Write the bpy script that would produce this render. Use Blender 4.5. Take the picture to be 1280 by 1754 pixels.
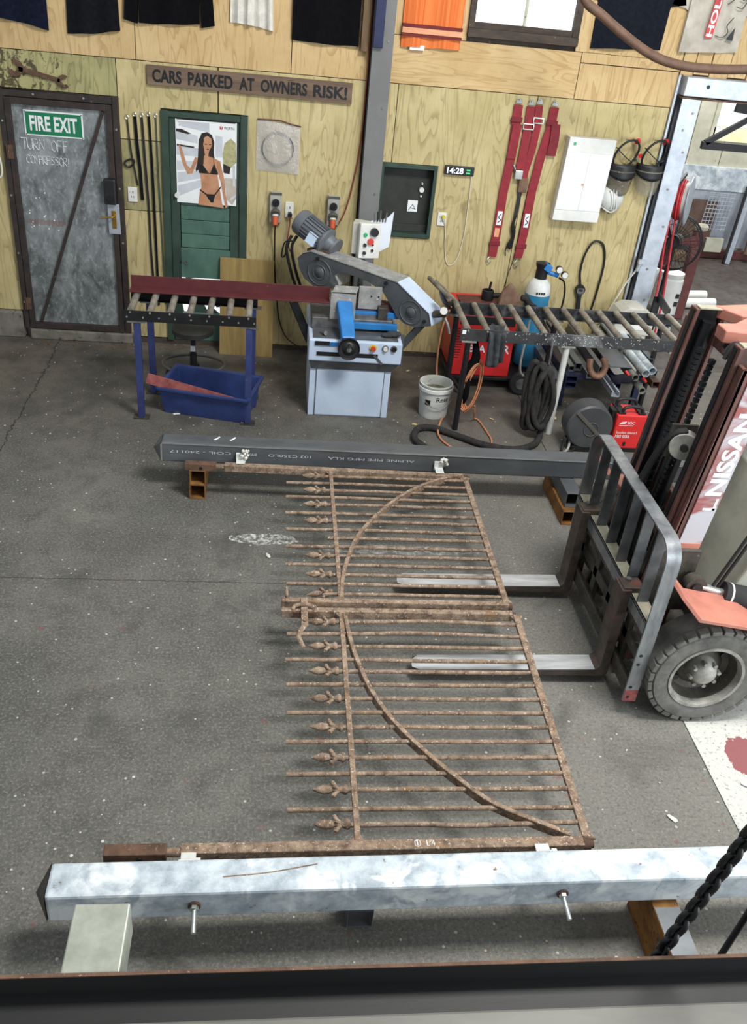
import bpy, bmesh, math, random
from mathutils import Vector, Matrix, Euler
random.seed(7)
for o in list(bpy.data.objects): bpy.data.objects.remove(o)
SC = bpy.context.scene
COL = SC.collection
PI = math.pi

# ------------------------------------------------------------------ camera
cam_d = bpy.data.cameras.new('camera'); cam = bpy.data.objects.new('camera', cam_d); COL.objects.link(cam)
YAW, PITCH, ROLL = -0.141354, 0.563878, 0.107684
Rz = Matrix.Rotation(YAW, 3, 'Z')
fwd = Vector((0, math.cos(PITCH), -math.sin(PITCH))); rt = Vector((1, 0, 0)); up = rt.cross(fwd)
r2 = math.cos(ROLL)*rt + math.sin(ROLL)*up; u2 = -math.sin(ROLL)*rt + math.cos(ROLL)*up
Rm = Matrix((Rz @ r2, Rz @ u2, -(Rz @ fwd))).transposed()
cam.matrix_world = Matrix.Translation((0, -8.2184, 3.3995)) @ Rm.to_4x4()
cam_d.sensor_fit = 'VERTICAL'; cam_d.sensor_height = 36.0; cam_d.lens = 1528.4*36.0/1754.0
cam_d.clip_start = 0.05; cam_d.clip_end = 200
SC.camera = cam

# ------------------------------------------------------------------ world, lights, exposure
W = bpy.data.worlds.new('overcast_daylight'); SC.world = W; W.use_nodes = True
bg = W.node_tree.nodes['Background']; bg.inputs[0].default_value = (0.88, 0.95, 1.0, 1); bg.inputs[1].default_value = 0.50
def area(name, loc, target, sx, sy, power, colr):
    d = bpy.data.lights.new(name, 'AREA'); d.shape = 'RECTANGLE'; d.size = sx; d.size_y = sy; d.energy = power; d.color = colr
    o = bpy.data.objects.new(name, d); COL.objects.link(o); o.location = loc
    o.rotation_euler = (Vector(target)-Vector(loc)).to_track_quat('-Z', 'Y').to_euler(); return o
sk = area('roof_skylight', (2.4, -5.4, 6.6), (2.4, -5.4, 0), 2.0, 1.3, 500, (1.0, 0.985, 0.95)); sk.rotation_euler = (0.12, 0.16, 0)
area('door_daylight', (6.2, -9.6, 2.9), (0.6, -2.0, 0.6), 4.0, 3.4, 560, (0.90, 0.96, 1.0))
area('far_bay_fill', (5.4, 2.4, 5.0), (5.6, 2.6, 0), 3.0, 2.5, 260, (1.0, 0.98, 0.95))  # added unseen lamp that brightens the next bay, not a known roof opening
SC.view_settings.view_transform = 'Standard'; SC.view_settings.look = 'None'
SC.view_settings.exposure = 0.0; SC.view_settings.gamma = 1.0; SC.view_settings.use_curve_mapping = False

# ------------------------------------------------------------------ materials
def lin(c):
    out = []
    for v in c[:3]:
        v = v/255.0
        out.append(v/12.92 if v <= 0.04045 else ((v+0.055)/1.055)**2.4)
    return (out[0], out[1], out[2], 1)
class NT:
    def __init__(s, name):
        s.m = bpy.data.materials.new(name); s.m.use_nodes = True; s.t = s.m.node_tree; s.n = s.t.nodes
        s.b = s.n['Principled BSDF']; s._co = None
    def new(s, typ, **kw):
        n = s.n.new(typ)
        for k, v in kw.items(): setattr(n, k, v)
        return n
    def lk(s, a, b): s.t.links.new(a, b)
    def co(s, stretch=(1, 1, 1), rand=True):
        tc = s.new('ShaderNodeTexCoord'); mp = s.new('ShaderNodeMapping'); mp.inputs['Scale'].default_value = stretch
        s.lk(tc.outputs['Object'], mp.inputs['Vector'])
        if rand:
            oi = s.new('ShaderNodeObjectInfo'); mu = s.new('ShaderNodeMath', operation='MULTIPLY'); mu.inputs[1].default_value = 37.0
            s.lk(oi.outputs['Random'], mu.inputs[0]); cb = s.new('ShaderNodeCombineXYZ')
            for i in range(3): s.lk(mu.outputs[0], cb.inputs[i])
            s.lk(cb.outputs[0], mp.inputs['Location'])
        return mp.outputs['Vector']
    def noise(s, vec, scale, detail=5, rough=0.6, dist=0.0):
        n = s.new('ShaderNodeTexNoise'); n.inputs['Scale'].default_value = scale; n.inputs['Detail'].default_value = detail
        n.inputs['Roughness'].default_value = rough; n.inputs['Distortion'].default_value = dist; s.lk(vec, n.inputs['Vector']); return n.outputs['Fac']
    def ramp(s, fac, p0, p1, c0=(0, 0, 0, 1), c1=(1, 1, 1, 1)):
        r = s.new('ShaderNodeValToRGB'); e = r.color_ramp.elements; e[0].position = p0; e[1].position = p1; e[0].color = c0; e[1].color = c1
        s.lk(fac, r.inputs[0]); return r.outputs[0]
    def mix(s, fac, a, b):
        n = s.new('ShaderNodeMix', data_type='RGBA')
        if isinstance(fac, (int, float)): n.inputs[0].default_value = fac
        else: s.lk(fac, n.inputs[0])
        for i, v in ((6, a), (7, b)):
            if isinstance(v, tuple): n.inputs[i].default_value = v
            else: s.lk(v, n.inputs[i])
        return n.outputs[2]
    def math(s, op, a, b=None):
        n = s.new('ShaderNodeMath', operation=op)
        for i, v in ((0, a), (1, b)):
            if v is None: continue
            if isinstance(v, (int, float)): n.inputs[i].default_value = v
            else: s.lk(v, n.inputs[i])
        return n.outputs[0]
    def bump(s, h, strength, dist=0.01):
        n = s.new('ShaderNodeBump'); n.inputs['Strength'].default_value = strength; n.inputs['Distance'].default_value = dist
        s.lk(h, n.inputs['Height']); s.lk(n.outputs[0], s.b.inputs['Normal'])
    def fin(s, colr, rough=0.6, metal=0.0, spec=None, alpha=None):
        if isinstance(colr, tuple): s.b.inputs['Base Color'].default_value = colr
        else: s.lk(colr, s.b.inputs['Base Color'])
        if isinstance(rough, (int, float)): s.b.inputs['Roughness'].default_value = rough
        else: s.lk(rough, s.b.inputs['Roughness'])
        s.b.inputs['Metallic'].default_value = metal
        if spec is not None: s.b.inputs['Specular IOR Level'].default_value = spec
        if alpha is not None: s.b.inputs['Alpha'].default_value = alpha
        return s.m
def mat(name, c1, c2=None, scale=6, rough=0.6, metal=0.0, bump=0.0, bscale=60, stretch=(1, 1, 1), c3=None, c3scale=25, c3thr=0.62, c4=None, c4scale=9, c4thr=0.6, spec=None, alpha=None, p=(0.35, 0.65)):
    t = NT(name)
    if c2 is None: c2 = tuple(min(255, v*0.86) for v in c1)
    v = t.co(stretch)
    col = t.ramp(t.noise(v, scale, 6, 0.65), p[0], p[1], lin(c1), lin(c2))
    if c4: col = t.mix(t.ramp(t.noise(v, c4scale, 4, 0.6, 0.6), c4thr, c4thr+0.1), col, lin(c4))
    if c3: col = t.mix(t.ramp(t.noise(v, c3scale, 3, 0.7), c3thr, c3thr+0.04), col, lin(c3))
    if bump: t.bump(t.noise(v, bscale, 4, 0.7), bump, 0.004)
    return t.fin(col, rough, metal, spec, alpha)
M = {}
M['rust'] = mat('rusty_iron', (164, 142, 120), (100, 80, 66), 22, 0.85, 0.05, 0.8, 140, c3=(198, 182, 164), c3scale=85, c3thr=0.60, c4=(138, 104, 72), c4thr=0.60)
M['rust_dark'] = mat('rusty_iron_dark', (112, 84, 66), (76, 56, 44), 14, 0.85, 0.1, 0.5, 120, c3=(142, 116, 96), c3scale=60, c3thr=0.64)
M['rust_orange'] = mat('orange_rusted_tube', (150, 105, 48), (96, 62, 28), 9, 0.8, 0.1, 0.3, 90, c3=(60, 40, 26), c3scale=30)
M['galv'] = mat('galvanised_steel', (206, 216, 222), (152, 164, 174), 11, 0.6, 0.08, 0.3, 60, c3=(132, 114, 96), c3scale=22, c3thr=0.68, c4=(226, 232, 234), c4scale=5, c4thr=0.52)
M['galv_clean'] = mat('galvanised_clean', (190, 196, 206), (168, 176, 186), 12, 0.45, 0.5, 0.05, 60, c3=(140, 144, 150), c3scale=40, c3thr=0.70)
M['galv_grey'] = mat('galvanised_dull', (166, 170, 158), (140, 144, 132), 14, 0.5, 0.35, 0.05, 60)
M['black_tube'] = mat('black_mill_steel', (108, 112, 116), (86, 90, 94), 5, 0.42, 0.3, 0.06, 40, c3=(104, 106, 110), c3scale=22, c3thr=0.72, stretch=(0.4, 1, 1))
M['mill_light'] = mat('mill_steel_light', (130, 134, 136), (100, 104, 106), 6, 0.42, 0.5, 0.06, 40, stretch=(0.3, 1, 1))
M['plasticwhite'] = mat('white_plastic', (228, 228, 224), (214, 214, 208), 8, 0.45)
M['whitepaint'] = mat('white_paint_worn', (222, 224, 220), (196, 198, 192), 8, 0.55, c3=(130, 124, 112), c3scale=18, c3thr=0.68)
M['offwhite'] = mat('offwhite_case', (206, 204, 194), (188, 186, 174), 6, 0.5)
M['black'] = mat('black_plastic', (30, 30, 32), (22, 22, 24), 10, 0.5)
M['blackmetal'] = mat('black_painted_steel', (34, 34, 36), (24, 24, 26), 12, 0.45, 0.2, c3=(120, 120, 120), c3scale=45, c3thr=0.73)
M['rubber'] = mat('black_rubber', (40, 40, 40), (28, 28, 29), 16, 0.8, 0, 0.2, 80)
M['cloth_black'] = mat('black_cloth', (15, 15, 17), (10, 10, 12), 30, 0.95, 0, 0.2, 220, spec=0.1)
M['cloth_charcoal'] = mat('charcoal_cloth', (24, 25, 28), (16, 17, 20), 30, 0.95, 0, 0.2, 220, spec=0.1)
M['cloth_navy'] = mat('navy_cloth', (24, 29, 46), (16, 20, 34), 30, 0.95, 0, 0.2, 220, spec=0.1)
M['cloth_ink'] = mat('ink_blue_cloth', (28, 32, 41), (21, 24, 31), 30, 0.95, 0, 0.2, 220, spec=0.1)
M['cloth_grey'] = mat('pale_grey_cloth', (222, 218, 208), (198, 194, 184), 16, 0.95, 0, 0.2, 220, c3=(150, 146, 138), c3scale=50, c3thr=0.68)
M['cloth_tee'] = mat('dusty_white_cloth', (196, 190, 178), (170, 164, 150), 8, 0.95, 0, 0.2, 220)
M['cloth_rag'] = mat('grey_rag_cloth', (70, 74, 78), (40, 42, 46), 22, 0.95, 0, 0.4, 120)
M['cloth_bluerag'] = mat('dark_blue_rag', (40, 38, 52), (26, 24, 36), 22, 0.95, 0, 0.4, 120)
M['red'] = mat('red_painted_case', (214, 44, 44), (196, 34, 36), 4, 0.45, c3=(150, 40, 40), c3scale=20, c3thr=0.72)
M['redplastic'] = mat('bright_red_plastic', (228, 52, 50), (216, 44, 44), 4, 0.45)
M['redweb'] = mat('red_webbing', (150, 42, 52), (128, 34, 44), 20, 0.8, 0, 0.3, 300)
M['redweb_dark'] = mat('dark_red_webbing', (128, 36, 46), (108, 30, 38), 20, 0.8, 0, 0.3, 300)
M['maroon'] = mat('maroon_primer_steel', (98, 44, 47), (82, 36, 40), 6, 0.55, 0.1, c3=(140, 70, 70), c3scale=30, c3thr=0.72)
M['maroon_dull'] = mat('dull_maroon_steel', (112, 62, 58), (84, 48, 46), 6, 0.65, 0.1)
M['redrust'] = mat('red_rusted_plate', (158, 92, 86), (120, 54, 56), 16, 0.75, 0.1, 0.2, 60)
M['blue'] = mat('blue_painted_steel', (56, 68, 118), (44, 54, 98), 8, 0.5, 0.1, c3=(80, 70, 120), c3scale=14, c3thr=0.66)
M['bluebin'] = mat('blue_plastic_crate', (50, 68, 124), (40, 54, 100), 7, 0.5, c3=(70, 90, 150), c3scale=24, c3thr=0.70)
M['bluesaw'] = mat('bright_blue_enamel', (46, 128, 196), (38, 112, 178), 7, 0.4)
M['bluegas'] = mat('blue_gas_cylinder', (48, 132, 172), (38, 112, 150), 7, 0.4)
M['bluedark'] = mat('dark_blue_steel', (40, 48, 84), (28, 34, 62), 7, 0.5, 0.2)
M['sawgrey'] = mat('saw_grey_enamel', (204, 220, 240), (188, 204, 226), 4, 0.42, 0.0, c3=(140, 146, 152), c3scale=16, c3thr=0.72)
M['sawdark'] = mat('saw_dark_grey', (96, 99, 101), (80, 83, 86), 7, 0.45, 0.2, c4=(122, 124, 124), c4scale=3)
M['sawtop'] = mat('saw_dusty_grey', (172, 172, 168), (138, 139, 138), 12, 0.6, 0.15, c3=(214, 214, 208), c3scale=30, c3thr=0.64)
M['motor'] = mat('motor_grey', (120, 124, 130), (102, 106, 112), 8, 0.45, 0.25)
M['silver'] = mat('worn_bright_steel', (206, 208, 208), (164, 166, 168), 10, 0.38, 0.25, 0.06, 60, stretch=(0.3, 2, 1))
M['steel'] = mat('plain_steel', (150, 150, 148), (112, 112, 112), 14, 0.4, 0.7, 0.06, 60)
M['roller'] = mat('roller_steel', (178, 172, 160), (118, 112, 102), 7, 0.5, 0.45, 0.1, 60, c3=(178, 172, 160), c3scale=30, c3thr=0.64)
M['zinc'] = mat('zinc_bolt', (206, 210, 206), (178, 182, 178), 20, 0.3, 0.8)
M['brass'] = mat('brass', (196, 160, 80), (168, 130, 58), 20, 0.3, 0.8)
M['col_grey'] = mat('grey_painted_column', (122, 123, 122), (110, 111, 110), 3, 0.55, 0.05, c3=(90, 90, 88), c3scale=12, c3thr=0.72)
M['darkframe'] = mat('dark_brown_steel_frame', (64, 54, 50), (46, 40, 38), 9, 0.6, 0.2, 0.1, 50, c3=(96, 80, 72), c3scale=24, c3thr=0.68)
M['green'] = mat('green_door_paint', (84, 118, 104), (62, 92, 82), 5, 0.6, 0, 0.1, 40, c3=(34, 48, 42), c3scale=16, c3thr=0.68, stretch=(1, 1, 0.5))
M['greendark'] = mat('dark_green_frame', (52, 74, 62), (38, 56, 47), 6, 0.65, 0, 0.1, 40, c3=(66, 80, 66), c3scale=20, c3thr=0.7)
M['greensign'] = mat('sign_green', (30, 124, 84), (28, 116, 80), 4, 0.4)
M['white'] = mat('print_white', (236, 238, 238), (228, 230, 230), 3, 0.5)
M['greypanel'] = mat('grey_chalk', (190, 192, 190), (170, 172, 170), 20, 0.9)
M['signwood'] = mat('weathered_sign_wood', (126, 106, 88), (98, 80, 66), 5, 0.85, 0, 0.4, 40, stretch=(0.25, 1, 3), c3=(76, 60, 50), c3scale=14, c3thr=0.66)
M['timber'] = mat('old_timber', (120, 98, 72), (88, 70, 52), 7, 0.85, 0, 0.3, 40, stretch=(2, 2, 0.3))
M['timberdark'] = mat('dark_timber', (82, 70, 60), (56, 48, 44), 7, 0.85, 0, 0.4, 40, stretch=(0.6, 2, 2), c3=(130, 118, 104), c3scale=20, c3thr=0.66)
M['kerb'] = mat('old_concrete_kerb', (124, 120, 110), (94, 90, 82), 8, 0.9, 0, 0.6, 40, c3=(70, 66, 60), c3scale=16, c3thr=0.62)
M['cable_black'] = mat('black_cable', (26, 26, 28), (20, 20, 22), 10, 0.55)
M['cable_orange'] = mat('orange_cable', (206, 140, 100), (188, 120, 84), 12, 0.6)
M['cable_white'] = mat('white_cable', (226, 224, 210), (214, 210, 194), 12, 0.6)
M['cable_red'] = mat('dull_red_cable', (138, 60, 50), (120, 50, 42), 12, 0.6)
M['hose_brown'] = mat('brown_hose', (112, 84, 66), (92, 68, 54), 12, 0.6)
M['hose_sleeve'] = mat('dusty_black_sleeve', (52, 50, 48), (28, 27, 27), 24, 0.9, 0, 0.6, 90)
M['hose_red'] = mat('red_hose', (196, 48, 56), (176, 40, 48), 10, 0.5)
M['grease'] = mat('black_greased_steel', (30, 32, 34), (18, 18, 20), 12, 0.35, 0.35, 0.1, 40, stretch=(2, 2, 0.3))
M['mast_red'] = mat('worn_red_mast', (116, 76, 67), (72, 51, 47), 9, 0.55, 0.15, 0.15, 60, stretch=(2, 2, 0.4), c3=(70, 62, 58), c3scale=18, c3thr=0.6)
M['plate_red'] = mat('faded_red_plate', (168, 108, 106), (150, 84, 82), 4, 0.4, 0.2, 0, 40, c4=(192, 192, 198), c4scale=3.2, c4thr=0.44)
M['orange'] = mat('faded_orange_paint', (200, 128, 108), (168, 108, 94), 5, 0.55, 0, 0.05, 40, c4=(158, 128, 114), c4scale=4, c4thr=0.56, c3=(140, 110, 96), c3scale=18, c3thr=0.7)
M['forkred'] = mat('dark_fork_steel', (96, 84, 76), (62, 54, 50), 12, 0.6, 0.3, 0.2, 60, c4=(128, 74, 66), c4scale=5, c4thr=0.62)
M['dirtysteel'] = mat('greasy_steel', (84, 80, 72), (52, 50, 46), 11, 0.55, 0.3, 0.25, 60, c3=(124, 118, 104), c3scale=30, c3thr=0.66)
M['grille'] = mat('bare_flat_bar', (150, 154, 156), (108, 112, 116), 7, 0.4, 0.5, 0.06, 40, stretch=(2, 2, 0.6), c4=(150, 118, 84), c4scale=2.6, c4thr=0.66)
M['shelf_pale'] = mat('pale_dusty_plate', (178, 174, 154), (150, 146, 126), 14, 0.7, 0.1)
M['cowl'] = mat('pale_green_grey_panel', (170, 172, 158), (148, 150, 138), 5, 0.5, 0.05, c3=(110, 110, 100), c3scale=20, c3thr=0.72)
M['tyre'] = mat('dusty_tyre', (122, 121, 115), (84, 83, 80), 9, 0.9, 0, 0.3, 60)
M['rim'] = mat('dusty_rim', (174, 172, 164), (118, 116, 110), 10, 0.6, 0.3, 0.1, 40)
M['leather'] = mat('brown_leather', (128, 102, 82), (98, 76, 60), 12, 0.85, 0, 0.3, 60)
M['copper'] = mat('brown_bent_pipe', (146, 110, 86), (112, 82, 64), 12, 0.6, 0.2)
M['yellow'] = mat('yellow_plastic', (226, 214, 60), None, 8, 0.5)
M['amber'] = mat('amber_plastic', (226, 150, 60), None, 8, 0.5)
M['btn_red'] = mat('button_red', (220, 70, 60), None, 8, 0.4)
M['btn_green'] = mat('button_green', (40, 180, 120), None, 8, 0.4)
M['plug_orange'] = mat('orange_plug', (226, 104, 56), (206, 90, 48), 8, 0.5)
M['iso_grey'] = mat('isolator_grey', (176, 174, 168), (158, 156, 150), 8, 0.5)
M['iso_dark'] = mat('isolator_dark', (92, 88, 82), (78, 74, 70), 8, 0.5)
M['paper'] = mat('white_paper', (228, 234, 244), (216, 222, 232), 4, 0.7)
M['cavity'] = mat('dark_board', (52, 54, 50), (36, 38, 36), 6, 0.7, c3=(84, 86, 82), c3scale=20, c3thr=0.72)
M['leafmat'] = mat('dry_leaf', (206, 192, 150), (170, 140, 96), 10, 0.8)
M['scrap'] = mat('white_scrap', (226, 226, 218), (200, 198, 190), 10, 0.8)
M['skin'] = mat('print_skin', (196, 146, 112), (172, 118, 86), 9, 0.6)
M['hairp'] = mat('print_dark_brown', (44, 34, 30), (30, 24, 22), 9, 0.6)
M['printblack'] = mat('print_black', (22, 22, 24), None, 9, 0.5)
M['printgrey'] = mat('print_pale_grey', (204, 208, 212), (186, 190, 196), 5, 0.6)
M['printplant'] = mat('print_olive', (150, 146, 96), (186, 182, 140), 26, 0.6)
M['printpath'] = mat('print_path', (176, 160, 144), (196, 186, 174), 8, 0.6)
M['logo_red'] = mat('logo_red', (206, 44, 48), None, 5, 0.5)
M['orangecloth'] = mat('orange_knit', (234, 134, 72), (212, 100, 44), 16, 0.95, 0, 0.3, 160, stretch=(4, 1, 0.04))
M['maroonprint'] = mat('maroon_stripe', (120, 44, 44), None, 8, 0.9)
M['peach'] = mat('peach_stripe', (240, 170, 130), None, 8, 0.9)
M['plyboard'] = mat('offcut_ply', (158, 134, 82), (128, 106, 62), 5, 0.8, 0, 0.1, 40, stretch=(3, 1, 0.35), c3=(96, 76, 46), c3scale=10, c3thr=0.70)
M['sandwaste'] = mat('swarf', (150, 146, 120), (90, 88, 70), 40, 0.9, 0, 0.8, 60)
M['brownsheet'] = mat('rust_brown_sheet', (112, 90, 78), (88, 70, 60), 6, 0.7, 0.1)
M['palewall'] = mat('pale_board_wall', (206, 204, 184), (180, 178, 158), 4, 0.8, c3=(120, 116, 100), c3scale=12, c3thr=0.70)
M['railgrey'] = mat('spattered_black_rail', (62, 64, 66), (40, 41, 43), 5, 0.5, 0.1, c4=(112, 114, 114), c4scale=3.2, c4thr=0.58, c3=(150, 152, 152), c3scale=60, c3thr=0.66)
M['slat'] = mat('dull_flat_bar', (112, 115, 116), (74, 77, 80), 7, 0.5, 0.35, 0.06, 40)
M['stoolseat'] = mat('stool_vinyl', (58, 56, 52), (44, 42, 40), 10, 0.6)
def glassy(name, colr, alpha, rough=0.15):
    t = NT(name); t.bump(t.noise(t.co(), 16, 3, 0.6, 1.5), 0.7, 0.02); return t.fin(lin(colr), rough, 0, 0.9, alpha)
M['bag'] = glassy('clear_plastic_bag', (222, 218, 214), 0.36, 0.08)
M['visor'] = glassy('smoky_visor', (112, 104, 92), 0.5, 0.12)
M['visorclear'] = glassy('clear_visor', (168, 160, 140), 0.34, 0.1)
def emit(name, colr, s):
    t = NT(name); t.b.inputs['Emission Color'].default_value = lin(colr); t.b.inputs['Emission Strength'].default_value = s
    return t.fin(lin(colr), 0.3)
M['daylight'] = emit('daylit_glass', (244, 248, 252), 1.15)
M['clockdigit'] = emit('clock_digits', (232, 240, 255), 1.6)
M['clockgreen'] = emit('clock_green_digits', (60, 200, 120), 0.8)

def floor_mat(name, painted):
    t = NT(name); tc = t.new('ShaderNodeTexCoord'); v = tc.outputs['Object']
    big = t.noise(v, 0.9, 5, 0.6, 0.4); mid = t.noise(v, 5, 8, 0.7); fine = t.noise(v, 70, 5, 0.75)
    col = t.ramp(big, 0.32, 0.68, lin((82, 82, 77)), lin((116, 115, 108)))
    col = t.mix(t.ramp(mid, 0.45, 0.75), col, lin((78, 76, 72)))
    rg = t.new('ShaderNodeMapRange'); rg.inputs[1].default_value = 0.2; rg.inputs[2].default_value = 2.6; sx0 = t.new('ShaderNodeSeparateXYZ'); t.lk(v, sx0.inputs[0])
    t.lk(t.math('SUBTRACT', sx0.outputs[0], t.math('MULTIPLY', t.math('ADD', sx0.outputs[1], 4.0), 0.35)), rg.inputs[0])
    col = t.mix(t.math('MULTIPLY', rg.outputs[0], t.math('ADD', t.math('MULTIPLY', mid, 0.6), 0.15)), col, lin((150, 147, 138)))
    col = t.mix(t.math('MULTIPLY', t.ramp(fine, 0.50, 0.66), 0.65), col, lin((156, 154, 144)))
    col = t.mix(t.math('MULTIPLY', t.ramp(t.noise(v, 55, 5, 0.8), 0.36, 0.5, (1, 1, 1, 1), (0, 0, 0, 1)), 0.6), col, lin((64, 63, 60)))
    # brown grime by the wall
    sx = t.new('ShaderNodeSeparateXYZ'); t.lk(v, sx.inputs[0])
    gr = t.new('ShaderNodeMapRange'); gr.inputs[1].default_value = -2.6; gr.inputs[2].default_value = -0.6
    t.lk(t.math('ADD', sx.outputs[1], t.math('MULTIPLY', t.math('SUBTRACT', big, 0.5), 2.2)), gr.inputs[0])
    col = t.mix(t.math('MULTIPLY', gr.outputs[0], 0.75), col, t.mix(t.ramp(mid, 0.4, 0.65), lin((98, 90, 80)), lin((66, 61, 56))))
    # dark oil stains, red paint drops, white flecks
    oil = t.noise(v, 1.7, 4, 0.6, 0.5)
    col = t.mix(t.math('MULTIPLY', t.ramp(oil, 0.56, 0.72), 0.55), col, lin((58, 57, 55)))
    mp = t.new('ShaderNodeMapping'); mp.inputs['Location'].default_value = (3.1, 7.7, 0); t.lk(v, mp.inputs[0])
    red = t.math('MULTIPLY', t.ramp(t.noise(mp.outputs[0], 11, 3, 0.5), 0.70, 0.76), 0.6)
    col = t.mix(red, col, lin((132, 74, 70)))
    wv = t.new('ShaderNodeTexVoronoi'); wv.inputs['Scale'].default_value = 6.5; t.lk(v, wv.inputs['Vector'])
    fleck = t.math('MULTIPLY', t.math('LESS_THAN', t.math('ADD', wv.outputs['Distance'], t.math('MULTIPLY', fine, 0.05)), 0.075), t.math('GREATER_THAN', t.noise(mp.outputs[0], 3.1, 2), 0.5))
    col = t.mix(fleck, col, lin((205, 203, 194)))
    wv2 = t.new('ShaderNodeTexVoronoi'); wv2.inputs['Scale'].default_value = 13; t.lk(mp.outputs[0], wv2.inputs['Vector'])
    fleck2 = t.math('LESS_THAN', t.math('ADD', wv2.outputs['Distance'], t.math('MULTIPLY', mid, 0.12)), 0.14)
    col = t.mix(fleck2, col, lin((186, 184, 176)))
    # saw-cut joint and an old crack
    def line(d, w): return t.math('LESS_THAN', t.math('ABSOLUTE', d), w)
    wob = t.math('MULTIPLY', t.math('SUBTRACT', t.noise(v, 14, 4, 0.7), 0.5), 0.035)
    j = t.math('MULTIPLY', line(t.math('ADD', t.math('ADD', sx.outputs[1], 3.757), wob), 0.0042), t.math('LESS_THAN', sx.outputs[0], 0.6))
    wob2 = t.math('MULTIPLY', t.math('SUBTRACT', t.noise(v, 3.5, 6, 0.7), 0.5), 0.22)
    k = t.math('MULTIPLY', line(t.math('ADD', t.math('ADD', sx.outputs[0], 1.975), wob2), 0.006), t.math('GREATER_THAN', sx.outputs[1], -2.6))
    col = t.mix(t.math('MULTIPLY', t.math('MAXIMUM', t.math('MULTIPLY', j, 0.75), k), 0.85), col, lin((40, 39, 37)))
    # white line paint overspray near the gate
    px_ = t.math('SUBTRACT', sx.outputs[0], -0.02); py_ = t.math('SUBTRACT', sx.outputs[1], -3.275)
    ell = t.math('ADD', t.math('POWER', t.math('DIVIDE', px_, 0.30), 2.0), t.math('POWER', t.math('DIVIDE', py_, 0.075), 2.0))
    spray = t.math('MULTIPLY', t.math('LESS_THAN', t.math('ADD', ell, t.math('MULTIPLY', mid, 1.4)), 1.35), t.ramp(t.noise(v, 30, 5, 0.7), 0.44, 0.6))
    col = t.mix(t.math('MULTIPLY', spray, 0.85), col, lin((214, 216, 214)))
    ell2 = t.math('ADD', t.math('POWER', t.math('DIVIDE', t.math('SUBTRACT', sx.outputs[0], 0.9), 0.62), 2.0), t.math('POWER', t.math('DIVIDE', t.math('ADD', sx.outputs[1], 3.36), 0.06), 2.0))
    sp2 = t.math('MULTIPLY', t.math('LESS_THAN', t.math('ADD', ell2, t.math('MULTIPLY', mid, 1.2)), 1.4), t.ramp(t.noise(v, 26, 5, 0.7), 0.45, 0.62))
    col = t.mix(t.math('MULTIPLY', sp2, 0.6), col, lin((190, 192, 190)))
    if painted:
        pm = t.math('LESS_THAN', t.math('ADD', sx.outputs[1], t.math('MULTIPLY', mid, 0.3)), -4.05)
        chip = t.ramp(t.noise(v, 42, 5, 0.75), 0.56, 0.64)
        pc = t.mix(t.math('MULTIPLY', chip, 0.75), lin((206, 206, 199)), lin((112, 109, 102)))
        re = t.math('ADD', t.math('POWER', t.math('DIVIDE', t.math('SUBTRACT', sx.outputs[0], 2.545), 0.125), 2.0), t.math('POWER', t.math('DIVIDE', t.math('ADD', sx.outputs[1], 5.17), 0.155), 2.0))
        pc = t.mix(t.math('LESS_THAN', t.math('ADD', re, t.math('MULTIPLY', t.noise(v, 22, 4), 0.9)), 1.3), pc, lin((150, 92, 94)))
        col = t.mix(pm, col, pc)
    t.bump(t.math('ADD', t.math('MULTIPLY', fine, 0.9), mid), 0.6, 0.008)
    return t.fin(col, t.math('ADD', t.math('MULTIPLY', mid, 0.25), 0.48), 0, 0.4)
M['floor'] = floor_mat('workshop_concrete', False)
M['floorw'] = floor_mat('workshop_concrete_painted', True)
def far_floor():
    t = NT('dirty_brown_floor'); tc = t.new('ShaderNodeTexCoord'); v = tc.outputs['Object']
    a = t.noise(v, 1.4, 6, 0.7, 0.4); b = t.noise(v, 9, 6, 0.7)
    col = t.ramp(a, 0.35, 0.65, lin((66, 56, 48)), lin((92, 86, 82))); col = t.mix(t.math('MULTIPLY', t.ramp(b, 0.45, 0.65), 0.6), col, lin((50, 42, 37)))
    t.bump(b, 0.4, 0.01); return t.fin(col, 0.55, 0, 0.4)
M['farfloor'] = far_floor()
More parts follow.
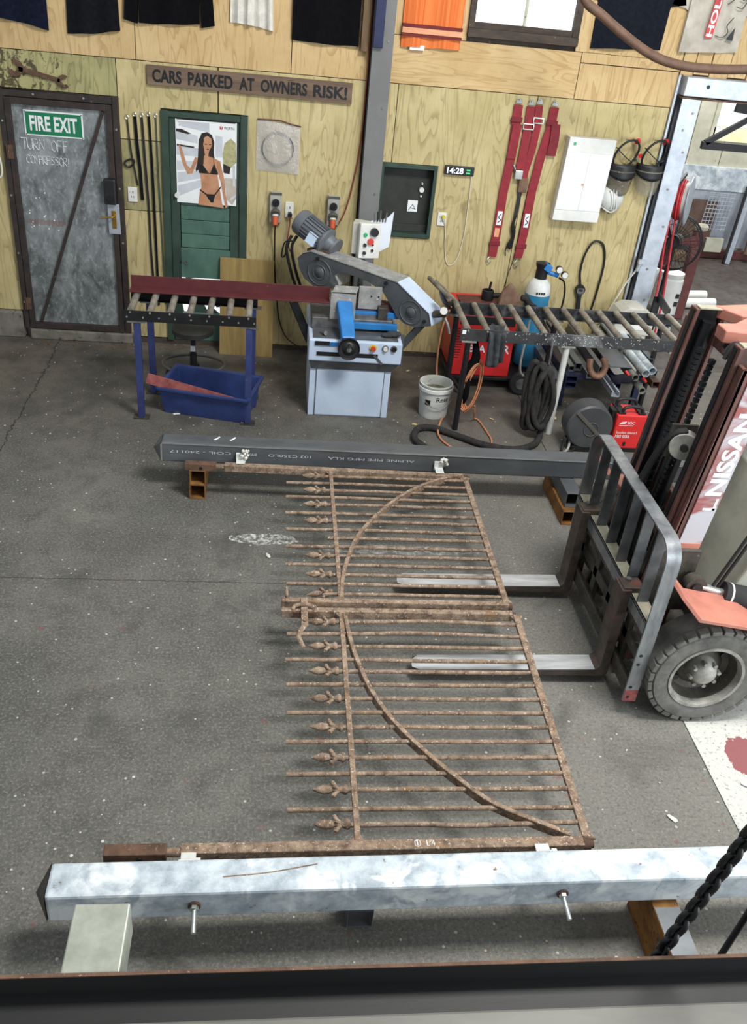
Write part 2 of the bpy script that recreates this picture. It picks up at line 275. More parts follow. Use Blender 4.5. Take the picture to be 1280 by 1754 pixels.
def ply(name, base, dark, grain, knots=0.0, rot=False, peel=False):
    t = NT(name); v = t.co((1, 1, 1) if not rot else (1, 1, 1))
    mp = t.new('ShaderNodeMapping'); mp.inputs['Scale'].default_value = (5.5, 1, 0.8) if not rot else (0.8, 1, 5.5); t.lk(v, mp.inputs[0])
    n1 = t.noise(mp.outputs[0], 1.25, 2.0, 0.45, 0.9)
    cath = t.math('FRACT', t.math('MULTIPLY', n1, 7.0))
    line_ = t.ramp(cath, 0.0, 0.35, (1, 1, 1, 1), (0, 0, 0, 1))
    blotch = t.noise(v, 2.6, 6, 0.65); fine = t.noise(mp.outputs[0], 14, 5, 0.7)
    col = t.ramp(blotch, 0.3, 0.7, lin(base), lin(dark))
    col = t.mix(t.math('MULTIPLY', line_, 0.48), col, lin(grain))
    col = t.mix(t.math('MULTIPLY', t.ramp(fine, 0.5, 0.75), 0.28), col, lin(grain))
    if knots:
        kv = t.noise(v, 3.0, 3, 0.6, 1.2); col = t.mix(t.math('MULTIPLY', t.ramp(kv, 0.66, 0.74), knots), col, lin((96, 84, 58)))
    if peel:
        tc = t.new('ShaderNodeTexCoord'); sx = t.new('ShaderNodeSeparateXYZ'); t.lk(tc.outputs['Object'], sx.inputs[0])
        pf = t.math('SUBTRACT', t.noise(v, 13, 5, 0.7, 0.8), t.math('MULTIPLY', t.math('ADD', sx.outputs[0], 0.15), 0.28))
        col = t.mix(t.math('MULTIPLY', t.ramp(pf, 0.53, 0.58), 0.85), col, lin((58, 48, 36)))
    t.bump(fine, 0.12, 0.003)
    return t.fin(col, 0.72, 0, 0.3)
M['ply_low'] = ply('weathered_ply', (204, 189, 142), (178, 162, 114), (124, 106, 66), 0.5)
M['ply_old'] = ply('stained_old_ply', (178, 168, 124), (138, 130, 92), (90, 80, 54), 0.9)
M['ply_peel'] = ply('peeling_black_stained_ply', (186, 178, 128), (150, 144, 100), (96, 86, 56), 0.6, False, True)
M['ply_up'] = ply('pine_ply', (212, 185, 138), (192, 162, 113), (156, 118, 72), 0.0)
M['ply_uph'] = ply('pine_ply_cross', (212, 185, 138), (192, 162, 113), (158, 120, 74), 0.0, True)
def sheet_mat():
    t = NT('dark_scuffed_galvanised_sheet'); v = t.co((1, 1, 0.6), False)
    a = t.noise(v, 4.5, 8, 0.72, 0.5); b = t.noise(v, 24, 6, 0.75)
    col = t.ramp(a, 0.36, 0.66, lin((92, 97, 98)), lin((168, 174, 175))); col = t.mix(t.math('MULTIPLY', t.ramp(b, 0.52, 0.68), 0.6), col, lin((200, 205, 206)))
    col = t.mix(t.math('MULTIPLY', t.ramp(t.noise(v, 3.1, 5, 0.7), 0.56, 0.72), 0.75), col, lin((62, 64, 64)))
    tc = t.new('ShaderNodeTexCoord'); sx = t.new('ShaderNodeSeparateXYZ'); t.lk(tc.outputs['Object'], sx.inputs[0])
    e = t.math('ADD', t.math('POWER', t.math('DIVIDE', t.math('ADD', sx.outputs[0], 0.19), 0.20), 4.0), t.math('POWER', t.math('DIVIDE', t.math('ADD', sx.outputs[2], 0.02), 0.035), 2.0))
    col = t.mix(t.math('MULTIPLY', t.math('LESS_THAN', t.math('ADD', e, t.math('MULTIPLY', b, 2.2)), 1.6), 0.35), col, lin((134, 62, 58)))
    return t.fin(col, 0.5, 0.35)
M['doorsheet'] = sheet_mat()

# ------------------------------------------------------------------ mesh builder
WL = {}      # world location of every object, so children can be placed in world coordinates
def V(*a): return Vector(a)
def frame(d, hint=None):
    d = Vector(d).normalized(); h = Vector(hint) if hint is not None else (Vector((0, 0, 1)) if abs(d.z) < 0.95 else Vector((1, 0, 0)))
    a = d.cross(h).normalized(); b = a.cross(d).normalized(); return d, a, b
class B:
    def __init__(s): s.v = []; s.f = []
    def add(s, vs, fs):
        n = len(s.v); s.v += [Vector(p) for p in vs]; s.f += [tuple(i+n for i in f) for f in fs]; return s
    def box(s, x0, x1, y0, y1, z0, z1):
        x0, x1 = min(x0, x1), max(x0, x1); y0, y1 = min(y0, y1), max(y0, y1); z0, z1 = min(z0, z1), max(z0, z1)
        return s.add([(x, y, z) for z in (z0, z1) for y in (y0, y1) for x in (x0, x1)],
                     [(0, 2, 3, 1), (4, 5, 7, 6), (0, 1, 5, 4), (2, 6, 7, 3), (0, 4, 6, 2), (1, 3, 7, 5)])
    def bar(s, p0, p1, w, h, hint=None, w2=None, h2=None):
        """box along p0-p1: w across, h along the hint (default up)"""
        p0, p1 = Vector(p0), Vector(p1); d, a, b = frame(p1-p0, hint); w2 = w if w2 is None else w2; h2 = h if h2 is None else h2
        vs = [p+a*i*ww/2+b*j*hh/2 for p, ww, hh in ((p0, w, h), (p1, w2, h2)) for j in (-1, 1) for i in (-1, 1)]
        return s.add(vs, [(0, 1, 3, 2), (4, 6, 7, 5), (0, 4, 5, 1), (2, 3, 7, 6), (0, 2, 6, 4), (1, 5, 7, 3)])
    def rhs(s, p0, p1, w, h, t, hint=None):
        p0, p1 = Vector(p0), Vector(p1); d, a, b = frame(p1-p0, hint); vs = []
        for p in (p0, p1):
            for k in (0, t):
                vs += [p+a*i*(w/2-k)+b*j*(h/2-k) for i, j in ((-1, -1), (1, -1), (1, 1), (-1, 1))]
        fs = []
        for i in range(4):
            j = (i+1) % 4
            fs += [(i, j, 8+j, 8+i), (4+j, 4+i, 12+i, 12+j), (j, i, 4+i, 4+j), (8+i, 8+j, 12+j, 12+i)]
        return s.add(vs, fs)
    def cyl(s, p0, p1, r, n=14, r2=None, cap=True):
        p0, p1 = Vector(p0), Vector(p1); d, a, b = frame(p1-p0); r2 = r if r2 is None else r2; vs = []
        for p, rr in ((p0, r), (p1, r2)):
            vs += [p+(a*math.cos(2*PI*i/n)+b*math.sin(2*PI*i/n))*rr for i in range(n)]
        fs = [(i, (i+1) % n, n+(i+1) % n, n+i) for i in range(n)]
        if cap: fs += [tuple(range(n))[::-1], tuple(range(n, 2*n))]
        return s.add(vs, fs)
    def pipe(s, p0, p1, r, ri, n=16):
        p0, p1 = Vector(p0), Vector(p1); d, a, b = frame(p1-p0); vs = []
        for p in (p0, p1):
            for rr in (r, ri): vs += [p+(a*math.cos(2*PI*i/n)+b*math.sin(2*PI*i/n))*rr for i in range(n)]
        fs = []
        for i in range(n):
            j = (i+1) % n; fs += [(i, j, 2*n+j, 2*n+i), (n+j, n+i, 3*n+i, 3*n+j), (j, i, n+i, n+j), (2*n+i, 2*n+j, 3*n+j, 3*n+i)]
        return s.add(vs, fs)
    def lathe(s, prof, origin, axis, n=24, cap=True):
        """prof = [(radius, distance along axis)]"""
        o = Vector(origin); d, a, b = frame(axis); vs = []; fs = []
        for r, t in prof:
            vs += [o+d*t+(a*math.cos(2*PI*i/n)+b*math.sin(2*PI*i/n))*max(r, 1e-4) for i in range(n)]
        for k in range(len(prof)-1):
            for i in range(n):
                j = (i+1) % n; fs.append((k*n+i, k*n+j, (k+1)*n+j, (k+1)*n+i))
        if cap and prof[0][0] > 1e-3 and prof[0] != prof[-1]: fs.append(tuple(range(n))[::-1])
        if cap and prof[-1][0] > 1e-3 and prof[0] != prof[-1]: m = (len(prof)-1)*n; fs.append(tuple(range(m, m+n)))
        return s.add(vs, fs)
    def tube(s, pts, r, n=8, closed=False, smooth=4, radii=None, flat=1.0):
        P = [Vector(p) for p in pts]
        if smooth > 1:
            Q = []; RR = []; m = len(P); rng = range(m if closed else m-1)
            for i in rng:
                p0 = P[(i-1) % m] if (closed or i > 0) else P[0]*2-P[1]
                p1 = P[i]; p2 = P[(i+1) % m]; p3 = P[(i+2) % m] if (closed or i+2 < m) else p2*2-p1
                for k in range(smooth):
                    t = k/smooth; Q.append(0.5*((2*p1)+(p2-p0)*t+(2*p0-5*p1+4*p2-p3)*t*t+(3*p1-p0-3*p2+p3)*t**3))
                    if radii: RR.append(radii[i]*(1-t)+radii[(i+1) % m]*t)
            if not closed:
                Q.append(P[-1])
                if radii: RR.append(radii[-1])
            P = Q
            radii = RR if radii else None
        m = len(P); vs = []; fs = []
        T = []
        for i in range(m):
            a = P[(i-1) % m] if (closed or i > 0) else P[i]; b = P[(i+1) % m] if (closed or i < m-1) else P[i]
            d = b-a; T.append(d.normalized() if d.length > 1e-9 else Vector((0, 0, 1)))
        d, na, nb = frame(T[0])
        for i in range(m):
            if i:
                na = (na-T[i]*na.dot(T[i]))
                if na.length < 1e-6: na = frame(T[i])[1]
                na.normalize()
            nb = na.cross(T[i]).normalized(); rr = radii[i] if radii else r
            vs += [P[i]+(na*math.cos(2*PI*k/n)+nb*flat*math.sin(2*PI*k/n))*rr for k in range(n)]
        for i in range(m if closed else m-1):
            j = (i+1) % m
            for k in range(n):
                l = (k+1) % n; fs.append((i*n+l, i*n+k, j*n+k, j*n+l))
        if not closed: fs += [tuple(range(n)), tuple(range((m-1)*n, m*n))[::-1]]
        return s.add(vs, fs)
    def prism(s, poly, off):
        poly = [Vector(p) for p in poly]; off = Vector(off); n = len(poly)
        nrm = Vector((0, 0, 0))
        for i in range(n): nrm += poly[i].cross(poly[(i+1) % n])
        if nrm.dot(off) > 0: poly = poly[::-1]
        vs = poly+[p+off for p in poly]
        return s.add(vs, [tuple(range(n)), tuple(range(n, 2*n))[::-1]]+[((i+1) % n, i, n+i, n+(i+1) % n) for i in range(n)])
    def strip(s, pts, wdir, w, th_dir, th):
        """flat band following pts, width w along wdir, thickness th along th_dir"""
        P = [Vector(p) for p in pts]; wd = Vector(wdir).normalized()*w/2; td = Vector(th_dir).normalized()*th
        vs = []; fs = []
        for p in P: vs += [p-wd, p+wd, p+wd+td, p-wd+td]
        for i in range(len(P)-1):
            a = 4*i
            for k in range(4): fs.append((a+k, a+(k+1) % 4, a+4+(k+1) % 4, a+4+k))
        fs += [(3, 2, 1, 0), tuple(4*(len(P)-1)+k for k in range(4))]
        return s.add(vs, fs)
    def ball(s, c, r, n=12, m=8, sc=(1, 1, 1)):
        c = Vector(c); vs = []; fs = []
        for i in range(m+1):
            th = PI*i/m
            for k in range(n):
                ph = 2*PI*k/n; vs.append(c+Vector((math.sin(th)*math.cos(ph)*sc[0], math.sin(th)*math.sin(ph)*sc[1], math.cos(th)*sc[2]))*r)
        for i in range(m):
            for k in range(n):
                l = (k+1) % n; fs.append((i*n+k, (i+1)*n+k, (i+1)*n+l, i*n+l))
        return s.add(vs, fs)
    def rot(s, ang, axis, pivot):
        R = Matrix.Rotation(ang, 3, axis); p = Vector(pivot); s.v = [R @ (q-p)+p for q in s.v]; return s
    def out(s, name, m, parent=None, smooth=None, bev=0.0, fix=True):
        me = bpy.data.meshes.new(name)
        if s.v:
            lo = Vector([min(p[i] for p in s.v) for i in range(3)]); hi = Vector([max(p[i] for p in s.v) for i in range(3)])
            c = Vector(((lo.x+hi.x)/2, (lo.y+hi.y)/2, (lo.z+hi.z)/2))
        else: c = Vector((0, 0, 0))
        me.from_pydata([tuple(p-c) for p in s.v], [], s.f)
        if fix:
            bm = bmesh.new(); bm.from_mesh(me); bmesh.ops.remove_doubles(bm, verts=bm.verts, dist=1e-6)
            bmesh.ops.recalc_face_normals(bm, faces=bm.faces); bm.to_mesh(me); bm.free()
        me.update()
        if smooth:
            for p in me.polygons: p.use_smooth = True
            me.set_sharp_from_angle(angle=math.radians(smooth))
        o = bpy.data.objects.new(name, me); COL.objects.link(o)
        me.materials.append(M[m] if isinstance(m, str) else m)
        place(o, c, parent)
        if bev:
            md = o.modifiers.new('bevel', 'BEVEL'); md.width = bev; md.segments = 2; md.limit_method = 'ANGLE'; md.angle_limit = math.radians(40)
        return o
def place(o, c, parent):
    WL[o.name] = Vector(c)
    if parent is not None:
        o.parent = parent; o.location = Vector(c)-WL[parent.name]
    else: o.location = c
def tag(o, label, cat, group=None):
    o['label'] = label; o['category'] = cat
    if group: o['group'] = group
    return o
def thing(name, label, cat, loc, group=None):
    o = bpy.data.objects.new(name, None); COL.objects.link(o); o.empty_display_size = 0.05
    place(o, Vector(loc), None); return tag(o, label, cat, group)
def struct(o, label=None, cat=None):
    o['kind'] = 'structure'
    if label: o['label'] = label
    if cat: o['category'] = cat
    return o
def sroot(name, loc, label=None, cat=None):
    o = bpy.data.objects.new(name, None); COL.objects.link(o); o.empty_display_size = 0.05
    place(o, Vector(loc), None); return struct(o, label, cat)
def dup(o, parent, c, rot=None, name=None):
    n = o.copy(); COL.objects.link(n); place(n, Vector(c), parent)
    if rot is not None: n.rotation_euler = rot
    return n
def lettering(s, m, parent, org, xd, yd, w=None, h=None, depth=0.001, bold=0.0, name='lettering', bend=None, shear=0.0):
    """flat lettering: lower-left corner org, reading along xd, letter tops towards yd"""
    cu = bpy.data.curves.new('t', 'FONT'); cu.body = s; cu.size = 1.0; cu.offset = bold; cu.extrude = 0.0; cu.shear = shear; cu.resolution_u = 4
    to = bpy.data.objects.new('t', cu); COL.objects.link(to)
    dg = bpy.context.evaluated_depsgraph_get(); me = bpy.data.meshes.new_from_object(to.evaluated_get(dg))
    vs = [v.co.copy() for v in me.vertices]; fs = [tuple(p.vertices) for p in me.polygons]
    bpy.data.objects.remove(to); bpy.data.meshes.remove(me)
    x0 = min(v.x for v in vs); x1 = max(v.x for v in vs); y0 = min(v.y for v in vs); y1 = max(v.y for v in vs)
    sy = h/(y1-y0) if h else w/(x1-x0); sx_ = w/(x1-x0) if w else sy
    xd = Vector(xd).normalized(); yd = Vector(yd).normalized(); nd = xd.cross(yd); o = Vector(org)
    b = B(); pts = [o+xd*(v.x-x0)*sx_+yd*(v.y-y0)*sy+nd*depth for v in vs]
    if bend: pts = [bend(p) for p in pts]
    b.add(pts, fs); return b.out(name, m, parent, fix=False)
GLYPH = {'T': [[(0, 1), (.8, 1)], [(.4, 1), (.42, 0)]], 'U': [[(0, 1), (.05, .2), (.3, 0), (.6, .15), (.65, 1)]], 'R': [[(0, 0), (.02, 1), (.5, .95), (.55, .6), (.05, .5), (.6, 0)]],
         'N': [[(0, 0), (.02, 1), (.6, 0), (.62, 1)]], 'O': [[(.35, 1), (.02, .7), (.05, .2), (.35, 0), (.65, .25), (.62, .75), (.35, 1)]], 'F': [[(0, 0), (.02, 1), (.55, 1)], [(.02, .55), (.45, .55)]],
         'C': [[(.6, .85), (.3, 1), (.02, .6), (.05, .2), (.35, 0), (.62, .15)]], 'M': [[(0, 0), (.05, 1), (.35, .4), (.65, 1), (.72, 0)]], 'P': [[(0, 0), (.02, 1), (.5, .92), (.5, .55), (.02, .5)]],
         'E': [[(.55, 1), (0, 1), (0, 0), (.58, 0)], [(0, .52), (.45, .52)]], 'S': [[(.55, .9), (.25, 1), (.05, .75), (.5, .4), (.45, .08), (.02, .08)]], '!': [[(.2, 1), (.15, .3)], [(.13, .08), (.15, 0)]], ' ': [],
         '1': [[(.1, .8), (.3, 1), (.3, 0)]], 'L': [[(.05, 1), (.05, 0), (.5, 0)]], '4': [[(.45, 0), (.45, 1), (0, .35), (.6, .35)]], 'o': [[(.5, 1.1), (0, .8), (0, .2), (.5, -.1), (1, .2), (1, .8), (.5, 1.1)]]}
def chalk(s, org, xd, yd, h, adv, r, b):
    xd = Vector(xd); yd = Vector(yd); o = Vector(org); x = 0
    for ch in s:
        for st in GLYPH[ch]: b.tube([o+xd*(x+px*h*0.75)+yd*(py*h) for px, py in st], r, 4, smooth=1, flat=0.5)
        x += adv
    return b
# ================================================================== STRUCTURE
# floor slabs
floor = sroot('floor', (0, -4, 0))
def world_space(o):
    """move the origin to the world origin so the floor texture uses metres in the place"""
    me = o.data; off = WL[o.name]
    for v in me.vertices: v.co += off
    WL[o.name] = Vector((0, 0, 0)); o.location = -WL[o.parent.name]
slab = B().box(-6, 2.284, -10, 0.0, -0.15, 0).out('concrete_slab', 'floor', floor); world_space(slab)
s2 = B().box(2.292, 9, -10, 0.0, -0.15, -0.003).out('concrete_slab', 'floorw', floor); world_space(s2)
s3 = B().box(-6, 9, 0.0, 6, -0.15, -0.004).out('far_room_slab', 'farfloor', floor); world_space(s3)
md_deck = B().box(-4, 5, -10.5, -7.62, 1.55, 1.70).out('mezzanine_deck', 'timberdark', floor)
s4 = B().box(-6, 9, -10, 6, -0.25, -0.16).out('subfloor', 'rubber', floor)

# back wall: studs behind, plywood sheets in front
wall = sroot('wall_back', (0, 0.05, 0))
wb = B()
for a in ((-4, -2.29, 0, 3.9), (-2.29, -1.32, 2.15, 3.9), (-1.32, -0.99, 0, 3.9), (-0.99, -0.26, 2.085, 3.9), (-0.26, 0.875, 0, 3.9), (0.875, 1.41, 0, 1.165), (0.875, 1.41, 1.80, 3.9),
          (1.41, 1.52, 0, 3.9), (1.52, 2.445, 0, 2.83), (1.52, 2.445, 3.75, 3.9), (2.445, 3.40, 0, 3.9), (3.40, 6.5, 2.70, 3.9)):
    wb.box(a[0], a[1], 0.02, 0.12, a[2], a[3])
wb.out('framing', 'timberdark', wall)
def sheet(poly, m):
    B().prism([(x, 0.0, z) for x, z in poly], (0, 0.018, 0)).out('plywood_sheet', m, wall, bev=0.0015)
def R4(x0, x1, z0, z1): return [(x0, z0), (x1, z0), (x1, z1), (x0, z1)]
sheet(R4(-4, -2.295, 0.255, 2.43), 'ply_low')
sheet(R4(-2.29, -1.337, 2.15, 2.432), 'ply_peel')
sheet([(-1.33, 1.825), (-.988, 1.825), (-.988, 2.088), (-.515, 2.088), (-.515, 2.432), (-1.33, 2.432)], 'ply_low')
sheet(R4(-1.33, -.988, 1.238, 1.818), 'ply_old')
sheet(R4(-1.33, -.988, 0.06, 1.231), 'ply_low')
sheet([(-.505, 2.088), (-.258, 2.088), (-.258, 0.05), (.72, 0.05), (.72, 2.432), (-.505, 2.432)], 'ply_low')
sheet(R4(.86, .99, 1.803, 2.432), 'ply_low')
sheet([(.86, .05), (2.20, .05), (2.20, 2.432), (.996, 2.432), (.996, 1.803), (1.413, 1.803), (1.413, 1.162), (.86, 1.162)], 'ply_low')
sheet(R4(2.206, 3.385, .05, 2.432), 'ply_low')
sheet(R4(-4, -1.172, 2.438, 3.85), 'ply_up')
sheet(R4(-1.166, .083, 2.438, 3.85), 'ply_up')
sheet(R4(.089, .72, 2.438, 3.85), 'ply_up')
sheet(R4(.86, 2.512, 2.438, 2.795), 'ply_uph')
sheet(R4(.86, 1.515, 2.80, 3.85), 'ply_up')
sheet(R4(2.518, 3.39, 2.438, 2.715), 'ply_up')
sheet(R4(2.45, 3.395, 2.80, 3.85), 'ply_up')
sheet(R4(2.518, 3.395, 2.722, 2.797), 'ply_up')
for i, x in enumerate((3.405, 3.52, 3.66, 3.83, 4.0, 4.2, 4.5, 5.0)):
    xe = (3.515, 3.652, 3.822, 3.99, 4.19, 4.49, 4.99, 5.6)[i]
    B().box(x, xe, -0.004*(i % 3), 0.018, 2.70+0.012*(i % 2), 3.85).out('board', 'ply_up', wall, bev=0.002)
kb = B().box(-4, -2.30, -0.05, 0.06, 0, 0.25).out('kerb', 'kerb', wall, bev=0.012)
B().box(-2.24, -1.31, -0.07, 0.06, 0, 0.095).out('door_step', 'kerb', wall, bev=0.012)
B().box(-1.30, 3.38, -0.004, 0.06, 0, 0.05).out('bottom_plate', 'timberdark', wall)

# door_1: fire exit
d1 = sroot('door_1', (-1.8, -0.02, 0.1), 'dark steel framed fire exit door clad in scuffed grey sheet with diagonal brace', 'door')
fb = B(); fb.box(-2.29, -2.245, -0.045, 0.05, 0.1, 2.146).box(-1.375, -1.325, -0.045, 0.05, 0.1, 2.146).box(-2.245, -1.375, -0.045, 0.05, 2.092, 2.146)
fb.out('door_frame', 'darkframe', d1, bev=0.003)
for a in ((-2.238, -2.192, .105, 2.086), (-1.428, -1.382, .105, 2.086)): B().box(a[0], a[1], -0.055, 0.0, a[2], a[3]).out('leaf_stile', 'darkframe', d1, bev=0.003)
for a in ((.105, .16), (2.036, 2.086)): B().box(-2.192, -1.428, -0.055, 0.0, a[0], a[1]).out('leaf_rail', 'darkframe', d1, bev=0.003)
B().box(-2.195, -1.425, -0.02, -0.012, 0.155, 2.04).out('leaf_sheet', 'doorsheet', d1)
B().bar((-2.135, -0.032, 0.17), (-1.455, -0.032, 2.03), 0.026, 0.03, (0, -1, 0)).out('brace', 'darkframe', d1, bev=0.002)
for z in (1.66, .34):
    hb = B(); hb.box(-2.262, -2.205, -0.062, -0.05, z-.055, z+.055); hb.cyl((-2.242, -.064, z-.055), (-2.242, -.064, z+.055), .009, 10); hb.out('hinge', 'rust_dark', d1, smooth=40)
for x, z in ((-2.268, 1.9), (-2.268, 1.3), (-2.268, .8), (-2.268, .35), (-1.35, 1.9), (-1.35, 1.42), (-1.35, .95), (-2.0, 2.12), (-1.6, 2.12)):
    B().cyl((x, -.045, z), (x, -.053, z), .009, 8).out('bolt', 'zinc', d1)
lk = B().box(-1.478, -1.376, -0.115, -0.05, 1.293, 1.508).out('keypad_lock', 'black', d1, bev=0.012)
B().cyl((-1.428, -.115, 1.345), (-1.428, -.128, 1.345), .026, 16).out('lock_knob', 'blackmetal', lk, smooth=40)
B().box(-1.462, -1.362, -0.064, -0.05, 1.03, 1.29).out('lock_plate', 'galv_clean', d1, bev=0.002)
h = B().box(-1.43, -1.392, -.072, -.062, 1.08, 1.235).out('handle_plate', 'brass', d1, bev=0.004)
B().tube([(-1.411, -.07, 1.19), (-1.411, -.11, 1.19), (-1.44, -.118, 1.188), (-1.52, -.115, 1.18)], .008, 8).out('lever_handle', 'brass', h, smooth=50)
cb_ = B(); chalk('TURN OFF', (-2.145, -.0215, 1.685), (1, 0, -.02), (0, 0, 1), .088, .049, .0055, cb_); cb_.out('chalk_writing', 'white', d1)
cb_ = B(); chalk('COMPRESSOR!', (-2.115, -.0215, 1.572), (1, 0, -.02), (0, 0, 1), .068, .0335, .0048, cb_); cb_.out('chalk_writing', 'white', d1)
sp = [(random.uniform(-2.15, -1.9), random.uniform(1.0, 1.35)) for _ in range(14)]
for x, z in sp: B().cyl((x, -.02, z), (x, -.0225, z), random.uniform(.004, .008), 8).out('white_spot', 'white', d1)

# door_2: old green door
d2 = sroot('door_2', (-0.62, -0.01, 0), 'old green panelled timber door with broken lower half behind the roller stand', 'door')
gb = B(); gb.box(-.985, -.925, -0.03, 0.05, .05, 2.08).box(-.322, -.263, -0.03, 0.05, .05, 2.08).box(-.925, -.322, -0.03, 0.05, 2.03, 2.08)
gb.out('door_frame', 'greendark', d2, bev=0.003)
for a in ((-.92, -.845), (-.405, -.327)): B().box(a[0], a[1], -0.012, 0.03, .05, 2.025).out('door_stile', 'greendark', d2, bev=0.003)
B().box(-.845, -.405, -0.012, 0.03, .66, .93).out('lock_rail', 'green', d2, bev=0.003)
B().box(-.845, -.405, -0.012, 0.03, 1.93, 2.025).out('top_rail', 'greendark', d2, bev=0.003)
for i in range(8): B().box(-.84, -.41, 0.004-.002*(i % 2), 0.02, .935+.1245*i, 1.055+.1245*i).out('door_board', 'green', d2, bev=0.004)
B().box(-.845, -.405, 0.022, 0.034, .05, 1.95).out('backing', 'greendark', d2)
B().box(-.42, -.40, -0.012, 0.03, .05, .66).out('broken_edge', 'green', d2)
day = B(); day.prism([(-.86, .004, .70), (-.80, .004, .64), (-.70, .004, .66), (-.50, .004, .67), (-.42, .004, .64), (-.41, .004, .34), (-.5, .004, .325), (-.56, .004, .38), (-.62, .004, .36), (-.66, .004, .44), (-.74, .004, .40), (-.77, .004, .33), (-.83, .004, .33), (-.86, .004, .5)], (0, .006, 0))
day.out('daylight_gap', 'daylight', d2)
for poly in ([(-.62, .0, .60), (-.52, .0, .58), (-.47, .0, .50), (-.56, .0, .47)], [(-.55, 0, .44), (-.44, 0, .46), (-.45, 0, .40), (-.53, 0, .39)], [(-.79, 0, .62), (-.74, 0, .61), (-.75, 0, .40), (-.80, 0, .42)]):
    B().prism([(p[0], -.012, p[2]) for p in poly], (0, .012, 0)).out('splinter', 'timberdark', d2)
B().box(-.845, -.405, -0.008, 0.02, .05, .32).out('lower_board', 'green', d2, bev=.004)
B().cyl((-.865, -.012, 1.40), (-.865, -.05, 1.40), .02, 14).out('white_knob', 'plasticwhite', d2, smooth=40)
B().pipe((-.80, -.012, .80), (-.80, -.02, .80), .018, .008, 14).out('keyhole_ring', 'steel', d2, smooth=40)
B().cyl((-.85, -.012, .80), (-.85, -.016, .80), .012, 10).out('lock_hole', 'black', d2)

# window_1
w1 = sroot('window_1', (1.98, 0, 2.83), 'weathered timber window with two bright daylit panes above the orange jersey end', 'window')
B().box(1.515, 2.45, -0.045, 0.1, 2.835, 2.90).out('window_sill', 'timberdark', w1, bev=.004)
for a in ((1.515, 1.565), (2.395, 2.45)): B().box(a[0], a[1], -0.03, 0.1, 2.90, 3.75).out('window_jamb', 'timberdark', w1, bev=.004)
B().box(1.565, 2.395, -0.02, 0.1, 2.90, 2.945).out('bottom_rail', 'timberdark', w1, bev=.003)
B().box(1.565, 2.395, -0.03, 0.1, 3.70, 3.75).out('top_rail', 'timberdark', w1, bev=.003)
B().box(1.975, 1.993, -0.01, 0.06, 2.945, 3.70).out('mullion', 'palewall', w1, bev=.002)
for a in ((1.566, 1.974), (1.994, 2.394)): B().box(a[0], a[1], 0.03, 0.036, 2.945, 3.70).out('pane', 'daylight', w1)

# trim_1 grey steel column; trim_2 galvanised portal
t1 = sroot('trim_1', (0.79, -.05, 0), 'tall grey painted steel column between the plywood sheets', 'column')
B().box(.735, .905, -.115, -.10, 0, 3.85).out('column_flange', 'col_grey', t1, bev=.003)
B().box(.735, .905, -.012, .0, 0, 3.85).out('column_flange', 'col_grey', t1)
B().box(.808, .818, -.10, -.012, 0, 3.85).out('column_web', 'col_grey', t1)
for z in (2.25, 1.55, 2.75): B().cyl((.86, -.115, z), (.86, -.121, z), .009, 8).out('screw', 'steel', t1)
t2 = sroot('trim_2', (3.5, 0, 0), 'galvanised steel portal framing the opening to the next bay', 'door frame')
B().box(3.435, 3.605, -.11, -.098, 0, 2.535).out('post_flange', 'galv_clean', t2, bev=.003)
B().box(3.435, 3.605, .05, .062, 0, 2.535).out('post_flange', 'galv_clean', t2)
B().box(3.513, 3.523, -.098, .05, 0, 2.535).out('post_web', 'galv_clean', t2)
B().box(3.39, 3.408, -.03, .06, 0, 2.70).out('edge_strip', 'galv_clean', t2)
B().box(3.408, 3.434, -.02, .05, 0, 2.55).out('rubber_edge', 'black', t2)
B().box(3.43, 6.4, -.12, .06, 2.55, 2.70).out('lintel_beam', 'galv_clean', t2, bev=.006)
B().box(3.43, 6.4, -.11, .10, 2.528, 2.542).out('lintel_plate', 'rust_dark', t2)
for i, z in enumerate((2.42, 2.28, 2.1, 1.78, 1.45, 1.05, .75)): B().cyl((3.56-.05*(i % 2), -.11, z), (3.56-.05*(i % 2), -.117, z), .011, 8).out('bolt', 'steel', t2)
B().cyl((3.63, -.12, 2.635), (3.63, -.124, 2.635), .016, 10).out('bolt_hole', 'black', t2)

# next bay behind the opening
wf = sroot('wall_far', (6, 4.4, 0))
B().box(2.5, 9, 4.42, 4.5, 0, 3.6).out('backing', 'palewall', wf)
xs = [4.6, 5.30, 5.62, 6.1, 6.6, 7.2]
for i in range(5): B().box(xs[i], xs[i+1]-.012, 4.395, 4.42, 1.22, 3.2).out('wall_board', 'palewall', wf, bev=.003)
B().box(4.5, 7.4, 4.36, 4.395, .92, 1.235).out('metal_sheet', 'galv', wf, bev=.003)
B().box(4.5, 7.4, 4.37, 4.395, .14, .915).out('metal_sheet', 'galv_clean', wf, bev=.003)
B().box(4.5, 8, 4.28, 4.36, 0.0, .11).out('bottom_channel', 'maroon_dull', wf, bev=.004)
w2 = sroot('window_2', (6.3, 4.37, 1.65), 'bright louvred window low in the far wall of the next bay', 'window')
B().box(5.90, 7.3, 4.375, 4.395, 1.76, 2.6).out('pane', 'daylight', w2)
B().box(5.84, 5.90, 4.36, 4.395, 1.60, 2.6).out('window_jamb', 'palewall', w2)
B().box(5.88, 7.3, 4.36, 4.395, 1.57, 1.74).out('pale_yellow_panel', mat('pale_yellow_panel', (250, 240, 176), (250, 250, 240), 2, .5), w2)

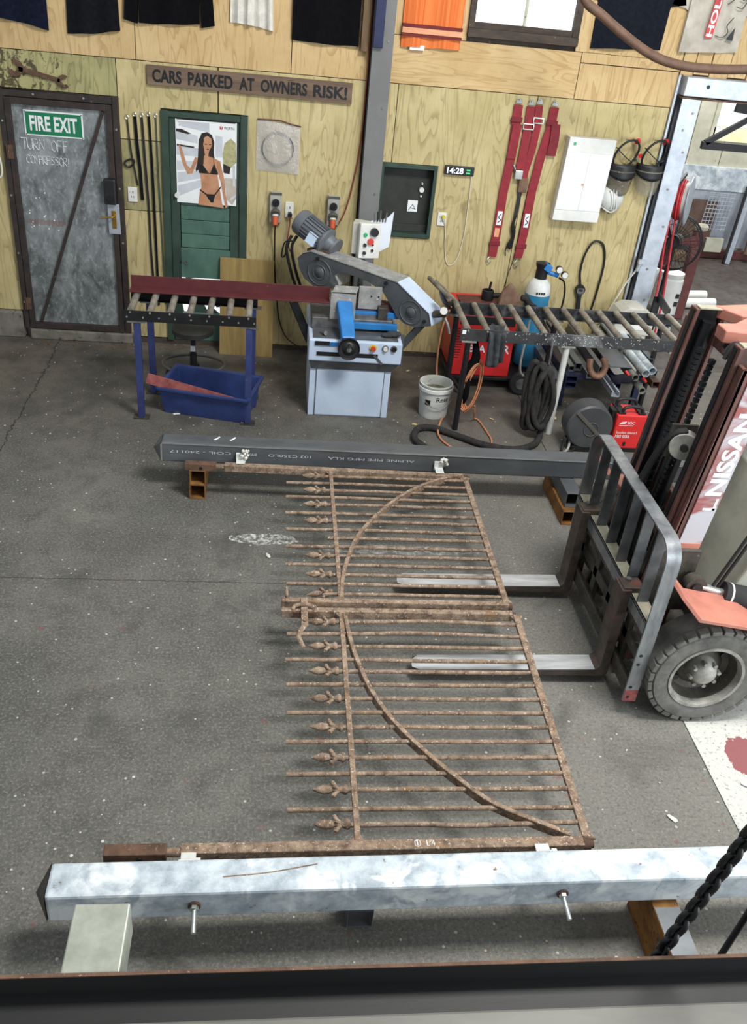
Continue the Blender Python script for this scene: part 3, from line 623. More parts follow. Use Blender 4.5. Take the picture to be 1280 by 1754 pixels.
# ================================================================== THINGS ON THE BACK WALL
# --- garments
def garment(name, label, x0, x1, zl, zr, m, ztop=3.45, wave=0.006, sleeves='short', folds=2, group='garments hung along the wall', mid=0.0, sx=0.0):
    t = thing(name, label, 'shirt', ((x0+x1)/2, -.02, min(zl, zr)), group)
    nx, nz = 22, 10; vs = []; fs = []; ph = random.uniform(0, 6)
    for j in range(nz+1):
        k = j/nz
        for i in range(nx+1):
            a = i/nx; zb = zl+(zr-zl)*a-mid*math.sin(PI*a)+.003*math.sin(a*folds*2*PI+ph)
            x = x0+(x1-x0)*a+sx*(k)*(a-.5); z = zb+(ztop-zb)*k
            y = -.030-wave*math.sin(a*folds*2*PI+ph)*(1-.6*k)-.008*math.sin(a*11+ph)
            vs.append((x, y, z))
    n = len(vs); vs += [(p[0], -.004, p[2]) for p in vs]
    for j in range(nz):
        for i in range(nx):
            q = j*(nx+1)+i; fs.append((q, q+1, q+nx+2, q+nx+1)); fs.append((n+q+1, n+q, n+q+nx+1, n+q+nx+2))
    for i in range(nx): fs.append((i+1, i, n+i, n+i+1)); q = nz*(nx+1)+i; fs.append((q, q+1, n+q+1, n+q))
    for j in range(nz): q = j*(nx+1); fs.append((q, q+nx+1, n+q+nx+1, n+q)); q += nx; fs.append((q+nx+1, q, n+q, n+q+nx+1))
    B().add(vs, fs).out('body', m, t, smooth=60)
    c = (x0+x1)/2
    if sleeves == 'short':
        for s_ in (-1, 1):
            e = x0 if s_ < 0 else x1
            B().prism([(e-s_*.06, -.02, ztop), (e+s_*.09, -.02, ztop-.06), (e+s_*.14, -.02, ztop-.24), (e+s_*.02, -.02, ztop-.26), (e-s_*.05, -.02, ztop-.3)], (0, .02, 0)).out('sleeve', m, t)
    if sleeves == 'long':
        for s_, zz in ((-1, zl), (1, zr-.02)):
            e = x0 if s_ < 0 else x1
            B().prism([(e-s_*.02, -.03, ztop), (e+s_*.07, -.03, ztop-.1), (e+s_*.12, -.03, zz+.02), (e+s_*.015, -.03, zz-.005), (e-s_*.0, -.03, ztop-.4)], (0, .026, 0)).out('sleeve', m, t)
    B().tube([(c-.09, -.03, ztop-.005), (c, -.04, ztop-.06), (c+.09, -.03, ztop-.005)], .012, 6).out('collar', m, t, smooth=50)
    return t
garment('t_shirt', 'navy blue t-shirt hung at the far left end of the wall', -2.32, -1.835, 2.66, 2.595, 'cloth_navy', mid=-.01)
garment('t_shirt', 'black t-shirt hung second from the left above the fire exit door corner', -1.69, -1.28, 2.585, 2.64, 'cloth_charcoal', mid=.012, sx=-.06)
garment('sweatshirt', 'black long-sleeved sweatshirt with cuffs hanging beside its hem', -1.125, -.655, 2.705, 2.735, 'cloth_black', sleeves='long', mid=.004)
garment('singlet', 'pale grey creased top between the two black garments', -.415, -.068, 2.772, 2.735, 'cloth_grey', wave=.02, folds=4, mid=-.01, sleeves='short', sx=-.05)
garment('work_shirt', 'large plain black shirt hung left of the grey column', .085, .628, 2.69, 2.685, 'cloth_black', mid=.008)
g = garment('jersey', 'orange knitted jersey with maroon hem stripes left of the window', .975, 1.465, 2.715, 2.73, 'orangecloth', mid=.0)
for z0, z1, m_ in ((2.865, 2.888, 'maroonprint'), (2.822, 2.862, 'peach'), (2.798, 2.818, 'maroonprint')):
    B().box(.974, 1.468, -.0525, -.003, z0, z1).out('hem_stripe', m_, g)
B().box(1.05, 1.17, -.035, -.006, 2.70, 2.735).out('care_label', 'white', g)
garment('t_shirt', 'dark ink-blue t-shirt hung right of the window behind the brown hose', 2.57, 3.165, 2.835, 2.872, 'cloth_ink', sx=.03)
g = garment('t_shirt', 'dusty white t-shirt with red block lettering at the right end', 3.325, 3.835, 2.868, 2.905, 'cloth_tee', sx=-.02)
B().prism([(3.51, -.056, 2.995), (3.575, -.056, 2.995), (3.60, -.056, 3.42), (3.535, -.056, 3.42)], (0, .004, 0)).out('red_print_block', 'logo_red', g)
lettering('HOL', 'white', g, (3.569, -.0565, 3.005), (.05, 0, 1), (-1, 0, .05), w=.27, h=.052, bold=.03, depth=.002)
for pts in ([(3.60, 3.02), (3.66, 3.01), (3.70, 3.05), (3.68, 3.10), (3.72, 3.16)], [(3.64, 3.25), (3.69, 3.30), (3.69, 3.38)], [(3.72, 3.24), (3.77, 3.23), (3.80, 3.28)], [(3.74, 3.30), (3.79, 3.29), (3.82, 3.35)]):
    B().tube([(x, -.056, z) for x, z in pts], .008, 6, flat=.3).out('print_stroke', 'printblack', g)
B().prism([(3.70, -.056, 3.0), (3.76, -.056, 2.99), (3.755, -.056, 3.09)], (0, .003, 0)).out('print_stroke', 'printblack', g)

# --- old spanner
def spanner():
    t = thing('spanner', 'large rusty open-ended spanner hung above the fire exit door', 'spanner', (-1.92, -.02, 2.24))
    a = math.radians(-11); ux, uz = math.cos(a), math.sin(a); c = (-1.925, 2.262)
    def P(u, w): return (c[0]+u*ux-w*uz, -.022, c[1]+u*uz+w*ux)
    B().prism([P(-.185, -.022), (P(.15, -.017)), P(.15, .017), P(-.185, .022)], (0, .016, 0)).out('shank', 'rust_dark', t, bev=.004)
    def jaw(u0, R, rot_):
        pts = []
        for k in range(5, 32):
            an = rot_+2*PI*k/36; pts.append(P(u0+R*math.cos(an), R*math.sin(an)))
        for k in (31, 26, 18, 10, 5):
            an = rot_+2*PI*k/36; pts.append(P(u0+R*.52*math.cos(an), R*.52*math.sin(an)))
        return B().prism(pts, (0, .02, 0))
    jaw(-.205, .062, PI-.3).out('jaw', 'rust_dark', t); jaw(.175, .05, .25).out('jaw', 'rust_dark', t)
spanner()
# --- fire exit sign
t = thing('exit_sign', 'green and white FIRE EXIT sign fixed on the grey door', 'sign', (-1.862, -.03, 1.80))
B().box(-2.10, -1.624, -.026, -.020, 1.797, 1.995).out('sign_plate', 'white', t, bev=.002)
B().box(-2.088, -1.636, -.0275, -.0255, 1.809, 1.983).out('green_field', 'greensign', t)
lettering('FIRE EXIT', 'white', t, (-2.055, -.0285, 1.838), (1, 0, 0), (0, 0, 1), w=.385, h=.118, bold=.03)
for x in (-2.09, -1.634):
    for z in (1.807, 1.985): B().cyl((x, -.026, z), (x, -.029, z), .005, 8).out('screw', 'steel', t)
# --- timber sign
t = thing('timber_sign', 'weathered plank sign reading CARS PARKED AT OWNERS RISK', 'sign', (-.24, -.02, 2.25))
B().prism([(-1.082, -.028, 2.263), (.605, -.028, 2.244), (.603, -.028, 2.408), (-1.086, -.028, 2.412)], (0, .026, 0)).out('plank', 'signwood', t, bev=.003)
x = -1.04
for wd, w_ in (('CARS', .235), ('PARKED', .365), ('AT', .125), ('OWNERS', .385), ('RISK!', .285)):
    lettering(wd, 'printblack', t, (x, -.0285, 2.288-.012*(x+1.04)/1.6), (1, 0, -.008), (0, 0, 1), w=w_, h=.098, bold=.034); x += w_+.052
# --- power point by the door, wall sockets
def gpo(label, x, z, w, h, plug=None):
    t = thing('power_outlet', label, 'outlet', (x, -.01, z-h/2), 'wall power outlets')
    B().box(x-w/2, x+w/2, -.014, 0, z-h/2, z+h/2).out('face_plate', 'plasticwhite', t, bev=.003)
    for k in (-1, 1): B().box(x-.012+k*.012, x-.004+k*.012, -.0165, -.0135, z+.012, z+.030).out('switch', 'iso_dark' if k > 0 else 'offwhite', t)
    for k in (-1, 1): B().box(x+k*.009-.002, x+k*.009+.002, -.0152, -.0138, z-.026, z-.012).out('socket_slot', 'black', t)
    return t
gpo('white outlet plate right of the fire exit door lock', -1.25, 1.371, .08, .124)
t_gpo2 = gpo('white outlet plate with black plug beside the left isolator', .118, 1.335, .074, .135)
B().cyl((.125, -.014, 1.30), (.125, -.055, 1.295), .02, 12).out('black_plug', 'black', t_gpo2, smooth=40)
t_gpo3 = gpo('white outlet plate with yellow plug below the digital clock', 1.503, 1.35, .08, .118)
B().cyl((1.515, -.014, 1.375), (1.515, -.05, 1.375), .017, 12).out('yellow_plug', 'yellow', t_gpo3, smooth=40)
def isolator(label, x, zt, zb):
    t = thing('isolator_switch', label, 'switch', (x, -.03, zb), 'orange-plug isolator switches')
    B().box(x-.052, x+.052, -.06, 0, zb+.01, zt).out('body', 'iso_grey', t, bev=.006)
    B().box(x-.052, x+.052, -.064, -.058, zt-.02, zt).out('hood', 'iso_dark', t)
    k = B().cyl((x, -.06, zt-.085), (x, -.082, zt-.085), .033, 20).out('rotary_knob', 'black', t, smooth=40)
    B().bar((x-.022, -.084, zt-.102), (x+.022, -.084, zt-.068), .012, .01, (0, -1, 0)).out('knob_grip', 'blackmetal', k)
    B().lathe([(.04, 0), (.042, .02), (.036, .035)], (x, -.06, zt-.165), (0, -.9, -.4), 18).out('socket_shroud', 'iso_dark', t, smooth=40)
    B().cyl((x, -.085, zt-.19), (x, -.115, zt-.265), .026, 14, .022).out('orange_plug', 'plug_orange', t, smooth=40)
    B().cyl((x, -.082, zt-.182), (x, -.088, zt-.197), .029, 14).out('plug_ring', 'plasticwhite', t, smooth=40)
isolator('left grey isolator with orange plug and black lead hanging straight down', -.004, 1.487, 1.215)
isolator('right grey isolator with orange plug above the bandsaw motor', .508, 1.49, 1.22)
# --- leads on the wall
def cable(name, label, cat, pts, r, m, n=8, group=None, sm=5):
    o = B().tube(pts, r, n, smooth=sm).out(name, m, None, smooth=60); return tag(o, label, cat, group)
cable('power_lead', 'thin black lead hanging from left isolator to the floor behind the bandsaw', 'cable', [(-.004, -.125, 1.215), (-.004, -.06, 1.1), (.005, -.025, .8), (.029, -.025, .57), (.06, -.025, .32), (.14, -.05, .14), (.30, -.12, .06), (.42, -.25, .03)], .006, 'cable_black')
cable('power_lead', 'short brown lead dropping from the black plug to the bandsaw motor', 'cable', [(.125, -.055, 1.285), (.124, -.06, 1.2), (.11, -.12, 1.08), (.14, -.25, 1.03)], .006, 'cable_red')
cable('power_lead', 'dull red lead running down the left edge of the grey column', 'cable', [(.715, -.02, 3.6), (.722, -.02, 2.9), (.719, -.02, 2.42), (.715, -.02, 2.1), (.693, -.02, 1.77), (.633, -.02, 1.42), (.57, -.03, 1.26), (.52, -.1, 1.235)], .006, 'cable_red')
cable('power_lead', 'thin white lead looping from the digital clock to the yellow plug', 'cable', [(1.722, -.02, 1.742), (1.728, -.012, 1.5), (1.73, -.012, 1.23), (1.70, -.012, 1.02), (1.655, -.012, .94), (1.60, -.012, .955), (1.565, -.012, 1.1), (1.55, -.015, 1.25), (1.53, -.03, 1.33), (1.515, -.05, 1.37)], .0035, 'cable_white')
# --- leashes
def leash(label, x, pts, w, m, ring=True):
    t = thing('tie_strap', label, 'strap', (x, -.01, pts[-1][1]), 'straps on hooks beside the green door')
    B().strip([(a, -.012-.004*(i % 2), b) for i, (a, b) in enumerate(pts)], (1, 0, 0), w, (0, -1, 0), .004).out('webbing', m, t)
    B().tube([(x+.013*math.cos(k*PI/5), -.016, pts[0][1]+.014+.014*math.sin(k*PI/5)) for k in range(10)], .003, 6, closed=True, smooth=1).out('snap_ring', 'zinc', t, smooth=50)
    B().cyl((x, -.002, pts[0][1]+.03), (x, -.03, pts[0][1]+.035), .003, 6).out('wall_hook', 'steel', t)
    return t
leash('short black strap with a knotted loop nearest the fire exit door', -1.263, [(-1.262, 1.985), (-1.25, 1.82), (-1.235, 1.66), (-1.215, 1.56), (-1.20, 1.45)], .011, 'cable_black')
B().tube([(-1.235, -.02, 1.67), (-1.30, -.025, 1.64), (-1.27, -.02, 1.60), (-1.22, -.02, 1.64)], .008, 6, closed=True).out('knotted_loop', 'cable_black', bpy.data.objects['tie_strap'], smooth=50)
leash('wide black strap hung second from the fire exit door', -1.199, [(-1.198, 2.01), (-1.19, 1.8), (-1.175, 1.6), (-1.168, 1.38), (-1.165, 1.33)], .026, 'cloth_charcoal')
leash('long narrow black strap hung in the middle of the row', -1.142, [(-1.142, 2.01), (-1.13, 1.7), (-1.115, 1.3), (-1.11, .9), (-1.10, .6)], .018, 'cable_black')
leash('long black strap with chrome clip hung fourth in the row', -1.084, [(-1.083, 2.02), (-1.075, 1.8), (-1.068, 1.4), (-1.062, .9), (-1.06, .38)], .020, 'cloth_charcoal')
leash('thin dark green cord strap hung nearest the green door', -1.026, [(-1.026, 2.015), (-1.02, 1.6), (-1.01, 1.1), (-1.0, .64), (-.998, .40)], .010, 'greendark')
# --- calendar (flat print)
t = thing('wall_calendar', 'glossy wall calendar with a photo of a swimwear model pinned on the green door', 'calendar', (-.607, -.03, 1.337))
CX0, CX1, CZ0, CZ1 = -.866, -.352, 1.337, 2.022
B().box(CX0, CX1, -.0225, -.0215, CZ0, CZ1).out('page', 'white', t)
cw, chh = CX1-CX0, CZ1-CZ0
cal_n = [0]
def cprint(pts, m, lvl=None, nm='printed_shape'):
    cal_n[0] += 1; y = -.0226-.00006*cal_n[0]
    B().add([(CX0+cw*px/600, y, CZ1-chh*py/820) for px, py in pts], [tuple(range(len(pts)))]).out(nm, m, t, fix=False)
for pts in ([(5, 100), (215, 150), (215, 225), (5, 195)], [(5, 255), (230, 270), (230, 350), (5, 345)], [(5, 400), (230, 400), (230, 470), (5, 500)], [(8, 520), (250, 480), (250, 560), (10, 620)], [(10, 650), (260, 570), (260, 640), (12, 760)], [(390, 130), (460, 140), (460, 340), (390, 340)], [(330, 20), (330, 110), (60, 70), (10, 20)]):
    cprint(pts, 'printgrey')
cprint([(5, 95), (60, 95), (150, 130), (120, 140), (5, 120)], 'hairp'); cprint([(10, 240), (180, 255), (180, 270), (10, 258)], 'hairp')
cprint([(480, 200), (540, 150), (590, 190), (598, 380), (540, 440), (470, 420), (460, 300)], 'printplant'); cprint([(465, 400), (540, 430), (530, 500), (470, 490)], 'hairp')
cprint([(480, 540), (598, 540), (598, 740), (560, 810), (500, 760)], 'printpath')
cprint([(560, 410), (585, 410), (590, 620), (565, 620)], 'printgrey'); cprint([(540, 740), (596, 700), (598, 720), (540, 770)], 'printgrey')
# figure: raised arm, hair, face, torso, other arm
cprint([(25, 245), (50, 255), (75, 330), (105, 440), (140, 470), (190, 350), (215, 380), (160, 520), (110, 530), (60, 420), (40, 330)], 'skin')
cprint([(230, 180), (255, 120), (310, 105), (355, 130), (380, 200), (375, 300), (385, 380), (345, 420), (230, 440), (200, 500), (190, 480), (215, 360)], 'hairp')
cprint([(195, 360), (290, 330), (370, 350), (440, 380), (440, 430), (410, 520), (430, 640), (455, 800), (475, 850), (210, 830), (230, 700), (250, 640), (235, 520), (205, 470)], 'skin')
cprint([(405, 375), (440, 400), (480, 560), (490, 700), (515, 830), (490, 850), (465, 720), (440, 580), (410, 480)], 'skin')
cprint([(275, 165), (310, 140), (350, 165), (356, 230), (325, 290), (318, 345), (290, 345), (280, 290), (268, 225)], 'skin')
cprint([(225, 180), (270, 140), (276, 190), (262, 260), (275, 330), (270, 420), (225, 470), (195, 500), (215, 360)], 'hairp')
cprint([(285, 218), (308, 220), (308, 228), (285, 226)], 'hairp'); cprint([(326, 220), (350, 218), (350, 226), (326, 228)], 'hairp'); cprint([(300, 266), (330, 266), (322, 276), (306, 276)], 'maroonprint')
cprint([(215, 430), (260, 420), (320, 500), (225, 505)], 'printblack'); cprint([(335, 505), (375, 405), (415, 500), (400, 512)], 'printblack')
cprint([(366, 330), (372, 330), (380, 415), (372, 415)], 'printblack'); cprint([(222, 500), (415, 505), (415, 513), (222, 509)], 'printblack')
cprint([(232, 670), (300, 715), (375, 715), (445, 625), (447, 640), (385, 725), (365, 800), (340, 800), (290, 725), (232, 685)], 'printblack')
lettering('3', 'logo_red', t, (CX0+.028, -.0226, CZ1-.055), (1, 0, 0), (0, 0, 1), h=.026, bold=.03, depth=.0003)
lettering('WURTH', 'printblack', t, (CX0+.405, -.0226, CZ1-.058), (1, 0, 0), (0, 0, 1), w=.088, h=.022, bold=.015, depth=.0003)
B().box(CX0+.37, CX0+.395, -.0232, -.0226, CZ1-.059, CZ1-.035).out('logo_block', 'logo_red', t)
B().box(CX0+.379, CX0+.386, -.0236, -.0231, CZ1-.05, CZ1-.035).out('logo_notch', 'white', t)
B().tube([(CX0+.01, -.024, CZ1), (CX1-.01, -.024, CZ1)], .004, 6, smooth=1).out('wire_binding', 'blackmetal', t)
B().tube([(-.62, -.022, CZ1+.002), (-.607, -.024, CZ1+.016), (-.594, -.022, CZ1+.002)], .003, 6).out('hanger', 'black', t)
# --- bandsaw blade in a plastic bag
t = thing('bagged_saw_blade', 'coiled saw blade in a clear plastic bag pinned to the wall', 'saw blade', (0, -.02, 1.65))
vs = []; fs = []; N = 14
for side in (0, 1):
    for j in range(N+1):
        for i in range(N+1):
            a, b_ = i/N, j/N; x = -.185+.37*a; z = (1.655-.015*a)+(2.065-.02*a-1.65)*b_
            puff = math.sin(PI*a)*math.sin(PI*b_)**.5 if b_ < 1 else 0
            y = -.004 if side else -.012-.035*abs(puff)-.006*math.sin(a*17+b_*5)*math.sin(b_*PI)
            vs.append((x, y, z))
n = (N+1)**2
for j in range(N):
    for i in range(N):
        q = j*(N+1)+i; fs.append((q, q+1, q+N+2, q+N+1)); fs.append((n+q+1, n+q, n+q+N+1, n+q+N+2))
B().add(vs, fs).out('plastic_bag', 'bag', t, smooth=70, fix=False)
B().pipe((0.0, -.010, 1.845), (0.0, -.030, 1.845), .137, .129, 44).out('coiled_blade', 'steel', t, smooth=40)
B().tube([(-.18, -.015, 2.068), (0, -.022, 2.072), (.10, -.018, 2.05), (.19, -.015, 2.035)], .006, 6).out('bag_seal', 'maroon_dull', t)
B().cyl((0.0, 0, 2.075), (0, -.03, 2.08), .003, 6).out('nail', 'steel', t)
# --- niche in the wall
t = sroot('window_3', (1.14, .0, 1.17), 'dark green framed recessed hatch in the wall right of the grey column', 'hatch')
nb = B(); nb.box(.905, .935, -.02, .12, 1.165, 1.80).box(1.382, 1.412, -.02, .12, 1.165, 1.80).box(.935, 1.382, -.02, .12, 1.765, 1.80).box(.935, 1.382, -.02, .12, 1.165, 1.20)
nb.out('hatch_frame', 'greendark', t, bev=.003)
B().box(.935, 1.382, .085, .11, 1.20, 1.765).out('hatch_panel', 'cavity', t)
B().box(.935, 1.382, .06, .085, 1.20, 1.265).out('hatch_ledge', 'cavity', t, bev=.004)
for z, r in ((1.575, .022), (1.63, .008), (1.52, .008)): B().cyl((1.30, .085, z), (1.30, .055, z), r, 14).out('hatch_knob', 'plasticwhite', t, smooth=40)
st = B().box(1.19, 1.28, .081, .085, 1.375, 1.475).out('sticker', 'white', t)
for k, (a, b_) in enumerate((((1.20, 1.385), (1.235, 1.44)), ((1.235, 1.44), (1.265, 1.395)), ((1.215, 1.41), (1.26, 1.40)))): B().bar((a[0], .0795, a[1]), (b_[0], .0795, b_[1]), .004, .002, (0, 1, 0)).out('sticker_print', 'bluedark', st)
# --- digital clock
t = thing('digital_clock', 'black digital clock showing 14:28 on the plywood wall', 'clock', (1.60, -.02, 1.745))
B().box(1.472, 1.735, -.035, 0, 1.745, 1.82).out('case', 'black', t, bev=.006)
lettering('14:28', 'clockdigit', t, (1.492, -.0355, 1.758), (1, 0, 0), (0, 0, 1), w=.145, h=.05, bold=.01)
for k in range(2): B().box(1.665, 1.70, -.0362, -.0352, 1.788-.026*k, 1.80-.026*k).out('green_segment', 'clockgreen', t)
# --- red harness straps
def harness(label, pts, w, extra, m='redweb'):
    x, z = pts[0]
    t = thing('harness_strap', label, 'strap', (pts[-1][0], -.02, pts[-1][1]), 'red seat belt straps on the wall')
    B().strip([(a, -.014-.002*i, b) for i, (a, b) in enumerate(pts)], (1, 0, 0), w, (0, -1, 0), .006).out('webbing', m, t)
    B().prism([(x-.03, -.018, z+.01), (x+.03, -.018, z+.01), (x+.016, -.018, z+.05), (x-.016, -.018, z+.05)], (0, .006, 0)).out('anchor_plate', 'steel', t, bev=.002)
    B().cyl((x, 0, z+.038), (x, -.035, z+.042), .004, 6).out('wall_nail', 'steel', t)
    for kind, a, b in extra:
        if kind == 'buckle':
            bb = B(); bb.box(a-.048, a+.048, -.034, -.022, b+.018, b+.026).box(a-.048, a+.048, -.034, -.022, b-.026, b-.018).box(a-.048, a-.04, -.034, -.022, b-.018, b+.018).box(a+.04, a+.048, -.034, -.022, b-.018, b+.018)
            bb.out('buckle', 'zinc', t, bev=.002)
        if kind == 'slider': B().box(a-.05, a+.05, -.036, -.02, b-.02, b+.02).out('slider', 'redweb_dark', t, bev=.004)
        if kind == 'label':
            q = B().box(a-.022, a+.022, -.0335, -.022, b-.062, b+.062).out('label_patch', 'white', t)
            B().tube([(a-.012, -.034, b-.04), (a+.012, -.034, b-.015), (a-.01, -.034, b+.01), (a+.012, -.034, b+.04)], .004, 4).out('patch_print', 'bluedark', q)
        if kind == 'patch': B().box(a-.022, a+.022, -.031, -.022, b-.04, b+.04).out('faded_patch', 'peach', t)
        if kind == 'tail': B().strip([(a, -.03, b), (a-.01, -.032, b-.28)], (1, 0, 0), w, (0, -1, 0), .005).out('strap_tail', m, t)
        if kind == 'hook': B().tube([(a, -.02, b), (a-.02, -.03, b-.03), (a-.005, -.03, b-.06), (a+.018, -.03, b-.04)], .005, 6).out('end_hook', 'zinc', t, smooth=50)
    return t
harness('leftmost long red harness strap with white label patch near its end', [(2.04, 2.355), (2.045, 2.15), (2.05, 1.95), (2.03, 1.62), (2.03, 1.3), (2.022, 1.043)], .078, [('slider', 2.042, 2.24), ('tail', 2.055, 2.2), ('label', 2.03, 1.40), ('patch', 2.028, 1.27), ('slider', 2.026, 1.17), ('hook', 2.0, 1.045)])
harness('short red harness strap with white buckle ending in a chrome latch', [(2.15, 2.35), (2.155, 2.2), (2.15, 2.0), (2.142, 1.835)], .072, [('buckle', 2.155, 2.19)])
q = B(); q.box(2.10, 2.17, -.06, -.012, 1.755, 1.83).cyl((2.10, -.03, 1.83), (2.08, -.03, 1.87), .01, 8); q.out('chrome_latch', 'zinc', bpy.data.objects['harness_strap.001'], bev=.005)
harness('third red harness strap with white buckle ending in a brown tab', [(2.222, 2.365), (2.235, 2.2), (2.225, 2.0), (2.195, 1.82), (2.19, 1.70)], .066, [('buckle', 2.235, 2.245)])
B().box(2.155, 2.235, -.04, -.018, 1.64, 1.765).out('brown_tab', 'leather', bpy.data.objects['harness_strap.002'], bev=.006)
harness('rightmost long red harness strap with folded tail and white label', [(2.36, 2.36), (2.355, 2.2), (2.315, 1.95), (2.29, 1.65), (2.285, 1.3), (2.27, 1.05)], .078, [('slider', 2.358, 2.235), ('label', 2.287, 1.395), ('slider', 2.28, 1.16), ('hook', 2.265, 1.03)])
B().strip([(2.395, -.03, 2.23), (2.405, -.034, 2.1), (2.40, -.034, 1.97)], (1, 0, 0), .08, (0, -1, 0), .006).out('strap_tail', 'redweb_dark', bpy.data.objects['harness_strap.003'])
t = thing('lashing_strap', 'thin black lashing strap bunched between the red harness straps', 'strap', (2.165, -.02, 1.12))
B().strip([(2.178, -.014, 1.70), (2.182, -.016, 1.58), (2.178, -.014, 1.42)], (1, 0, 0), .028, (0, -1, 0), .006).out('webbing', 'cable_black', t)
B().tube([(2.178, -.02, 1.43), (2.165, -.03, 1.33), (2.185, -.03, 1.25), (2.16, -.03, 1.17), (2.18, -.03, 1.14), (2.19, -.03, 1.28), (2.17, -.03, 1.35)], .014, 6).out('bunched_end', 'cable_black', t, smooth=50)
B().tube([(2.15, -.02, 1.18), (2.14, -.02, 1.11), (2.15, -.02, 1.06)], .004, 6).out('cord_end', 'cable_black', t)
B().cyl((2.178, 0, 1.69), (2.178, -.03, 1.70), .004, 6).out('nail', 'steel', t)
cable('hanging_cord', 'thin dark cord hanging straight from the harness straps to the bench', 'cord', [(2.255, -.01, 1.66), (2.245, -.01, 1.4), (2.235, -.01, 1.05), (2.21, -.012, .9), (2.19, -.014, .76)], .003, 'cable_black')
# --- white wall cabinet
t = thing('wall_cabinet', 'white metal wall cabinet with two tall doors', 'cabinet', (2.71, -.06, 1.437))
B().prism([(2.52, -.004, 2.15), (2.945, -.004, 2.15), (2.925, -.004, 1.437), (2.50, -.004, 1.437)], (0, -.10, 0)).out('body', 'plasticwhite', t, bev=.005)
B().prism([(2.522, -.106, 2.145), (2.94, -.106, 2.145), (2.939, -.106, 2.03), (2.519, -.106, 2.03)], (0, .004, 0)).out('header_panel', 'plasticwhite', t)
for a, b in ((2.516, 2.724), (2.73, 2.934)):
    q = B().prism([(a+.002, -.108, 2.022), (b+.003, -.108, 2.022), (b-.01, -.108, 1.535), (a-.01, -.108, 1.535)], (0, .006, 0)).out('door', 'white', t, bev=.003)
B().prism([(2.506, -.106, 1.525), (2.928, -.106, 1.525), (2.925, -.106, 1.442), (2.503, -.106, 1.442)], (0, .004, 0)).out('base_panel', 'plasticwhite', t)
B().cyl((2.715, -.108, 1.765), (2.715, -.118, 1.765), .009, 10).out('door_latch', 'peach', t, smooth=40)
B().box(2.56, 2.585, -.1075, -.1055, 2.085, 2.11).out('green_mark', 'btn_green', t)
# --- face shields and white cap
def shield(label, x, z, m):
    t = thing('face_shield', label, 'face shield', (x, -.06, z-.36), 'face shields hung right of the cabinet')
    n = 20
    B().tube([(x+.105*math.sin(2*PI*k/n)+.03*math.cos(2*PI*k/n), -.075-.03*math.cos(2*PI*k/n+.6), z-.11+.125*math.cos(2*PI*k/n)) for k in range(n)], .010, 8, closed=True, smooth=1).out('head_band', 'black', t, smooth=50)
    B().tube([(x-.10, -.07, z-.06), (x-.02, -.075, z-.12), (x+.06, -.07, z-.165), (x+.11, -.06, z-.15)], .012, 6, flat=.4).out('cross_strap', 'cloth_rag', t, smooth=50)
    B().cyl((x+.07, -.05, z-.005), (x+.09, -.075, z+.01), .022, 12).out('red_knob', 'redplastic', t, smooth=40)
    B().cyl((x-.115, -.05, z-.13), (x-.13, -.07, z-.13), .018, 12).out('red_knob', 'redplastic', t, smooth=40)
    def shell(z0, z1, R0, R1, mm, nm, thick):
        vs = []; fs = []; K = 16; J = 5
        for j in range(J+1):
            f_ = j/J; R_ = R0+(R1-R0)*f_; zz = z0+(z1-z0)*f_
            for k in range(K+1):
                an = -PI*.5+PI*k/K; drop = .05*math.cos(an)*(f_)
                vs.append((x+R_*math.sin(an), -.03-R_*.85*math.cos(an), zz-drop*1.5))
        for j in range(J):
            for k in range(K): q = j*(K+1)+k; fs.append((q, q+1, q+K+2, q+K+1))
        o = B().add(vs, fs).out(nm, mm, t, smooth=60, fix=False); md = o.modifiers.new('thick', 'SOLIDIFY'); md.thickness = thick
    shell(z-.19, z-.25, .122, .128, 'black', 'brow_guard', .006)
    shell(z-.245, z-.385, .130, .105, m, 'visor', .003)
    B().cyl((x, 0, z), (x, -.06, z+.008), .004, 6).out('wall_hook', 'steel', t)
shield('smoked face shield hung beside the white cabinet', 3.065, 2.15, 'visor')
shield('clear brown face shield hung against the galvanised post', 3.325, 2.165, 'visorclear')
t = thing('bump_cap', 'dusty white cap hung below the face shields', 'cap', (3.02, -.06, 1.57))
vs = []; B().ball((3.028, -.045, 1.655), .112, 24, 14, (1, .75, 1.05)).out('shell', 'whitepaint', t, smooth=60)
for k in (-1, 0, 1): B().tube([(3.028+k*.03-.02, -.118, 1.745), (3.028+k*.02, -.131, 1.66), (3.028+k*.025+.02, -.121, 1.57)], .004, 6).out('rib', 'whitepaint', t, smooth=50)
B().tube([(2.935, -.05, 1.585), (3.028, -.10, 1.54), (3.12, -.05, 1.585)], .008, 6).out('rim', 'offwhite', t, smooth=50)
B().box(3.02, 3.04, -.09, -.05, 1.52, 1.55).out('tab', 'leather', t)
# --- tyre inflator
t = thing('tyre_inflator', 'black tyre inflator with round gauge and looped hose on the wall', 'inflator', (2.93, -.03, .55))
B().cyl((2.93, -.02, .79), (2.93, -.055, .785), .048, 22).out('gauge_body', 'black', t, smooth=40)
B().cyl((2.93, -.055, .785), (2.93, -.058, .785), .037, 22).out('gauge_face', 'steel', t, smooth=40)
B().box(2.91, 2.95, -.06, -.057, .775, .80).out('gauge_window', 'cavity', t)
B().bar((2.935, -.035, .74), (2.955, -.04, .50), .04, .03, (0, -1, 0)).out('handle', 'black', t, bev=.008)
B().tube([(2.925, -.03, .835), (2.90, -.02, .95), (2.905, -.02, 1.1), (2.945, -.02, 1.22), (3.0, -.02, 1.253), (3.07, -.02, 1.215), (3.11, -.02, 1.08), (3.115, -.02, .92), (3.10, -.02, .7), (3.08, -.02, .5)], .010, 8).out('hose', 'cable_black', t, smooth=60)
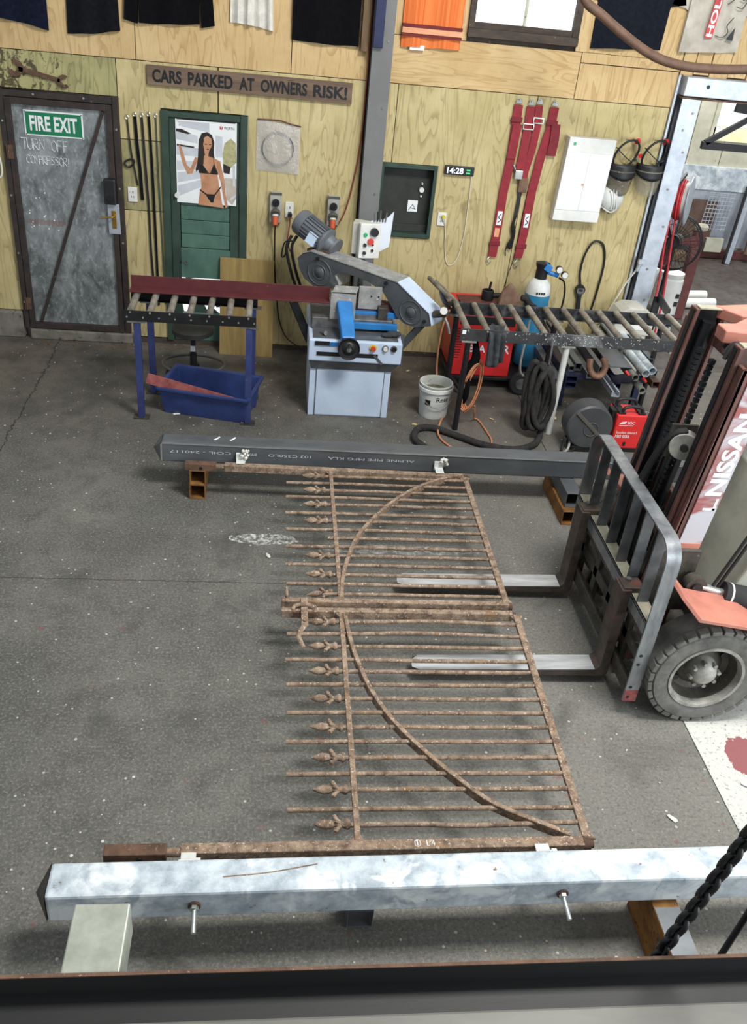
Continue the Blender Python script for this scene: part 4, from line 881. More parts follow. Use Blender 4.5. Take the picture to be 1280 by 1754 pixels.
cable('air_line', 'yellowed air hose running down the galvanised post to the bench', 'hose', [(3.41, -.12, 1.05), (3.36, -.05, .88), (3.30, -.04, .70), (3.2, -.05, .45), (3.1, -.06, .2)], .009, 'cable_white')
q = B(); q.cyl((3.43, -.12, 1.12), (3.41, -.12, 1.03), .018, 12).box(3.40, 3.46, -.14, -.11, 1.10, 1.14); tag(q.out('air_fitting', 'galv_clean', None, smooth=40), 'small brass air fitting on the foot of the galvanised post', 'fitting')
# --- strips at the column top, hose overhead
tag(B().box(.645, .70, -.06, -.003, 2.655, 3.8).out('timber_batten', 'timber', None, bev=.003), 'rough timber batten left of the grey column top', 'batten')
tag(B().box(.735, .815, -.155, -.118, 2.70, 3.8).out('blue_channel', 'bluedark', None, bev=.004), 'dark blue steel strip fixed over the grey column top', 'strip')
cable('overhead_hose', 'thick brown hose sagging across the top right of the wall', 'hose', [(2.03, -.95, 3.6), (2.10, -.95, 3.36), (2.17, -.95, 3.20), (2.31, -.95, 3.12), (2.515, -.95, 3.005), (2.725, -.95, 2.905), (2.92, -.95, 2.853), (3.16, -.95, 2.838), (3.53, -.95, 2.86), (4.2, -.95, 2.95), (5.0, -.95, 3.2)], .034, 'hose_brown', 12)
# --- offcut ply leaning on the wall
tag(B().prism([(-.49, -.20, 0), (0.005, -.215, 0), (.0, -.06, .875), (-.492, -.045, .875)], (0, .018, .003)).out('plywood_offcut', 'plyboard', None, bev=.002), 'square plywood offcut leaning against the wall under the green door', 'board')
cable('white_flex', 'white flex looped at the left edge beside the fire exit door', 'cable', [(-2.40, -.02, 2.0), (-2.38, -.02, 1.75), (-2.335, -.03, 1.62), (-2.325, -.03, 1.50), (-2.345, -.03, 1.44), (-2.40, -.02, 1.42)], .008, 'cable_white')
rd = random.Random(11); db = B()
for i in range(90):
    x = rd.uniform(-2.2, -.3); y = -.05-abs(rd.gauss(0, .05))-(.04 if x < -1.3 else 0); r = rd.uniform(.004, .014); a = rd.uniform(0, PI)
    db.bar((x, y, r*.35), (x+2*r*math.cos(a), y+2*r*math.sin(a), r*.35), r, r*.6)
o = tag(db.out('wall_debris', 'timber', None), 'dry leaf and timber debris along the foot of the wall', 'debris'); o['kind'] = 'stuff'
# ================================================================== ROLLER STANDS
def roller_stand(name, label, x0, x1, yf, yb, zt, nroll, legs, rail_h, railm):
    t = thing(name, label, 'roller stand', ((x0+x1)/2, (yf+yb)/2, 0))
    for y, s_ in ((yf, -1), (yb, 1)):
        b = B(); b.box(x0, x1, y-.004, y+.004, zt-rail_h, zt); b.box(x0, x1, min(y, y-s_*.035), max(y, y-s_*.035), zt-rail_h, zt-rail_h+.007); b.out('side_rail', railm, t, bev=.002)
    pitch = (x1-x0-.12)/(nroll-1)
    first = None
    for i in range(nroll):
        x = x0+.06+pitch*i; c = (x, (yf+yb)/2, zt-.012)
        if first is None:
            b = B(); b.cyl((x, yf+.012, zt-.012), (x, yb-.012, zt-.012), .026, 16); b.cyl((x, yf-.012, zt-.012), (x, yb+.012, zt-.012), .008, 8)
            first = b.out('roller', 'roller', t, smooth=40)
        else: dup(first, t, c)
    return t
# left stand
t = roller_stand('roller_stand', 'black railed roller stand on blue legs carrying the red bar', -1.135, -.125, -1.585, -1.12, .905, 7, None, .085, 'blackmetal')
for (x, y), (xt, yt) in (((-1.03, -1.57), (-1.03, -1.57)), ((-.178, -1.60), (-.178, -1.57)), ((-.99, -1.10), (-.99, -1.135)), ((-.16, -1.10), (-.16, -1.135))):
    lg = B().rhs((x, y, .008), (xt, yt, .812), .05, .05, .004, (0, 1, 0)).out('leg', 'blue', t, bev=.003)
    B().box(x-.06, x+.06, y-.045, y+.045, 0, .008).out('foot_plate', 'dirtysteel', lg)
    B().box(xt-.07, xt+.07, yt-.03, yt+.03, .812, .822).out('top_plate', 'steel', lg)
for i in range(9): B().cyl((-1.10+.12*i, -1.589, .855), (-1.10+.12*i, -1.595, .855), .007, 8).out('bolt_head', 'zinc', t)
# red bar on it
t = thing('red_steel_angle', 'long maroon steel angle lying on the left rollers into the saw vice', 'steel bar', (-.35, -1.15, .92))
b = B(); b.box(-1.13, .455, -1.115, -1.103, .922, 1.02); b.box(-1.13, .455, -1.235, -1.115, .922, .934); b.out('angle', 'maroon', t, bev=.002)
tag(B().box(.69, 1.04, -1.12, -1.01, .83, .90).out('steel_offcut', 'maroon', None, bev=.002), 'short maroon offcut held behind the saw vice jaws', 'steel bar')
# right stand
t = roller_stand('roller_stand', 'long paint-spattered roller stand right of the bandsaw on round legs', 1.485, 3.50, -1.57, -.945, .905, 13, None, .10, 'railgrey')
for x, y, m_, r in ((1.565, -1.55, 'blackmetal', .024), (2.385, -1.55, 'whitepaint', .026), (3.30, -1.55, 'blackmetal', .024), (1.565, -.97, 'blackmetal', .024), (2.44, -.97, 'blackmetal', .024), (3.40, -.97, 'blackmetal', .024)):
    lg = B().cyl((x, y, 0), (x, y, .80), r, 14).out('leg', m_, t, smooth=40)
    B().box(x-.06, x+.06, y-.035, y+.035, .795, .806).out('top_plate', 'galv_grey', lg)
sp = B()
for i in range(120):
    x = random.gauss(2.42, .38); z = random.uniform(.812, .902)
    if 1.5 < x < 3.4:
        r = random.uniform(.0015, .0045); sp.add([(x+r*math.cos(k*PI/3), -1.5746, z+r*math.sin(k*PI/3)) for k in range(6)], [(0, 1, 2, 3, 4, 5)])
sp.out('paint_spatter', 'white', t, fix=False)['kind'] = 'stuff'
B().box(1.50, 1.53, -1.5775, -1.574, .862, .895).out('white_tag', 'white', t)
# spare rollers bundled at the left end
for k, (xa, ya, za) in enumerate(((1.44, -.90, .93), (1.50, -.92, .905))):
    tag(B().cyl((xa-.06, ya+.45, za+.01), (xa+.05, ya-.05, za), .02, 12).out('loose_tube', 'roller', None, smooth=40), ('thin loose tube resting at the back left end of the right stand', 'second loose tube resting beside it on the right stand end')[k], 'tube')

# ================================================================== BANDSAW
saw = thing('bandsaw', 'grey and blue metal cutting bandsaw with tilted motor and handwheel vice', 'bandsaw', (.66, -1.05, 0))
B().box(.318, .992, -1.395, -.66, 0, .50).out('cabinet_base', 'sawgrey', saw, bev=.004)
B().box(.375, .935, -1.402, -1.394, .01, .495).out('front_door', 'sawgrey', saw, bev=.003)
for x in (.372, .938): B().box(x-.002, x+.002, -1.403, -1.394, .0, .495).out('panel_seam', 'iso_dark', saw)
B().prism([(.305, -1.445, .515), (1.045, -1.445, .515), (.985, -1.41, .43), (.325, -1.41, .43)], (0, .74, 0)).out('skirt', 'sawdark', saw, bev=.004)
tray = B().box(.295, 1.055, -1.455, -.64, .515, .70).out('coolant_tray', 'sawgrey', saw, bev=.012)
B().box(.36, .86, -1.458, -1.454, .565, .60).out('tray_slot', 'black', saw)
B().bar((.83, -1.456, .59), (.90, -1.456, .515), .02, .008, (0, -1, 0)).out('slot_lip', 'sawdark', saw)
B().box(.33, 1.02, -1.42, -.68, .70, .712).out('tray_bed', 'sawdark', saw)
B().box(.345, .62, -1.462, -1.45, .655, .685).out('blue_band', 'bluesaw', saw)
B().box(.345, .46, -1.468, -1.455, .66, .69).out('scale_tab', 'black', saw)
q = B().cyl((.815, -1.456, .655), (.815, -1.464, .655), .03, 20).out('stop_button_ring', 'yellow', saw, smooth=40)
B().cyl((.815, -1.464, .655), (.815, -1.488, .655), .019, 16).out('stop_button', 'btn_red', q, smooth=40)
for x, m_ in ((.915, 'plasticwhite'), (.985, 'black')):
    q = B().cyl((x, -1.456, .655), (x, -1.462, .655), .027, 18).out('switch_ring', 'steel', saw, smooth=40); B().cyl((x, -1.462, .655), (x, -1.478, .655), .018, 16).out('switch_knob', m_, q, smooth=40)
# bed, turntable and vice
B().box(.32, .98, -1.22, -.70, .71, .80).out('saw_bed', 'steel', saw, bev=.006)
B().cyl((.74, -.98, .80), (.74, -.98, .825), .22, 32).out('turntable', 'steel', saw, smooth=40)
B().box(.62, 1.04, -1.16, -1.12, .80, .845).out('blue_cross_rail', 'bluesaw', saw, bev=.003)
B().box(.62, 1.02, -1.27, -1.23, .735, .785).out('blue_cross_rail', 'bluesaw', saw, bev=.003)
B().box(.46, .665, -1.245, -1.205, .80, 1.03).out('moving_jaw', 'sawtop', saw, bev=.004)
q = B().prism([(.47, -1.245, 1.03), (.665, -1.245, 1.03), (.69, -1.13, 1.045), (.50, -1.13, 1.045)], (0, 0, -.012)).out('jaw_cap', 'sawtop', saw)
B().box(.695, .885, -1.13, -1.10, .86, 1.045).out('fixed_jaw', 'sawtop', saw, bev=.003)
for x in (.80, .86): B().cyl((x, -1.13, .97), (x, -1.134, .97), .007, 8).out('jaw_screw', 'black', saw)
B().box(.86, .94, -1.20, -1.10, .80, .90).out('blade_guide', 'dirtysteel', saw, bev=.006)
va = B(); va.bar((.572, -1.22, .925), (.602, -1.53, .735), .125, .09, (0, 0, 1), .11, .07); va.out('vice_arm', 'bluesaw', saw, bev=.012)
B().cyl((.59, -1.40, .81), (.607, -1.60, .695), .016, 12).out('vice_screw', 'steel', saw, smooth=40)
hw = B(); hd = Vector((.02, -1, .10)).normalized(); hc = Vector((.608, -1.585, .685))
hw.lathe([(.0, .006), (.03, .010), (.055, -.006), (.075, -.004), (.088, .012), (.090, -.016), (.074, -.022), (.05, -.018), (.0, -.016)], hc, hd, 32); q = hw.out('handwheel', 'black', saw, smooth=35)
B().cyl(hc+hd*.005+Vector((0, .0, .035)), hc+hd*.07+Vector((0, 0, .05)), .012, 12).out('crank_grip', 'blackmetal', q, smooth=40)
B().cyl(hc, hc+hd*.018, .02, 14).out('hub', 'steel', q, smooth=40)
B().cyl((.40, -1.33, .715), (.43, -1.40, .735), .018, 12).out('lever', 'steel', saw, smooth=40)
# saw bow: horizontal frame swung 35 degrees to the bed
ca, sa = math.cos(math.radians(35)), math.sin(math.radians(35))
U = Vector((ca, -sa, 0)); Nn = Vector((sa, ca, 0)); P0 = Vector((.75, -1.0, 0))
def A(u, z, n=0.0): return P0+U*u+Nn*n+Vector((0, 0, z))
prof = [(-.682, 1.088), (-.63, 1.14), (-.544, 1.172), (.307, 1.108), (.615, .929), (.648, .835), (.50, .782), (.40, .79), (.322, .832), (.25, .92), (.174, 1.004), (.03, 1.052), (-.113, 1.067), (-.26, 1.065), (-.30, 1.03), (-.25, .95), (-.343, .906), (-.495, .883), (-.601, .93), (-.66, 1.01)]
B().prism([A(u, z) for u, z in prof], Nn*.012).out('front_cover', 'sawdark', saw, bev=.004)
B().prism([A(u*.985, z, .012) for u, z in prof], Nn*.17).out('bow_frame', 'sawtop', saw, bev=.008)
edge = [(-.682, 1.088), (-.63, 1.142), (-.544, 1.175), (.307, 1.112), (.618, .932), (.652, .835)]
for i in range(1, len(edge)-1):
    (u0, z0), (u1, z1) = edge[i], edge[i+1]
    b = B(); b.add([A(u0, z0, -.006), A(u1, z1, -.006), A(u1, z1, .19), A(u0, z0, .19), A(u0, z0+.008, -.006), A(u1, z1+.008, -.006), A(u1, z1+.008, .19), A(u0, z0+.008, .19)],
                   [(0, 1, 2, 3), (7, 6, 5, 4), (0, 4, 5, 1), (1, 5, 6, 2), (2, 6, 7, 3), (3, 7, 4, 0)]); b.out('top_cover', 'sawgrey' if i > 2 else 'sawtop', saw)
for u, z, R_ in ((-.45, 1.02, .115), (.45, .90, .10)):
    for r_ in (R_, R_*.55):
        B().tube([A(u+r_*math.cos(2*PI*k/28), z+r_*.95*math.sin(2*PI*k/28), -.001) for k in range(28)], .005, 6, closed=True, smooth=1).out('wheel_relief', 'sawdark', saw, smooth=50)
    B().lathe([(.045, 0), (.035, .012), (.0, .016)], A(u, z, .0), -Nn, 20).out('wheel_boss', 'sawdark', saw, smooth=50)
for u, z in ((-.47, 1.135), (.20, 1.085), (.585, .86)): B().cyl(A(u, z, 0), A(u, z, -.022), .014, 12).out('cover_knob', 'black', saw, smooth=40)
# motor on the left end
m0 = Vector((.20, -.44, 1.365)); md_ = Vector((.225, -.158, -.118)); mdn = md_.normalized()
mb = B().lathe([(.0, 0), (.10, .0), (.112, .02), (.112, .085), (.105, .088)], m0, mdn, 28); mot = mb.out('motor_fan_cover', 'motor', saw, smooth=35)
B().cyl(m0+mdn*.085, m0+mdn*.285, .094, 28).out('motor_body', 'motor', saw, smooth=35)
fn = B(); d_, a_, b2_ = frame(mdn)
for k in range(22):
    an = 2*PI*k/22; dr = a_*math.cos(an)+b2_*math.sin(an); p = m0+dr*.100
    fn.bar(p+mdn*.09, p+mdn*.28, .006, .018, dr)
fn.out('cooling_fins', 'motor', saw)
B().lathe([(.094, 0), (.115, .012), (.115, .03), (.08, .05), (.07, .11), (.09, .115), (.09, .135)], m0+mdn*.285, mdn, 24).out('motor_flange', 'motor', saw, smooth=35)
B().bar(m0+mdn*.10-Vector((0, .11, .045)), m0+mdn*.19-Vector((0, .11, .045)), .05, .10, (0, .3, 1)).out('terminal_box', 'sawgrey', saw, bev=.005)
B().bar(A(-.62, 1.15, .12), A(-.40, 1.17, .12), .14, .05).out('motor_mount', 'rust_dark', saw, bev=.004)
B().tube([(.16, -.50, 1.20), (.085, -.48, 1.18), (.06, -.45, 1.05), (.09, -.45, 1.06), (.12, -.48, 1.18)], .007, 6).out('motor_lead', 'cable_black', saw, smooth=60)
for dx in (0, .045): B().tube([(.14+dx, -.48, 1.24), (.10+dx, -.48, 1.14), (.13+dx, -.47, .98), (.19+dx, -.45, .80), (.26+dx, -.5, .70)], .013, 8).out('conduit', 'cable_black', saw, smooth=60)
# pivot links
B().bar((.15, -.95, .86), (.32, -1.05, .52), .05, .07, (1, 0, 0)).out('pivot_arm', 'blackmetal', saw, bev=.008)
B().cyl((.15, -1.0, .86), (.15, -.92, .86), .028, 14).out('pivot_pin', 'steel', saw, smooth=40)
B().bar((1.22, -1.26, .80), (1.075, -1.17, .55), .03, .06, (1, 0, 0)).out('feed_cylinder', 'sawdark', saw, bev=.006)
B().cyl((1.22, -1.30, .80), (1.22, -1.24, .80), .02, 12).out('feed_pin', 'black', saw, smooth=40)
B().bar((1.07, -1.30, .72), (1.07, -1.30, .45), .012, .03, (1, 0, 0)).out('side_bracket', 'sawdark', saw)
# blade tension handle
B().lathe([(.0, -.01), (.03, -.006), (.085, .012), (.09, .02), (.08, .02), (.03, .01), (0, .012)], A(.70, 1.04, .06), Vector((.5, .1, .35)), 22).out('tension_dish', 'black', saw, smooth=40)
B().cyl(A(.64, .92, .05), A(.75, .96, .05), .03, 14).out('tension_hub', 'dirtysteel', saw, smooth=40)
q = B().cyl(A(.74, .99, .0), A(.75, .995, -.02), .030, 20).out('tension_gauge', 'plasticwhite', saw, smooth=40)
B().tube([A(.76, .93, .0), A(.80, .88, -.01), A(.82, .82, -.01)], .012, 8).out('tension_lever', 'steel', saw, smooth=40)
# control box with papers
B().box(.655, .665, -.62, -.60, .80, 1.16).out('box_post', 'sawdark', saw); B().cyl((.75, -.60, .75), (.75, -.60, 1.17), .025, 12).out('control_post', 'sawdark', saw, smooth=40)
q = B().box(.655, .80, -.66, -.54, 1.165, 1.43).rot(math.radians(-14), 'Z', (.74, -.6, 1.3)).out('control_box', 'offwhite', saw, bev=.006)
pz = B().box(.695, .875, -.715, -.655, 1.155, 1.445).rot(math.radians(10), 'Z', (.78, -.68, 1.3)).out('control_panel', 'plasticwhite', saw, bev=.006)
def onpanel(x, z, r, l, m_, nm): 
    p = Vector((x, -.715, z)); b = B().cyl(p, p+Vector((0, -l, 0)), r, 16).rot(math.radians(10), 'Z', (.78, -.68, 1.3)); return b.out(nm, m_, pz, smooth=40)
onpanel(.742, 1.355, .016, .012, 'btn_green', 'green_button'); onpanel(.79, 1.30, .026, .02, 'btn_red', 'red_button'); onpanel(.742, 1.27, .014, .018, 'black', 'black_knob'); onpanel(.81, 1.275, .010, .012, 'black', 'black_knob')
onpanel(.742, 1.205, .014, .018, 'black', 'black_knob'); onpanel(.81, 1.225, .012, .012, 'black', 'black_knob'); onpanel(.815, 1.38, .034, .03, 'black', 'rotary_switch')
t = thing('paper_sheets', 'white job sheets with pens clipped behind the bandsaw control box', 'papers', (.92, -.60, 1.15))
B().prism([(.83, -.60, 1.15), (.97, -.60, 1.235), (.985, -.60, 1.53), (.94, -.60, 1.48), (.84, -.60, 1.43)], (0, .008, 0)).out('sheet', 'paper', t)
B().prism([(.79, -.592, 1.38), (.93, -.592, 1.42), (.92, -.592, 1.46), (.80, -.592, 1.44)], (0, .004, 0)).out('sheet', 'paper', t)
for k in range(5): B().cyl((.83+.022*k, -.605, 1.44), (.82+.026*k, -.61, 1.51+.012*(k % 3)), .006, 8).out('pen', 'black' if k % 2 else 'steel', t, smooth=40)
tag(B().ball((.99, -1.33, .735), .05, 10, 6, (1.3, .9, .5)).ball((.93, -1.35, .728), .04, 10, 6, (1.2, .8, .5)).out('rag', 'cloth_rag', None, smooth=60), 'crumpled dark grey rag on the bandsaw tray', 'rag')

# ================================================================== UNDER THE LEFT STAND
t = thing('storage_crate', 'blue plastic crate under the left roller stand', 'crate', (-.49, -1.36, 0))
cyaw = math.radians(-13); CC = Vector((-.49, -1.345, 0))
def CR(x, y, z): return CC+Matrix.Rotation(cyaw, 3, 'Z') @ Vector((x, y, z))
def tub(b, hx, hy, tx, ty, z0, z1, th):
    o0 = [(-hx, -hy), (hx, -hy), (hx, hy), (-hx, hy)]; o1 = [(-tx, -ty), (tx, -ty), (tx, ty), (-tx, ty)]
    i0 = [(x-th*(1 if x > 0 else -1), y-th*(1 if y > 0 else -1)) for x, y in o0]; i1 = [(x-th*(1 if x > 0 else -1), y-th*(1 if y > 0 else -1)) for x, y in o1]
    vs = [CR(x, y, z0) for x, y in o0]+[CR(x, y, z1) for x, y in o1]+[CR(x, y, z1) for x, y in i1]+[CR(x, y, z0+th) for x, y in i0]
    fs = [(3, 2, 1, 0), (12, 13, 14, 15)]
    for i in range(4):
        j = (i+1) % 4; fs += [(i, j, 4+j, 4+i), (4+i, 4+j, 8+j, 8+i), (8+i, 8+j, 12+j, 12+i)]
    return b.add(vs, fs)
tub(B(), .335, .20, .365, .235, 0, .235, .008).out('tub', 'bluebin', t, bev=.004)
rb = B()
for (x0, y0), (x1, y1) in (((-.375, -.245), (.375, -.245)), ((.375, -.245), (.375, .245)), ((.375, .245), (-.375, .245)), ((-.375, .245), (-.375, -.245))):
    rb.bar(CR(x0, y0, .228), CR(x1, y1, .228), .026, .022)
rb.out('rim', 'bluebin', t, bev=.003)
for x in (-.36, .36):
    for y in (-.12, .12): B().bar(CR(x*.95, y, .02), CR(x, y, .22), .02, .03, (1, 0, 0)).out('rib', 'bluebin', t)
tag(B().bar((-.99, -1.47, .30), (-.20, -1.52, .115), .012, .085, (0, .25, 1)).out('red_flat_bar', 'redrust', None, bev=.002), 'rusty red flat bar sticking out of the blue crate', 'steel bar')
t = thing('workshop_stool', 'round black stool tucked under the left roller stand', 'stool', (-.69, -.80, 0))
B().lathe([(0, 0), (.15, .0), (.178, .015), (.178, .05), (.16, .065), (0, .07)], (-.68, -.80, .43), (0, 0, 1), 28).out('seat', 'stoolseat', t, smooth=40)
B().cyl((-.68, -.80, .10), (-.68, -.80, .43), .02, 12).out('gas_lift', 'black', t, smooth=40); B().cyl((-.68, -.80, .08), (-.68, -.80, .26), .03, 12).out('column', 'black', t, smooth=40)
B().box(-.70, -.66, -.835, -.828, .28, .33).out('white_label', 'white', t)
for k in range(5):
    an = 2*PI*k/5+.3; p = Vector((-.68+.24*math.cos(an), -.80+.24*math.sin(an), .06)); lg = B().bar((-.68, -.80, .10), p, .045, .03, None, .03, .02).out('base_leg', 'black', t, bev=.004)
    B().cyl((p.x, p.y-.012, .026), (p.x, p.y+.012, .026), .026, 12).out('castor', 'rubber', lg, smooth=40)
B().tube([(-.68+.27*math.cos(2*PI*k/24), -.80+.20*math.sin(2*PI*k/24), .15) for k in range(24)], .012, 6, closed=True, smooth=1).out('foot_ring', 'iso_dark', t, smooth=50)

# ================================================================== BUCKET
t = thing('paint_bucket', 'white paint bucket with black lettering beside the bandsaw', 'bucket', (1.41, -1.27, 0))
bc = Vector((1.41, -1.27, 0))
B().lathe([(.0, .0), (.118, .0), (.122, .01), (.138, .29), (.144, .295), (.144, .305), (.132, .305), (.126, .28), (.112, .02), (0, .02)], bc, (0, 0, 1), 36).out('pail', 'whitepaint', t, smooth=35)
B().lathe([(.146, .0), (.150, .004), (.150, .03), (.143, .034)], bc+Vector((0, 0, .245)), (0, 0, 1), 36, cap=False).out('lip_ring', 'plasticwhite', t, smooth=35)
B().lathe([(.0, 0), (.125, .0), (.12, .006), (.0, .012)], bc+Vector((0, 0, .22)), (0, 0, 1), 28).out('swarf_contents', 'sandwaste', t, smooth=50)
B().tube([bc+Vector((.152*math.cos(a), .152*math.sin(a), .25-.13*math.sin((a+PI-.25)/(2.9)*PI if -PI+.25 <= a else 0))) for a in [-PI+.25+2.9*k/16 for k in range(17)]], .003, 6).out('wire_handle', 'steel', t, smooth=50)
def wrap(R0, R1, H):
    def f(p):
        s_ = p.x-bc.x; R_ = R0+(R1-R0)*p.z/H+.0012; an = -PI/2+s_/R_; return Vector((bc.x+R_*math.cos(an), bc.y+R_*math.sin(an), p.z))
    return f
lettering('Rese', 'printblack', t, (1.405, -1.4, .17), (1, 0, 0), (0, 0, 1), w=.115, h=.046, bold=.012, bend=wrap(.122, .138, .29))
for k in range(5):
    b = B(); w_ = (.07, .06, .065, .05, .06)[k]
    b.add([wrap(.122, .138, .29)(Vector((1.41+w_*i/4, -1.4, .145-.018*k+j*.004))) for j in (0, 1) for i in range(5)], [(i, i+1, 6+i, 5+i) for i in range(4)]); b.out('fine_print', 'printgrey', t, fix=False)
lb = B(); f_ = wrap(.122, .138, .29); lb.add([f_(Vector((1.305+.05*i/4, -1.4, .13+j*.05))) for j in (0, 1) for i in range(5)], [(i, i+1, 6+i, 5+i) for i in range(4)]); lb.out('black_mark', 'printblack', t, fix=False)

# ================================================================== WELDER AND TROLLEY, CYLINDER
t = thing('welding_machine', 'big red welding machine on a trolley behind the right roller stand', 'welder', (1.9, -.42, 0))
B().box(1.645, 2.185, -.70, -.12, .13, .715).out('case', 'red', t, bev=.012)
B().box(1.66, 2.17, -.705, -.69, .62, .70).out('control_recess', 'black', t, bev=.004)
B().box(1.70, 2.15, -.60, -.2, .715, .722).out('lid_patch', 'maroon_dull', t)
for i in range(12): B().box(1.65, 1.69+.004*i, -.7035, -.699, .30+.025*i, .306+.025*i).out('vent_slot', 'black', t)
lettering('BEA', 'white', t, (1.782, -.7008, .362), (1, 0, 0), (0, 0, 1), w=.15, h=.07, bold=.02)
lettering('R', 'white', t, (2.095, -.7008, .36), (1, 0, 0), (0, 0, 1), w=.062, h=.08, bold=.02)
B().box(1.62, 2.55, -.72, -.08, .10, .13).out('trolley_base', 'blackmetal', t, bev=.004)
for x, y in ((1.72, -.62), (1.72, -.18)): B().cyl((x, y-.02, .05), (x, y+.02, .05), .05, 16).out('castor', 'rubber', t, smooth=40)
for y in (-.78, -.06):
    w_ = B().lathe([(.055, -.022), (.10, -.024), (.112, -.012), (.112, .012), (.10, .024), (.055, .022), (.05, .0), (.055, -.022)], (2.30, y, .113), (0, -1, 0), 28).out('wheel', 'rubber', t, smooth=40)
    B().cyl((2.30, y-.02, .113), (2.30, y+.02, .113), .056, 20).out('wheel_hub', 'steel', w_, smooth=40)
for x in (1.63,): B().rhs((x, -.66, .13), (x, -.66, .82), .03, .03, .003).out('trolley_post', 'blackmetal', t)
B().bar((1.64, -.70, .12), (1.76, -.92, .02), .03, .02).out('tow_handle', 'blackmetal', t)
t = thing('gas_cylinder', 'blue gas cylinder with white shoulder and regulator gauges', 'gas cylinder', (2.42, -.36, .13))
gc = Vector((2.42, -.36, .135))
B().lathe([(.0, 0), (.10, .0), (.115, .02), (.115, .69), (.113, .70)], gc, (0, 0, 1), 32).out('body', 'bluegas', t, smooth=35)
B().lathe([(.113, .70), (.112, .73), (.10, .79), (.07, .83), (.045, .845), (0, .85)], gc, (0, 0, 1), 32).out('shoulder', 'whitepaint', t, smooth=35)
B().lathe([(.0, .84), (.055, .84), (.052, .93), (.06, .95), (.066, .98), (.05, .985), (.0, .98)], gc, (0, 0, 1), 20).out('valve_guard', 'black', t, smooth=35)
for k in range(4): B().box(2.375+.022*k, 2.390+.022*k, -.4745-.0, -.470, .855, .875).out('stencil_mark', 'printblack', t)
B().box(2.425, 2.49, -.43, -.36, 1.06, 1.12).rot(.5, 'Y', (2.45, -.4, 1.09)).out('blue_tag', 'bluesaw', t, bev=.004)
rg = B().cyl((2.47, -.38, 1.04), (2.57, -.40, 1.02), .022, 12).out('regulator', 'bluesaw', t, smooth=40)
for x, z in ((2.555, 1.085), (2.615, 1.04)): q = B().cyl((x, -.42, z), (x, -.45, z), .032, 20).out('pressure_gauge', 'black', rg, smooth=40)
for x, z in ((2.555, 1.085), (2.615, 1.04)): B().cyl((x, -.45, z), (x, -.453, z), .027, 20).out('gauge_dial', 'plasticwhite', t)
cable('gas_hose', 'black gas hose looping down from the blue cylinder regulator', 'hose', [(2.58, -.40, 1.0), (2.64, -.38, .96), (2.68, -.34, .86), (2.69, -.32, .74), (2.67, -.34, .6), (2.6, -.42, .45)], .009, 'cable_black')
t = thing('magnetic_pot', 'black round magnetic pot standing on the red welder lid', 'pot', (1.97, -.30, .722))
B().lathe([(0, 0), (.055, 0), (.058, .01), (.056, .09), (.045, .095), (.04, .06), (0, .06)], (1.97, -.30, .722), (0, 0, 1), 24).out('pot', 'black', t, smooth=35)
B().cyl((1.975, -.30, .78), (1.985, -.30, .89), .011, 10).out('spindle', 'blackmetal', t, smooth=40)
B().cyl((2.02, -.31, .77), (2.09, -.33, .78), .025, 12).out('side_arm', 'black', t, smooth=40)
t = thing('leather_gauntlet', 'stiff brown leather welding gauntlet on the red welder lid', 'glove', (2.14, -.40, .722))
vs = [(2.04, -.46, .725), (2.27, -.46, .725), (2.28, -.34, .725), (2.05, -.34, .725), (2.07, -.44, .86), (2.24, -.43, .83), (2.23, -.38, .83), (2.09, -.38, .87), (2.13, -.42, .93), (2.15, -.40, .93)]
B().add(vs, [(3, 2, 1, 0), (0, 1, 5, 4), (1, 2, 6, 5), (2, 3, 7, 6), (3, 0, 4, 7), (4, 5, 8), (5, 6, 9, 8), (6, 7, 9), (7, 4, 8, 9)]).out('cuff', 'leather', t, bev=.015, smooth=60)
B().tube([(2.26, -.42, .80), (2.31, -.42, .79), (2.34, -.44, .76), (2.40, -.47, .735)], .03, 8, radii=[.028, .034, .03, .02]).out('hand', 'hose_sleeve', t, smooth=60)
# rag over the rail
t = thing('hung_rag', 'crumpled grey rag draped over the right roller stand rail', 'rag', (1.79, -1.58, .63))
vs = []; fs = []; N = 14; K = 12
for j in range(K+1):
    f_ = j/K
    for i in range(N+1):
        a = i/N; x = 1.715+.135*a+.02*f_*math.sin(3*a); y = -1.585-.016*math.sin(a*15)-.012*math.sin(a*7+2)-.02*f_; z = .925-.30*f_-.03*math.sin(a*5)*f_
        if j < 2: y += .05*(2-j); z -= .004*(2-j)
        vs.append((x, y, z))
for j in range(K):
    for i in range(N): q = j*(N+1)+i; fs.append((q, q+1, q+N+2, q+N+1))
o = B().add(vs, fs).out('cloth', 'cloth_rag', t, smooth=60, fix=False); md = o.modifiers.new('thick', 'SOLIDIFY'); md.thickness = .006
B().tube([(1.63, -1.50, .80), (1.66, -1.50, .62), (1.60, -1.49, .50), (1.62, -1.49, .30), (1.615, -1.48, .22)], .035, 8, radii=[.02, .04, .05, .035, .02]).out('dark_tail', 'cloth_black', t, smooth=60)
